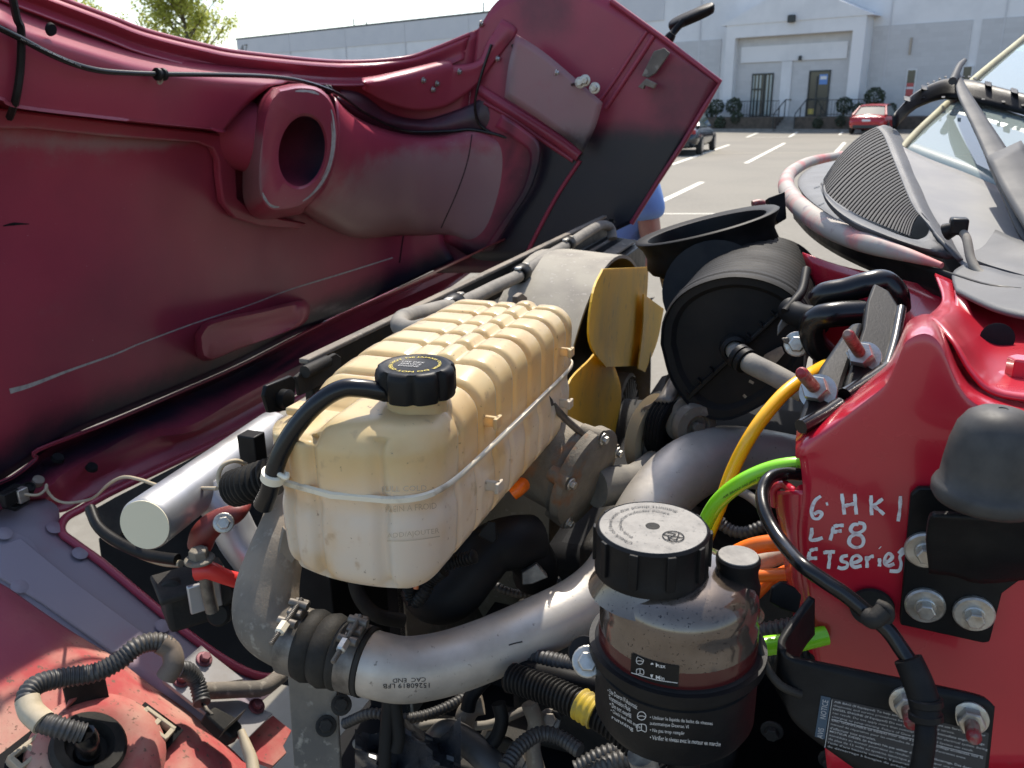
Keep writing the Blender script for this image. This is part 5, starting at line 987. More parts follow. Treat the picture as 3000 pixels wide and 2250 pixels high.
for sc, u in prf: V += fring(max(sc, .001), u)
for j in range(len(prf)-1):
    for k in range(nF): Fc.append((j*nF+k, j*nF+(k+1) % nF, (j+1)*nF+(k+1) % nF, (j+1)*nF+k))
AC = mk('air_cleaner', V, Fc, M('canister_black', (.009, .009, .009), .68, spec=.2, col2=(.020, .018, .016), scale=8, rvar=.06, bump=.05, bscale=300), TR, 'large black ribbed air cleaner canister with a flat oval lid', ang=30)
plate('lid_rib', [UP(x, y, 1.103) for x, y in [(2000, 1170), (2295, 900), (2302, 910), (2010, 1182)]], .01, m_blk, AC)
for k in range(8):
    x, y = 2020+k*36, 1160-k*33; plate('lid_fin', [UP(x-16, y-16, 1.102), UP(x-11, y-18, 1.102), UP(x+2, y-2, 1.102), UP(x-2, y+2, 1.102)], .008, m_blk, AC)
lathe('lid_grommet', UP(2150, 1022, 1.09), nrm(-LL+RR*.3), [(.018, -.01), (.018, .004), (.014, .008), (.012, .002)], m_blk, AC, seg=24)
tube('drain_pipe', [UP(2150, 1025, 1.09), UP(2165, 1040, 1.07), P(2200, 1065, .98), P(2270, 1100, .95), P(2360, 1150, .93)], [.012, .0125, .0125, .0125, .0125], m_hose, AC, 'grey pipe leaving the air cleaner lid', seg=18)
lathe('pipe_collar', P(2166, 1045, .995), nrm(P(2200, 1065, .98)-P(2150, 1030, 1.0)), [(.014, -.004), (.0158, -.003), (.0158, .003), (.014, .004), (.0158, .006), (.0158, .012), (.014, .013)], m_blk, AC, seg=20)
AD = plate('paper_label', [UP(x, y, 1.101) for x, y in [(2228, 1060), (2240, 1040), (2275, 1020), (2290, 1015), (2298, 1035), (2282, 1055), (2258, 1078), (2240, 1075)]], .001, M('torn_label', (.34, .28, .2), .8, col2=(.14, .11, .09), scale=60), AC, bevel=0)
stroke(AC, [[(2195, 1115), (2208, 1122)], [(2178, 1156), (2186, 1164)]], 8, AD.data.materials[0], AC, 'paint_chip', off=.001)
# rubber intake funnel
fc = P(2070, 672, 1.42); fax = nrm(ZZ+(-RI*.26)+fw*.07)
FU_ = lathe('intake_seal', fc, fax, [(.088, -.085), (.093, -.08), (.093, -.058), (.107, -.052), (.113, -.042), (.109, -.024), (.113, -.008), (.121, .003), (.1225, .007), (.119, .0095), (.101, .005), (.098, -.006), (.095, -.05), (.0, -.055)], m_rub, TR, 'black flared rubber intake seal on top of the air cleaner', seg=64, ang=50)
lathe('seal_band', fc, fax, [(.093, -.079), (.0955, -.079), (.0955, -.059), (.093, -.059)], M('tan_band', (.30, .22, .13), .6, col2=(.12, .1, .07), scale=20), FU_, seg=64)
tube('intake_stem', [fc-fax*.08, fc-fax*.14, UP(2090, 850, 1.3)], [.088, .085, .08], m_blk, FU_, seg=32)
# strap and clamps right of the canister
tube('canister_strap', [P(2362, 790, 1.08), P(2350, 850, 1.05), P(2330, 880, 1.03), P(2300, 915, 1.02)], .006, m_rub, AC, seg=8)
plate('canister_bracket', [P(x, y, 1.04) for x, y in [(2318, 882), (2345, 905), (2330, 935), (2300, 960), (2278, 985), (2280, 955)]], .004, m_clamp, AC); bolt(P(2335, 1008, 1.0), nrm(C-P(2335, 1008, 1)), .010, m_steel, AC)
plate('canister_bracket', [P(x, y, 1.0) for x, y in [(2290, 990), (2345, 985), (2372, 1005), (2370, 1040), (2360, 1090), (2354, 1088), (2358, 1030), (2330, 1020), (2300, 1005)]], .004, m_clamp, AC)
# fat hoses
tube('heater_hose', [P(2397, 880, .98), P(2420, 862, .97), P(2480, 850, .96), P(2545, 832, .95), P(2590, 828, .95), P(2622, 860, .95), P(2630, 905, .96)], .0145, m_gloss, TR, 'upper fat glossy black hose over the stud bracket', seg=20); 
tube('heater_hose', [P(2420, 1040, .98), P(2388, 1005, .97), P(2378, 965, .96), P(2392, 935, .95), P(2440, 922, .94), P(2530, 915, .94)], .0145, m_gloss, TR, 'lower fat glossy black hose bending beside the stud bracket', seg=20)
tube('heater_hose', [P(2310, 905, 1.04), P(2340, 925, 1.02), P(2385, 935, 1.0), P(2420, 950, 1.0)], .0155, m_rub, TR, 'stubby black hose between canister and glossy hoses', seg=18)
# ---------- cab front corner ----------
cu_ = .65
lx = [(1300, 2331), (1345, 2343), (1450, 2352), (1560, 2340), (1700, 2352), (1850, 2376), (2000, 2396), (2270, 2425)]
cols = [None, 2450, 2560, 2660, 2760, 2880, 3090]; rows = []
KX = [2331, 2450, 2560, 2600, 2625, 2650, 2680, 2712, 2745, 2770, 2795, 2835, 2900, 3000, 3090]
def backy(x): return float(np.interp(x, KX, [1268, 1192, 1112, 1082, 1030, 972, 948, 944, 956, 1000, 1062, 1120, 1160, 1188, 1200]))
def topy(x): return backy(x)+34
xs = [2331, 2390, 2450, 2510, 2560, 2590, 2610, 2630, 2650, 2670, 2690, 2712, 2735, 2755, 2775, 2800, 2835, 2880, 2940, 3000, 3090]
rows.append([UP(x+6, backy(x)-24, .80) for x in xs]); rows.append([UP(x+2, backy(x), .70) for x in xs]); rows.append([UP(x, topy(x), .658) for x in xs]); rows.append([UP(x, topy(x)+38, .65) for x in xs])
for y in (1350, 1450, 1560, 1700, 1850, 2000, 2270):
    l0 = float(np.interp(y, [p[0] for p in lx], [p[1] for p in lx])); rows.append([UP(l0+(x-2331)*(3090-l0)/(3090-2331), max(y, topy(x)+38+(y-1300)*.12), cu_) for x in xs])
CB_ = patch('cab_corner_panel', rows, m_red, TR, 'glossy red sheet metal cab corner with white marker writing', thick=-.003, su=2, sv=4)
# its folded left flange with the hook
patch('panel_flange', [[UP(a, y, .685), UP((a+b)/2-4, y, .66), UP(b, y, .65)] for y, a, b in [(1438, 2268, 2350), (1500, 2274, 2348), (1560, 2286, 2341), (1700, 2304, 2353), (1850, 2334, 2377), (1960, 2362, 2394)]], m_red, CB_, thick=-.003, su=4, sv=4)
tube('flange_hook', [UP(2352, 1432, .655), UP(2335, 1440, .66), UP(2318, 1434, .665), UP(2300, 1420, .675), UP(2280, 1422, .68), UP(2268, 1440, .685), UP(2270, 1480, .69)], .0038, m_red, CB_, seg=10)
# shelf and cowl side panels in red behind the corner
patch('cowl_side', [[P(2640, 985, .72), P(2720, 930, .70), P(2790, 990, .66), P(2850, 1090, .64), P(2920, 1150, .63), P(3090, 1175, .62)], [P(2690, 945, .80), P(2760, 925, .78), P(2830, 1000, .74), P(2890, 1060, .72), P(2960, 1085, .70), P(3090, 1090, .69)],
                    [P(2760, 880, .9), P(2810, 900, .88), P(2870, 950, .85), P(2920, 985, .83), P(2990, 1000, .80), P(3090, 1000, .78)], [P(2740, 800, .98), P(2810, 830, .96), P(2880, 870, .93), P(2930, 900, .9), P(3000, 920, .88), P(3090, 920, .86)]], m_red, TR, 'bright red pressed shelf behind the cab corner', thick=-.003, su=6, sv=6)
patch('firewall', [[P(2350, 740, 1.25), P(2450, 775, 1.2), P(2600, 810, 1.1), P(2760, 845, 1.02), P(2900, 870, .98), P(3090, 890, .95)], [P(2380, 860, 1.25), P(2460, 900, 1.2), P(2600, 960, 1.1), P(2700, 1000, 1.0), P(2850, 990, .95), P(3090, 1010, .92)], [P(2380, 1100, 1.3), P(2460, 1100, 1.25), P(2600, 1120, 1.2), P(2700, 1130, 1.1), P(2850, 1150, 1.05), P(3090, 1150, 1.0)]], m_red, TR, 'shaded red firewall under the cowl', thick=-.003, su=4, sv=4)
patch('cowl_gusset', [[P(2795, 850, .92), P(2800, 900, .88), P(2790, 960, .84)], [P(2825, 860, .90), P(2840, 940, .86), P(2850, 1010, .82)], [P(2842, 900, .88), P(2870, 980, .84), P(2850, 1060, .80)]], m_red, TR, 'folded red gusset beside the washer hose', thick=-.003)
lathe('panel_hole', P(2920, 1000, .80)+ZZ*.003, nrm(C-P(2920, 1000, .8)), [(.0, .001), (.013, .001), (.015, .0)], m_void, TR, seg=20)
bolt(P(2985, 1108, .685), ZZ, .011, m_red, TR, name='painted_bolt', label='red painted bolt on the pressed shelf', h=.014)
# stud bracket
def sp(x, y, lift=0): return P(x, y, float(np.interp(y, [820, 1250], [.84, .665]))-lift)
B1 = plate('stud_bracket', [sp(x, y) for x, y in [(2561, 827), (2605, 850), (2637, 899), (2628, 960), (2615, 1039), (2602, 1074), (2482, 1156), (2468, 1146), (2493, 1066), (2529, 958), (2540, 880)]], .014, m_blk, TR, 'black plate with an upper rusty stud and nut', bevel=.004)
B2 = plate('stud_bracket', [sp(x, y) for x, y in [(2480, 960), (2497, 944), (2531, 940), (2500, 1040), (2476, 1110), (2458, 1184), (2355, 1248), (2339, 1230), (2360, 1170), (2407, 1066)]], .012, m_blk, TR, 'black plate with a lower rusty stud and nut', bevel=.004)
tube('plate_edge', [sp(2601, 1078, .003), sp(2540, 1118, .003), sp(2474, 1158, .003)], .0065, m_gloss, B1, seg=10); tube('plate_edge', [sp(2460, 1184, .003), sp(2410, 1216, .003), sp(2346, 1250, .003)], .006, m_gloss, B2, seg=10)
tube('plate_edge', [sp(2640, 905, .003), sp(2622, 1000, .003), sp(2600, 1075, .003)], .005, m_gloss, B1, seg=10)
for par, b_, t_ in ((B1, (2530, 1052), (2482, 976)), (B2, (2398, 1150), (2345, 1088))):
    q0 = sp(*b_, .003); q1 = P(t_[0], t_[1], sp(*b_)@fw*0+float(np.interp(b_[1], [820, 1250], [.84, .665]))-.052); ax = nrm(q1-q0); Ls = np.linalg.norm(q1-q0)
    lathe('washer', q0, ax, [(.0, 0), (.0155, 0), (.0155, .003), (.009, .003)], m_steel, par, seg=32); lathe('nut', q0+ax*.003, ax, [(.0112, 0), (.0112, .012), (.0102, .0135), (.006, .0138)], m_steel, par, seg=6)
    tube('stud', [q0, q0+ax*Ls*.92], .0050, m_stud, par, amp=.05, pitch=.0022, seg=16); tube('stud_tip', [q0+ax*Ls*.86, q0+ax*Ls*.92, q0+ax*Ls*.97, q0+ax*Ls], [.0051, .0050, .0042, .0028], m_tip, par, seg=12)
# rubber bumper and its plate
PLT = plate('bumper_plate', [UP(x, y, .642) for x, y in [(2668, 1450), (2690, 1430), (2990, 1430), (2990, 1700), (2936, 1740), (2900, 1882), (2880, 1885), (2638, 1832), (2636, 1815)]], .006, m_blk, TR, 'black bolted plate carrying the rubber hood bumper')
for x, y in ((2710, 1612), (2710, 1774), (2853, 1798)):
    c = UP(x, y, .640); n_ = nrm(-LL); lathe('washer', c, n_, [(.0, -.002), (.0148, -.002), (.0148, .001), (.0135, .0025), (.009, .0025)], m_steel, PLT, seg=36); bolt(c+n_*.0025, n_, .0068, m_steel, PLT, h=.007, wash=1.15)
patch('bumper_bracket', [[P(2735, 1515, .57), P(2800, 1515, .565), P(2900, 1520, .56), P(3090, 1530, .555)], [P(2722, 1530, .575), P(2800, 1560, .575), P(2900, 1570, .57), P(3090, 1580, .565)], [P(2715, 1600, .59), P(2800, 1620, .588), P(2900, 1640, .58), P(3090, 1650, .575)], [P(2722, 1680, .61), P(2800, 1690, .605), P(2880, 1710, .60), P(3090, 1690, .595)]], m_blk, TR, 'folded black steel bracket under the rubber bumper', thick=-.005, su=5, sv=5)
bc_ = P(2890, 1428, .545); bax = nrm(ZZ*.98+RI*.03)
lathe('rubber_bumper', bc_, bax, [(.018, -.012), (.030, -.010), (.0325, -.006), (.0328, -.001), (.0315, .002), (.0292, .004), (.0286, .016), (.0272, .030), (.0245, .042), (.0200, .0495), (.0140, .0535), (.007, .0552), (.003, .0553), (.0025, .0546), (.0, .0546)], M('grey_rubber', (.06, .057, .052), .55, spec=.3, col2=(.03, .029, .028), scale=30, lo=.4, hi=.7, rvar=.1, bump=.05), TR, 'dusty grey-black rubber dome hood bumper', seg=56, ang=50)
# cable with clip
cbl = [(2352, 1390, .70), (2300, 1388, .70), (2255, 1400, .69), (2234, 1440, .68), (2238, 1490, .665), (2262, 1545, .65), (2300, 1600, .63), (2350, 1655, .60), (2420, 1705, .59), (2480, 1745, .585), (2540, 1795, .58), (2600, 1845, .575), (2640, 1900, .57), (2668, 1940, .565)]
KB_ = tube('black_cable', [P(*p) for p in cbl], [.0055]*14, m_gloss, TR, 'black cable hooked round the red corner and clipped to it', seg=14)
tube('cable_sleeve', [P(2660, 1930, .562), P(2690, 2000, .558), P(2708, 2060, .555), P(2714, 2110, .552)], [.0092, .0098, .0098, .009], m_rub, KB_, seg=16); tube('cable_lower', [P(2712, 2060, .556), P(2712, 2150, .55), P(2705, 2210, .55), P(2690, 2300, .55)], [.0065, .0068, .0068, .007], m_rub, KB_, seg=14)
for t in (2056, 2098): lathe('sleeve_ring', P(2712, t, .554), nrm(P(2712, t+30, .554)-P(2708, t-30, .554)), [(.0095, -.003), (.0108, -.002), (.0108, .002), (.0095, .003)], m_blk, KB_, seg=20)
gk = UP(2554, 1780, .645); lathe('clip_disc', gk, -LL, [(.0, .003), (.0165, .002), (.0172, -.001)], m_blkd, KB_, seg=36)
tube('clip_jaw', [P(2540, 1805, .575), P(2560, 1815, .57), P(2590, 1790, .57)], .0065, m_blkd, KB_, seg=10); tube('clip_jaw', [P(2570, 1770, .58), P(2600, 1785, .575), P(2602, 1810, .575), P(2580, 1830, .575)], .004, m_blkd, KB_, seg=10)
# marker writing on the red corner
hw = [[(2405, 1452), (2388, 1466), (2378, 1492), (2382, 1515), (2398, 1518), (2408, 1504), (2398, 1498), (2385, 1505)], [(2420, 1476), (2426, 1474)],
      [(2466, 1445), (2470, 1475), (2474, 1506)], [(2472, 1482), (2490, 1477), (2506, 1474)], [(2504, 1446), (2506, 1476), (2509, 1506)], [(2552, 1450), (2552, 1480), (2554, 1508)], [(2586, 1460), (2568, 1474), (2552, 1484)], [(2560, 1482), (2574, 1492), (2590, 1506)], [(2638, 1452), (2636, 1490), (2631, 1526)],
      [(2378, 1545), (2378, 1562), (2374, 1580), (2392, 1580), (2410, 1574)], [(2442, 1542), (2438, 1560), (2432, 1582)], [(2442, 1541), (2458, 1538), (2472, 1538)], [(2440, 1558), (2455, 1555), (2466, 1554)],
      [(2515, 1535), (2500, 1536), (2492, 1550), (2502, 1560), (2520, 1558), (2532, 1548), (2530, 1534), (2514, 1530)], [(2510, 1562), (2492, 1572), (2488, 1590), (2504, 1602), (2524, 1598), (2530, 1582), (2522, 1568), (2508, 1564)],
      [(2372, 1615), (2368, 1640), (2366, 1662)], [(2372, 1612), (2386, 1608), (2396, 1607)], [(2368, 1634), (2382, 1634), (2394, 1634)], [(2412, 1618), (2430, 1615), (2446, 1616)], [(2432, 1618), (2430, 1640), (2427, 1665)],
      [(2484, 1626), (2468, 1630), (2466, 1642), (2482, 1648), (2480, 1660), (2466, 1664), (2454, 1660)], [(2494, 1648), (2510, 1645), (2522, 1636), (2512, 1626), (2498, 1632), (2494, 1650), (2504, 1660), (2524, 1656)], [(2538, 1628), (2540, 1645), (2540, 1662)], [(2540, 1640), (2550, 1630), (2560, 1628)], [(2576, 1634), (2577, 1648), (2576, 1658)], [(2577, 1602), (2579, 1604)],
      [(2588, 1646), (2604, 1642), (2614, 1630), (2604, 1620), (2594, 1630), (2592, 1648), (2604, 1656), (2620, 1650)], [(2632, 1620), (2644, 1608), (2648, 1616), (2636, 1630), (2640, 1650), (2634, 1670), (2616, 1672), (2606, 1671)]]
stroke(CB_, hw, [9, 12, 8, 11, 10], m_white, CB_, 'marker_writing', off=.0008, n=6)
# ---------- power steering reservoir ----------
PB = A(P(1984, 1850, .63)); zt_ = PB[2]
m_res = M('smoky_plastic', (.19, .155, .125), .15, metal=.5, trans=.2, col2=(.085, .062, .046), scale=16, lo=.35, hi=.7, col3=(.02, .015, .012), s3=420, lo3=.62, hi3=.68, rvar=.08, coat=.9); m_res.node_tree.nodes['Principled BSDF'].inputs['IOR'].default_value = 1.06
br = .0590
def az_of(x, y, rad):   # azimuth and height where a pixel meets the reservoir
    d = ray(x, y); o_ = (C-PB)[:2]; a = d[:2]@d[:2]; b = 2*o_@d[:2]; c_ = o_@o_-rad**2; D = max(0, b*b-4*a*c_); t = (-b-math.sqrt(D))/(2*a); p = C+d*t-PB; return math.atan2(p@RR, p@LL), p[2]
a0, z1_ = az_of(1850, 1912, .0596); a1, _ = az_of(1992, 1930, .0596); _, z0_ = az_of(1920, 2000, .0596)
a0, a1 = a0 % 6.2832, a1 % 6.2832
bz = z0_-.0025; fz = (z0_+z1_)/2+.003
PS = lathe('fluid_reservoir', PB, ZZ, [(.030, .056), (.046, .052), (.0535, .046), (.0570, .038), (.0585, .030), (.0574, .026), (br, .020), (br, bz-.012)], m_res, TR, 'smoky translucent power steering fluid reservoir with black caps and base', seg=72, ang=60)
lathe('fluid', PB, ZZ, [(.0, fz), (.0588, fz), (.0593, fz-.0015), (.0593, bz-.010), (.0, bz-.010)], M('dark_red_fluid', (.06, .008, .008), .2), PS, seg=56)
lathe('reservoir_base', PB, ZZ, [(.0605, bz), (.0640, bz-.002), (.0640, bz-.008), (.0615, bz-.010), (.0615, bz-.014), (.0598, bz-.015), (.0598, bz-.017), (.0612, bz-.018), (.0612, bz-.060), (.057, bz-.068), (.045, bz-.074), (.02, bz-.078), (.0, bz-.078)], m_blk, PS, seg=72, ang=30)
RB = [o for o in bpy.data.objects if o.name.startswith('reservoir_base')][0]
cc = P(1912, 1545, .603); prf = [(.038, -.036), (.0415, -.034), (.0415, -.028), (.0405, -.026), (.0405, -.004), (.0412, -.001), (.0395, .001), (.0385, .0002), (.0, .0)]
CPS = lathe('reservoir_cap', cc, ZZ, prf, m_blk, PS, 'black knurled reservoir cap with a pale dusty top', seg=72, ang=40)
lathe('cap_top', cc+ZZ*.0008, ZZ, [(.0, .0003), (.0384, .0), (.0388, -.001)], M('dusty_cap_top', (.22, .205, .18), .65, col2=(.14, .13, .115), scale=60, col3=(.10, .095, .085), s3=300, lo3=.6, hi3=.7, bump=.15, bscale=500), PS, seg=64)
for k in range(10):
    a = 2*math.pi*k/10+.1; d = LL*math.cos(a)+RR*math.sin(a); t = -LL*math.sin(a)+RR*math.cos(a); box('cap_rib', cc+d*.0412-ZZ*.0145, d*.0018, t*.0032, ZZ*.0135, m_blk, PS, bevel=.0006)
lathe('cap_neck', cc-ZZ*.034, ZZ, [(.046, -.016), (.0395, -.006), (.037, 0)], m_res, PS, seg=48)
ringtext('Check oil level with the pump running', .0285, math.radians(255), math.radians(65), .0038, m_ink, .008, PS, cen=cc+ZZ*.0012, ax=(RR, LL)); ringtext('Prufe Oelstand bei laufender Pumpe', .0215, math.radians(245), math.radians(70), .0034, m_ink, .008, PS, cen=cc+ZZ*.0012, ax=(RR, LL))
lathe('cap_boss', cc+ZZ*.0012, ZZ, [(.0, .0006), (.0012, .0006), (.002, .0001), (.0048, .0002), (.0052, .0)], m_blkd, PS, seg=20)
lg = cc+RR*.017-LL*.011+ZZ*.0016
V, Fc = merge([tube_g([lg+(RR*math.cos(a*.3142)+LL*math.sin(a*.3142))*.0075 for a in range(21)], .0004, seg=4, sub=1, lin=True)]+[tube_g([lg+RR*a+LL*b, lg+RR*c_+LL*d], .0004, seg=4, sub=1, lin=True) for a, b, c_, d in ((-.007, 0, .007, 0), (-.005, .004, .001, .004), (.001, .004, -.003, -.005), (-.001, -.004, .004, -.004), (.003, .006, .003, -.004), (-.004, 0, -.001, -.006))]); mk('cap_emblem', V, Fc, m_ink, PS, smooth=False)
sc_ = P(2163, 1632, .605); lathe('vent_cap', sc_, ZZ, [(.0155, -.036), (.0172, -.034), (.0175, -.022), (.0155, -.016), (.0150, -.010), (.0160, -.004), (.0160, -.0005), (.0145, .001), (.0, .0012)], m_blk, PS, 'small black vent cap beside the big cap', seg=40)
lathe('vent_cap_top', sc_+ZZ*.0012, ZZ, [(.0, .0004), (.0142, .0004), (.0146, -.0004)], bpy.data.materials['dusty_cap_top'], PS, seg=36); lathe('vent_neck', sc_-ZZ*.034, ZZ, [(.022, -.012), (.0165, -.004), (.0155, 0)], m_res, PS, seg=32)
# printed labels
lab = [(1850, 1906), (1992, 1926), (1990, 2004), (1848, 1976)]
def shell(name, base, r, a0, a1, z0, z1, mat, par):   # label wrapped on the cylinder
    V = [base+(LL*math.cos(a)+RR*math.sin(a))*r+ZZ*z for z in (z0, z1) for a in np.linspace(a0, a1, 17)]; return mk(name, V, [(k, k+1, k+18, k+17) for k in range(16)], mat, par, ang=60)
LB = shell('level_label', PB, .0599, a0, a1, z0_, z1_, m_blk, PS)
for tx, q in (('\u25B2 Max', [(1905, 1936), (1950, 1943), (1950, 1958), (1905, 1951)]), ('\u25BC Min', [(1905, 1972), (1946, 1979), (1946, 1993), (1905, 1986)])): pass
text_on(LB, 'Max', [(1922, 1941), (1950, 1945), (1950, 1957), (1922, 1953)], m_wlet, PS, off=.0005, bold=.01); text_on(LB, 'Min', [(1922, 1977), (1947, 1981), (1947, 1992), (1922, 1988)], m_wlet, PS, off=.0005, bold=.01)
stroke(LB, [[(1911, 1936), (1911, 1946)], [(1910, 1986), (1910, 1975)]], [1, 9], m_wlet, PS, 'level_arrow', off=.0005, n=2)
stroke(LB, [[(1865, 1934), (1868, 1925), (1876, 1922), (1884, 1926), (1886, 1935), (1882, 1943), (1874, 1945), (1867, 1941), (1865, 1934)], [(1867, 1936), (1876, 1935), (1885, 1937)], [(1866, 1960), (1876, 1958), (1886, 1962), (1886, 1975), (1876, 1972), (1866, 1974), (1866, 1960)], [(1876, 1958), (1876, 1972)]], 1.8, m_wlet, PS, 'level_symbol', off=.0005, n=3)
stroke(LB, [[(1853, 1911), (1920, 1926), (1990, 1932)], [(1850, 1970), (1920, 1990), (1985, 2000)]], 2.2, m_wlet, PS, 'label_rule', off=.0004, n=4)
for k, tx in enumerate(['\u2022 Use Dexron VI Automatic', '  Transmission Fluid', '\u2022 Do not overfill', '\u2022 Check level with engine', '  running']):
    text_on(RB, tx, [(1782+k*3, 2014+k*20), (1782+(86 if k in (0, 3) else 62)+k*3, 2014+k*20+(50 if k in (0, 3) else 36)), (1782+(86 if k in (0, 3) else 62)+k*3, 2014+k*20+(50 if k in (0, 3) else 36)+14), (1782+k*3, 2028+k*20)], m_wlet, PS, off=.0005)
for k, (tx, wd_) in enumerate((('\u2022 Utiliser le liquide de bo\u00eete de vitesses', 182), ('  automatique Dexron VI', 112), ('\u2022 Ne pas trop remplir', 100), ('\u2022 V\u00e9rifier le niveau avec le moteur en marche', 205))):
    y = (2095, 2112, 2132, 2152)[k]; text_on(RB, tx, [(1905, y), (1905+wd_, y+wd_*.10), (1905+wd_, y+wd_*.10+13), (1905, y+13)], m_wlet, PS, off=.0005)
stroke(RB, [[(1868, 2096), (1872, 2087), (1880, 2084), (1889, 2088), (1893, 2097), (1888, 2106), (1879, 2108), (1871, 2104), (1868, 2096)], [(1870, 2098), (1880, 2096), (1891, 2099)], [(1868, 2122), (1880, 2120), (1893, 2124), (1893, 2143), (1880, 2138), (1868, 2140), (1868, 2122)], [(1880, 2120), (1880, 2138)]], 2, m_wlet, PS, 'level_symbol', off=.0005, n=3)
# holder: ring, strap loop, plate with the notice
HO_ = lathe('reservoir_ring', PB+ZZ*(bz-.004), ZZ, [(.0642, -.005), (.0665, -.005), (.0665, .003), (.0642, .003)], m_blk, TR, 'black steel holder ring round the fluid reservoir', seg=64)
bolt(P(1722, 1938, .645), nrm(C-P(1722, 1938, .65)-LL*.0), .008, m_steel, HO_); lathe('ring_washer', P(1712, 1910, .655), nrm(C-P(1712, 1910, .65)), [(.0, .004), (.012, .003), (.013, 0)], m_blk, HO_, seg=20)
rows = []
for y0, y1, t in ((0, 0, 0), (1, 1, 1)): pass
st_ = [(2370, 1745, .655), (2335, 1790, .65), (2292, 1850, .635), (2278, 1880, .625), (2285, 1905, .615), (2310, 1925, .612), (2350, 1935, .61), (2450, 1955, .606), (2600, 1985, .60), (2750, 2015, .595), (2880, 2045, .592), (2915, 2070, .592)]
hb = [(2370, 1850, .67), (2338, 1890, .665), (2300, 1960, .655), (2272, 1990, .645), (2268, 2010, .63), (2290, 2050, .62), (2330, 2120, .615), (2430, 2200, .611), (2590, 2300, .605), (2740, 2310, .60), (2860, 2310, .597), (2890, 2310, .597)]
mid_ = [(.5*(a[0]+b[0]), .5*(a[1]+b[1]), .5*(a[2]+b[2])) for a, b in zip(st_, hb)]
HB = patch('holder_bracket', [[P(*p) for p in st_], [P(*p) for p in mid_], [P(*p) for p in hb]], m_blk, TR, 'black steel holder bracket bolted to the red corner, carrying a notice', thick=-.0055, su=6, sv=6)
tube('strap_end', [P(2218, 1860, .62), P(2228, 1915, .615), P(2255, 1970, .612), P(2290, 2010, .61), P(2345, 2035, .612)], .0032, m_blkd, HB, seg=8)
plate('ring_lug', [P(x, y, .68) for x, y in [(2262, 1722), (2290, 1705), (2330, 1722), (2350, 1745), (2340, 1800), (2290, 1785), (2255, 1765)]], .005, m_blk, TR, 'black lug with a hole behind the reservoir'); 
for (x, y), (tx_, ty_) in (((2655, 2055), (2672, 2128)), ((2842, 2100), (2855, 2170))):
    c = cast(HB, x, y, .0005); q1 = P(tx_, ty_, proj(c)[2]-.030); ax = nrm(q1-c); Ls = np.linalg.norm(q1-c)
    lathe('washer', c, ax, [(.0, 0), (.0118, 0), (.0118, .0022), (.008, .003)], m_steel, HB, seg=32); lathe('nut', c+ax*.002, ax, [(.0092, 0), (.0092, .009), (.0082, .0102), (.006, .0104)], m_steel, HB, seg=6)
    tube('stud', [c, c+ax*Ls*.85], .0048, m_stud, HB, amp=.05, pitch=.002, seg=14); tube('stud_tip', [c+ax*Ls*.74, c+ax*Ls*.9, c+ax*Ls*1.0], [.0050, .0048, .003], m_tip, HB, seg=12)
# notice sticker
def nq(s, t):   # notice coordinates -> pixels
    tl, tr, brr, bl = A([2405, 2037.]), A([2896, 2146.]), A([2875, 2330.]), A([2382, 2187.]); return (tl*(1-s)+tr*s)*(1-t)+(bl*(1-s)+brr*s)*t
def sheet(s0, s1, t0, t1, mat, off, name):
    V, Fc = [], []
    for j in range(7):
        for i in range(13): V.append(cast(HB, *nq(s0+(s1-s0)*i/12, t0+(t1-t0)*j/6), off))
    if any(v is None for v in V): V = [v if v is not None else V[0] for v in V]
    return mk(name, V, [(j*13+i, j*13+i+1, (j+1)*13+i+1, (j+1)*13+i) for j in range(6) for i in range(12)], mat, HB)
sheet(.065, 1, 0, .84, M('notice_black', (.016, .016, .018), .5), .0006, 'notice_label'); sheet(0, .058, 0, .96, M('notice_blue', (.03, .06, .09), .5), .0006, 'notice_tab')
nl = ['AIR BAG (If Equipped) To help avoid unwanted deployment see Service Manual for', 'diagnostic and service procedures before performing any service.', 'DIESEL ENGINE (If Equipped) Do not use starting fluids. Immediate engine damage', 'can result. Do not apply more than nominal 12 volts to the electrical system during', 'charging or jump-starting. Failure of Glow Plug Start Aid System can result.', 'SAC GONFLABLE (si \u00e9quip\u00e9) Pour aider \u00e0 pr\u00e9venir le gonflage accidentel, voir le',
      'manuel de r\u00e9paration pour les m\u00e9thodes de diagnostic et d\'entretien avant', 'd\'effectuer tout entretien.', 'MOTEUR DIESEL (si \u00e9quip\u00e9) Ne pas utiliser de liquide de d\u00e9marrage. Des dommages', 'imm\u00e9diats au moteur pourraient en r\u00e9sulter. Ne pas appliquer une tension', 'de plus de 12 volts au syst\u00e8me \u00e9lectrique pendant la charge ou le d\u00e9marrage', 'l\'aide d\'une batterie auxiliaire. Il pourrait en r\u00e9sulter', 'de d\u00e9marrage \u00e0 bougies de pr\u00e9chauffage.']
lw = [.9, .72, .9, .92, .84, .9, .8, .27, .9, .8, .86, .62, .55]
for k, tx in enumerate(nl):
    t0, t1 = .03+k*.071, .03+k*.071+.048
    text_on(HB, tx, [nq(.08, t0), nq(.08+lw[k], t0), nq(.08+lw[k], t1), nq(.08, t1)], m_wfaint, HB, 'notice_text', off=.0011, bold=.012 if k in (0, 2, 5, 8) else 0)
for tx, t0, t1 in (('NOTICE', .06, .42), ('AVIS', .60, .80)):
    text_on(HB, tx, [nq(.012, t1), nq(.012, t0), nq(.046, t0), nq(.046, t1)], m_wfaint, HB, 'notice_heading', off=.0011)
stroke(HB, [[tuple(nq(.066, .02)), tuple(nq(.066, .5)), tuple(nq(.066, .95))], [tuple(nq(.08, .385)), tuple(nq(.5, .385)), tuple(nq(.98, .385))]], 1.8, m_wfaint, HB, 'label_rule', off=.0011, n=6)
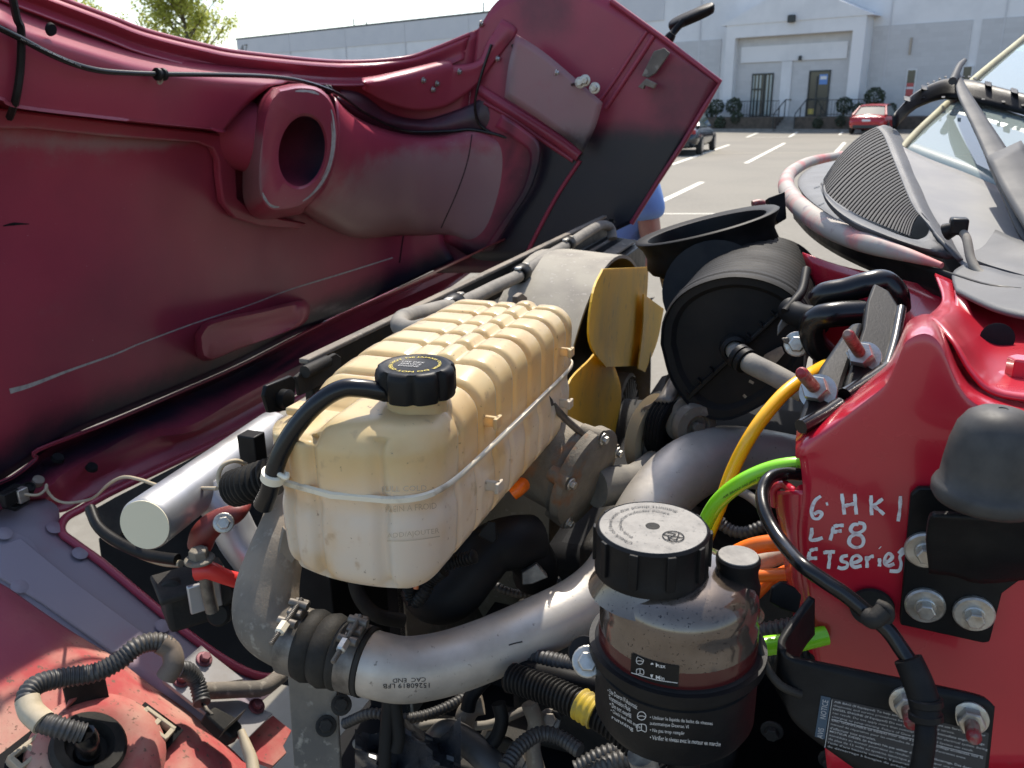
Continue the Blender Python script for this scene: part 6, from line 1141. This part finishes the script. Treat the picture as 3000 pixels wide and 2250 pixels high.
# ---------- coloured air lines ----------
tube('yellow_air_line', [P(2420, 1070, .92), P(2360, 1105, .88), P(2290, 1160, .86), P(2210, 1260, .85), P(2150, 1370, .86), P(2110, 1480, .87), P(2070, 1580, .9), P(2040, 1660, .95)], .0072, m_ytube, TR, 'bright yellow nylon air line', seg=16)
GT = tube('green_air_line', [P(2430, 1370, .74), P(2350, 1362, .74), P(2260, 1375, .75), P(2170, 1415, .77), P(2100, 1475, .80), P(2060, 1550, .84), P(2045, 1620, .88)], .0078, m_green, TR, 'bright green nylon air line with printed lettering', seg=18)
text_on(GT, 'AIR BRAKE SAE J844 TYPE B 3/8" O D  MADE IN', [(2128, 1440), (2348, 1360), (2348, 1369), (2132, 1449)], m_ink, GT, arc=lambda s, t: (2118+s*228, 1452-92*math.sin(s*1.45)+2+t*9), off=.0005)
tube('green_air_line', [P(2210, 1898, .70), P(2260, 1890, .70), P(2330, 1882, .70), P(2420, 1860, .70)], .0082, m_green, TR, 'bright green line emerging below the holder strap', seg=16)
OT = tube('orange_air_line', [P(2120, 1640, .80), P(2200, 1602, .78), P(2290, 1588, .76), P(2400, 1580, .75)], .0080, m_orange, TR, 'upper thick orange nylon line behind the reservoir', seg=16)
tube('orange_air_line', [P(2150, 1700, .77), P(2220, 1688, .76), P(2310, 1682, .75), P(2420, 1680, .74)], .0060, m_orange, TR, 'middle orange nylon line behind the reservoir', seg=16); tube('orange_air_line', [P(2150, 1790, .80), P(2210, 1745, .78), P(2270, 1690, .77), P(2340, 1655, .76)], .0055, m_orange, TR, 'lower slanting orange nylon line behind the reservoir', seg=16)
tube('white_hose', [P(2130, 1690, .82), P(2220, 1650, .8), P(2320, 1618, .79), P(2400, 1605, .78)], .0085, M('dirty_white_hose', (.42, .37, .3), .7, col2=(.3, .22, .16), scale=40), TR, 'dirty white hose between the orange lines', seg=14)
tube('split_loom', [P(2150, 1880, .76), P(2230, 1855, .75), P(2330, 1835, .74)], .0085, m_loom, TR, 'thin loom above the lower green line', amp=.08, pitch=.005)
tube('split_loom', [P(2230, 1945, .74), P(2300, 1935, .73), P(2390, 1925, .72)], .0085, m_blk, TR, 'thin loom beneath the lower green line', amp=.08, pitch=.005)
tube('reservoir_hose', [PB-ZZ*.10+RR*.01, PB-ZZ*.15+RR*.012, PB-ZZ*.22+RR*.015], .013, m_rub, TR, 'black fabric hose below the fluid reservoir', seg=16); tube('reservoir_hose', [PB-ZZ*.105-LL*.02-RR*.02, PB-ZZ*.15-LL*.01-RR*.01, PB-ZZ*.21], .011, M('dirty_pipe', (.32, .29, .24), .6, col2=(.1, .09, .08), scale=60), TR, 'dirty pale pipe below the fluid reservoir', seg=16)
# ---------- cowl, seal, grille, wipers, windscreen ----------
m_cowl = M('grey_cowl_plastic', (.085, .087, .09), .55, spec=.3, col2=(.11, .11, .11), scale=6, bump=.25, bscale=900, rvar=.06); m_fin = M('black_grille_plastic', (.011, .011, .012), .6, spec=.2, col2=(.018, .018, .018), scale=10)
m_sealm = M('faded_seal', (.36, .32, .28), .65, col2=(.50, .15, .14), scale=9, lo=.46, hi=.62, col3=(.18, .14, .16), s3=30, lo3=.62, hi3=.72)
CZ = 1.52
so_ = [(3090, 855, 1.50), (2980, 850, 1.50), (2880, 815, 1.505), (2760, 778, 1.51), (2650, 745, 1.515), (2540, 712, 1.52), (2440, 672, 1.52), (2370, 628, 1.52), (2320, 580, 1.52), (2303, 540, 1.52), (2318, 505, 1.52), (2370, 475, 1.52), (2440, 460, 1.52), (2500, 450, 1.52)]
SE = tube('hood_seal', [ZP(x, y, z) for x, y, z in so_[3:]], [.0035, .009, .0135, .0155, .017, .0175, .0175, .0165, .0155, .0145, .014], m_sealm, TR, 'pale worn rubber hood seal with red paint smears', seg=16, sub=6)
st2 = [(3090, 830), (2980, 800), (2880, 770), (2800, 735), (2700, 712), (2600, 690), (2500, 655), (2420, 610), (2360, 560), (2345, 520), (2380, 488), (2450, 470)]
in2 = [(3090, 780), (3010, 760), (2920, 740), (2850, 710), (2760, 690), (2660, 660), (2560, 610), (2480, 560), (2430, 515), (2440, 490), (2470, 470), (2520, 455)]
CW = patch('cowl_panel', [[ZP(x, y+24, 1.498) for x, y in st2], [ZP(x, y, 1.512) for x, y in st2], [ZP(x, y, 1.518) for x, y in in2], [ZP(x+60, y-40, 1.53) for x, y in in2]], m_cowl, TR, 'grey textured plastic cowl panel below the windscreen', thick=-.003, su=5, sv=4)
patch('cowl_skirt', [[ZP(x, y, 1.505) for x, y in [(2990, 850), (2900, 838), (2780, 800), (2640, 752), (2520, 716), (2420, 672), (2340, 610), (2312, 560)]], [ZP(x, y, 1.47) for x, y in [(2800, 895), (2780, 880), (2700, 850), (2620, 820), (2540, 790), (2440, 740), (2370, 690), (2325, 640)]]], m_blk, CW, thick=-.003, su=4)
patch('cowl_shelf', [[ZP(x, y, 1.50) for x, y in [(2800, 850), (2860, 880), (2920, 905), (3000, 925), (3090, 935)]], [ZP(x, y, 1.505) for x, y in [(2790, 800), (2850, 820), (2930, 850), (3010, 862), (3090, 865)]], [ZP(x, y, 1.512) for x, y in [(2830, 770), (2890, 780), (2960, 800), (3020, 810), (3090, 812)]]], m_cowl, CW, thick=-.004, su=5)
# louvred dome
gl = [(2565, 372), (2530, 392), (2490, 425), (2450, 465), (2420, 500), (2411, 530), (2416, 558), (2450, 592), (2500, 622), (2560, 650), (2640, 682), (2680, 695)]      # left / lower edge of the fins
gr_ = [(2566, 372), (2585, 392), (2598, 420), (2610, 450), (2622, 480), (2632, 505), (2642, 530), (2652, 555), (2662, 580), (2672, 600), (2683, 618), (2694, 630)]     # ridge edge
def gz(t): return P
def lin(l, t):
    i = t*(len(l)-1); k = min(int(i), len(l)-2); f = i-k; return A(l[k])*(1-f)+A(l[k+1])*f
def gd(y, lift=0): return float(np.interp(y, [370, 460, 560, 690, 800], [1.62, 1.42, 1.25, 1.07, .98]))-lift
def gP(x, y, lift=0): return P(x, y, gd(y, lift))
tb = [(2590, 366), (2612, 378), (2630, 405), (2645, 440), (2660, 475), (2675, 510), (2695, 555), (2715, 600), (2740, 650), (2768, 690), (2790, 725), (2810, 755)]
gsl = [(2412, 525), (2413, 545), (2422, 566), (2450, 592), (2480, 611), (2510, 628), (2545, 644), (2580, 658), (2615, 672), (2645, 683), (2668, 692)]
def Dm(t, s_, lift=0):        # dome surface: t down the ridge, s from sill to ridge
    a, b = lin(gsl, min(1, max(0, t))), lin(gr_, min(1, max(0, t))); bow = 4*s_*(1-s_); q = a*(1-s_)+b*s_+A([-3, -8-14*(1-t)**3])*bow
    return gP(q[0], q[1], .006+.014*math.sin(min(1, s_*1.3)*1.57)+lift)
V, Fc = [], []
for i_ in range(31):
    for k_ in range(13): V.append(Dm(i_/30, k_/12, -.016))
Fc = [(i_*13+k_, i_*13+k_+1, (i_+1)*13+k_+1, (i_+1)*13+k_) for i_ in range(30) for k_ in range(12)]
DM = mk('louvre_dome', V, Fc, m_void, TR, 'charcoal louvred cowl air inlet with fine curved slats')
patch('dome_ridge', [[gP(*p, .020) for p in gr_], [gP(*((A(a)*.5+A(b)*.5)), .028) for a, b in zip(gr_, tb)], [gP(*p, .006) for p in tb], [gP(p[0]+16, p[1]+4, -.02) for p in tb]], m_cowl, DM, thick=-.004, su=5, sv=5)
lo2 = [(2411, 530), (2416, 560), (2450, 596), (2500, 628), (2560, 657), (2640, 690), (2690, 702), (2720, 690)]; lo3 = [(2405, 545), (2418, 590), (2455, 635), (2515, 675), (2590, 705), (2680, 735), (2760, 758), (2812, 756)]
patch('dome_sill', [[gP(*p, .012) for p in lo2], [gP(*((A(a)+A(b))/2), .016) for a, b in zip(lo2, lo3)], [gP(*p, -.015) for p in lo3]], m_cowl, DM, thick=-.004, su=5, sv=4)
patch('dome_lip', [[gP(*p, .010) for p in [(2690, 702), (2715, 690), (2722, 660), (2700, 630)]], [gP(*p, .014) for p in [(2740, 722), (2745, 700), (2738, 668), (2720, 640)]], [gP(*p, .0) for p in [(2805, 752), (2790, 730), (2768, 690), (2745, 650)]]], m_cowl, DM, thick=-.004)
NS = 36
tk = [((k)/NS)**1.12 for k in range(NS+1)]
for k in range(NS):
    t0, t1 = tk[k], tk[k]+(tk[k+1]-tk[k])*.66; rows_ = []
    for tt, lf in ((t0, -.014), (t0, 0), (t0+(t1-t0)*.5, .0012), (t1, 0), (t1, -.014)): rows_.append([Dm(tt, s_/10, lf) for s_ in range(11)])
    V = [p for r in rows_ for p in r]; mk('slat', V, [(j_*11+i_, j_*11+i_+1, (j_+1)*11+i_+1, (j_+1)*11+i_) for j_ in range(4) for i_ in range(10)], m_fin, DM, ang=50)
patch('cowl_deck', [[gP(x, y, lf) for (x, y), lf in zip(r, (.0, -.01, -.02, -.02, -.02, -.02))] for r in ([(2635, 425), (2720, 464), (2814, 500), (2900, 535), (3000, 575), (3110, 615)], [(2650, 470), (2740, 540), (2830, 590), (2910, 630), (3010, 670), (3110, 690)], [(2690, 560), (2770, 650), (2850, 720), (2930, 750), (3020, 770), (3110, 780)], [(2780, 720), (2830, 780), (2890, 815), (2960, 830), (3040, 840), (3110, 840)])], M('pale_cowl_plastic', (.22, .22, .22), .6, spec=.3, col2=(.27, .265, .25), scale=7, bump=.15, bscale=700), CW, thick=-.003, su=4, sv=4)
# windscreen
def wsP(x, y): return P(x, y, float(np.interp(y, [0, 300, 480, 760], [1.75, 1.75, 1.5, 1.1])))
WS = None
w0 = P(2645, 436, 1.5); wn_ = nrm(np.cross(P(3090, 610, 1.22)-w0, P(2900, 170, 1.95)-w0))
def wp_(x, y, t=0): return onp(x, y, wn_, w0)+(wn_ if wn_@(C-w0) > 0 else -wn_)*t
m_ws = bpy.data.materials.new('windscreen_glass'); m_ws.use_nodes = True; _n = m_ws.node_tree.nodes; _l = m_ws.node_tree.links; _n.clear(); _o = _n.new('ShaderNodeOutputMaterial'); _tr = _n.new('ShaderNodeBsdfTransparent'); _tr.inputs[0].default_value = (.70, .90, .82, 1); _gl = _n.new('ShaderNodeBsdfGlossy'); _gl.inputs['Roughness'].default_value = .04; _gl.inputs[0].default_value = (.9, .95, .95, 1)
_lw = _n.new('ShaderNodeLayerWeight'); _lw.inputs[0].default_value = .42; _df = _n.new('ShaderNodeBsdfDiffuse'); _df.inputs[0].default_value = (.62, .74, .70, 1); _mA = _n.new('ShaderNodeMixShader'); _mB = _n.new('ShaderNodeMixShader'); _mA.inputs[0].default_value = .38
_l.new(_tr.outputs[0], _mA.inputs[1]); _l.new(_df.outputs[0], _mA.inputs[2]); _l.new(_lw.outputs['Fresnel'], _mB.inputs[0]); _l.new(_mA.outputs[0], _mB.inputs[1]); _l.new(_gl.outputs[0], _mB.inputs[2]); _l.new(_mB.outputs[0], _o.inputs[0])
WS = patch('windscreen', [[wp_(*p) for p in [(2640, 436), (2720, 466), (2814, 500), (2900, 535), (3110, 615)]], [wp_(*p) for p in [(2760, 322), (2840, 350), (2920, 380), (3010, 400), (3150, 430)]], [wp_(*p) for p in [(3030, 85), (3080, 110), (3120, 140), (3160, 170), (3210, 200)]]], m_ws, TR, 'green-tinted windscreen with dusty yellowish edge', thick=-.005, su=4, sv=4)
m_dwsh = M('dashboard', (.35, .36, .36), .7, col2=(.28, .28, .28), scale=5); 
patch('dashboard', [[wp_(*p, -.04) for p in [(2650, 445), (2730, 470), (2830, 505), (2950, 555), (3110, 620)]], [wp_(*p, -.12) for p in [(2740, 400), (2820, 420), (2900, 440), (3000, 470), (3150, 500)]], [wp_(*p, -.30) for p in [(2860, 330), (2920, 350), (3000, 370), (3080, 390), (3200, 410)]]], m_dwsh, TR, 'pale dashboard seen through the windscreen', thick=-.004)
tube('windscreen_edge', [wp_(2640, 440, .0), wp_(2670, 405, .0), wp_(2720, 355, 0), wp_(2860, 228, 0), wp_(3020, 95, 0), wp_(3100, 20, 0)], [.006, .007, .007, .008, .008, .008], M('dusty_yellow_gasket', (.42, .40, .24), .7, col2=(.3, .28, .18), scale=10), TR, 'dusty yellowish gasket along the windscreen edge', seg=12)
# wiper arm in front
ar = [(2790, 275, .045), (2800, 310, .045), (2812, 345, .045), (2850, 420, .045), (2890, 500, .045), (2925, 575, .045), (2960, 650, .045), (3000, 730, .04), (3040, 800, .04)]
aw = [14, 26, 36, 46, 60, 76, 84, 90, 90]
def strip(pts, wds, lift):
    L_, R_ = [], []
    for i, (x, y, t) in enumerate(pts):
        a, b = pts[max(i-1, 0)], pts[min(i+1, len(pts)-1)]; d = A([b[0]-a[0], b[1]-a[1]], dtype=float); d /= np.linalg.norm(d); n = A([-d[1], d[0]]); c_ = A([x, y], dtype=float)
        L_.append(wp_(*(c_+n*wds[i]/2), t)); R_.append(wp_(*(c_-n*wds[i]/2), t))
    return L_, R_
L_, R_ = strip(ar, aw, 0); mid2 = [(a+b)/2+nrm(C-a)*.008 for a, b in zip(L_, R_)]
m_arm = M('grey_wiper_paint', (.06, .063, .067), .6, spec=.2, col2=(.085, .085, .085), scale=9, rvar=.06)
WA = patch('wiper_arm', [L_, mid2, R_], m_arm, TR, 'grey wiper arm over the driver side of the windscreen', thick=-.006, su=4, sv=3)
box('arm_pivot', wp_(2905, 565, .06), nrm(wp_(2950, 540, 0)-wp_(2860, 600, 0))*.022, nrm(wp_(2925, 600, 0)-wp_(2885, 520, 0))*.013, nrm(C-w0)*.010, m_blk, WA, bevel=.004)
L2, R2 = strip([(2912, 575, .075), (2950, 650, .072), (3000, 740, .07), (3050, 830, .07)], [110, 120, 126, 130], 0); patch('arm_cover', [L2, [(a+b)/2+nrm(C-a)*.012 for a, b in zip(L2, R2)], R2], m_arm, WA, thick=-.006, su=3, sv=3)
bl_ = [(2606, 376, .03), (2640, 345, .03), (2672, 312, .03), (2700, 285, .03), (2760, 270, .03), (2830, 272, .03), (2900, 292, .03), (2970, 312, .03), (3080, 350, .03)]
wt = [(2608, 374), (2650, 326), (2690, 294), (2760, 264), (2830, 264), (2900, 284), (3000, 314), (3100, 348)]; wb2 = [(2622, 394), (2664, 350), (2705, 324), (2768, 302), (2830, 310), (2900, 326), (3000, 352), (3100, 386)]
WB = patch('wiper_blade', [[wp_(*p, .02) for p in wt], [wp_(*((A(a)+A(b))/2), .034) for a, b in zip(wt, wb2)], [wp_(*p, .012) for p in wb2]], m_blk, TR, 'black wiper blade lying along the windscreen base', thick=-.006, su=4, sv=4)
for i, (x, y) in enumerate(((2885, 292), (2960, 314), (2800, 276), (2650, 336), (2700, 302))): box('blade_joint', wp_(x, y+8, .036), nrm(wp_(x+20, y+8, 0)-wp_(x-20, y-4, 0))*.010, nrm(wp_(x, y+20, 0)-wp_(x, y-20, 0))*.017, nrm(C-w0)*.007, m_arm if i % 2 else m_blk, WB, bevel=.003)
for k in range(10): box('blade_tooth', wp_(2712+k*17, float(np.interp(2712+k*17, [p[0] for p in wt], [p[1] for p in wt]))+4, .030), nrm(wp_(2820, 300, 0)-wp_(2780, 300, 0))*.0022, nrm(wp_(2800, 320, 0)-wp_(2800, 280, 0))*.006, nrm(C-w0)*.010, m_blk, WB, bevel=0)
for k in range(7): box('blade_clip', wp_(2700+k*58, 322-14*math.sin(k*.5+.3)+k*5, .022), nrm(wp_(2820, 300, 0)-wp_(2780, 300, 0))*.003, nrm(wp_(2800, 320, 0)-wp_(2800, 280, 0))*.006, nrm(C-w0)*.004, m_blk, WB, bevel=0)
tube('arm_hook', [wp_(2778, 312, .05), wp_(2796, 276, .055), wp_(2812, 256, .055)], [.008, .007, .005], m_arm, WA, seg=8)
# washer hose
tube('washer_hose', [P(2815, 675, 1.02), P(2832, 700, 1.0), P(2845, 760, .98), P(2875, 805, .96), P(2930, 820, .94), P(3010, 822, .92), P(3090, 820, .90)], .0052, m_hose, TR, 'grey washer hose along the cowl', seg=14)
NZ = box('washer_nozzle', P(2808, 662, 1.02), LL*.012, RR*.010, ZZ*.010, m_blk, TR, 'black washer nozzle plugged into the cowl', bevel=.003); tube('nozzle_stub', [P(2770, 680, 1.03), P(2800, 668, 1.02)], [.011, .008], m_blk, NZ, seg=12)
tube('washer_hose', [P(2865, 915, .93), P(2868, 950, .90), P(2850, 985, .88), P(2790, 1018, .86)], .0058, m_rub, TR, 'black hose passing down beside the red gusset', seg=14)
stroke(CW, [[(2395, 605), (2415, 595)], [(2385, 552), (2402, 546)]], 3, m_blk, CW, 'cowl_slot', n=3)
# clutter at the far end of the cowl
plate('cowl_hinge', [P(x, y, 1.5) for x, y in [(2250, 580), (2275, 570), (2300, 560), (2305, 640), (2280, 655), (2262, 620)]], .02, m_blk, TR, 'black hinge clutter at the far cowl corner'); tube('red_knob', [P(2205, 600, 1.55), P(2225, 596, 1.55), P(2240, 600, 1.55)], .008, m_tip, TR, 'small red knob beside the intake seal', seg=10)
# ---------- rest of the cab (mostly out of frame) ----------
CBX = box('cab_body', W(1.58, 1.30, 1.20), LL*.90, RR*.72, ZZ*.42, m_red, TR, 'red cab body behind the windscreen', bevel=.05)
box('cab_cowl_side', W(.70, .38, 1.12), LL*.02, RR*.22, ZZ*.34, m_red, TR, 'red cab side ahead of the door', bevel=.012)
dr_ = box('door', W(.674, 1.15, 1.22), LL*.008, RR*.46, ZZ*.36, m_red, CBX, bevel=.006); box('door_handle', W(.655, 1.48, 1.42), LL*.014, RR*.07, ZZ*.015, m_blk, CBX, bevel=.006)
box('cab_roof', W(1.58, 1.38, 2.36), LL*.80, RR*.62, ZZ*.05, m_red, CBX, bevel=.04); box('rear_wall', W(1.58, 1.99, 1.98), LL*.82, RR*.02, ZZ*.38, m_red, CBX, bevel=.01)
for u in (.76, 2.40):
    for r_ in (.84, 1.66): tube('pillar', [W(u, r_, 1.60), W(u+(.04 if u < 1 else -.04), r_+(.0 if r_ > 1 else .02), 2.33)], .035, m_red, CBX, lin=True, seg=8)
    box('side_window', W(u, 1.25, 1.97), LL*.004, RR*.40, ZZ*.34, m_glass, CBX, bevel=0)
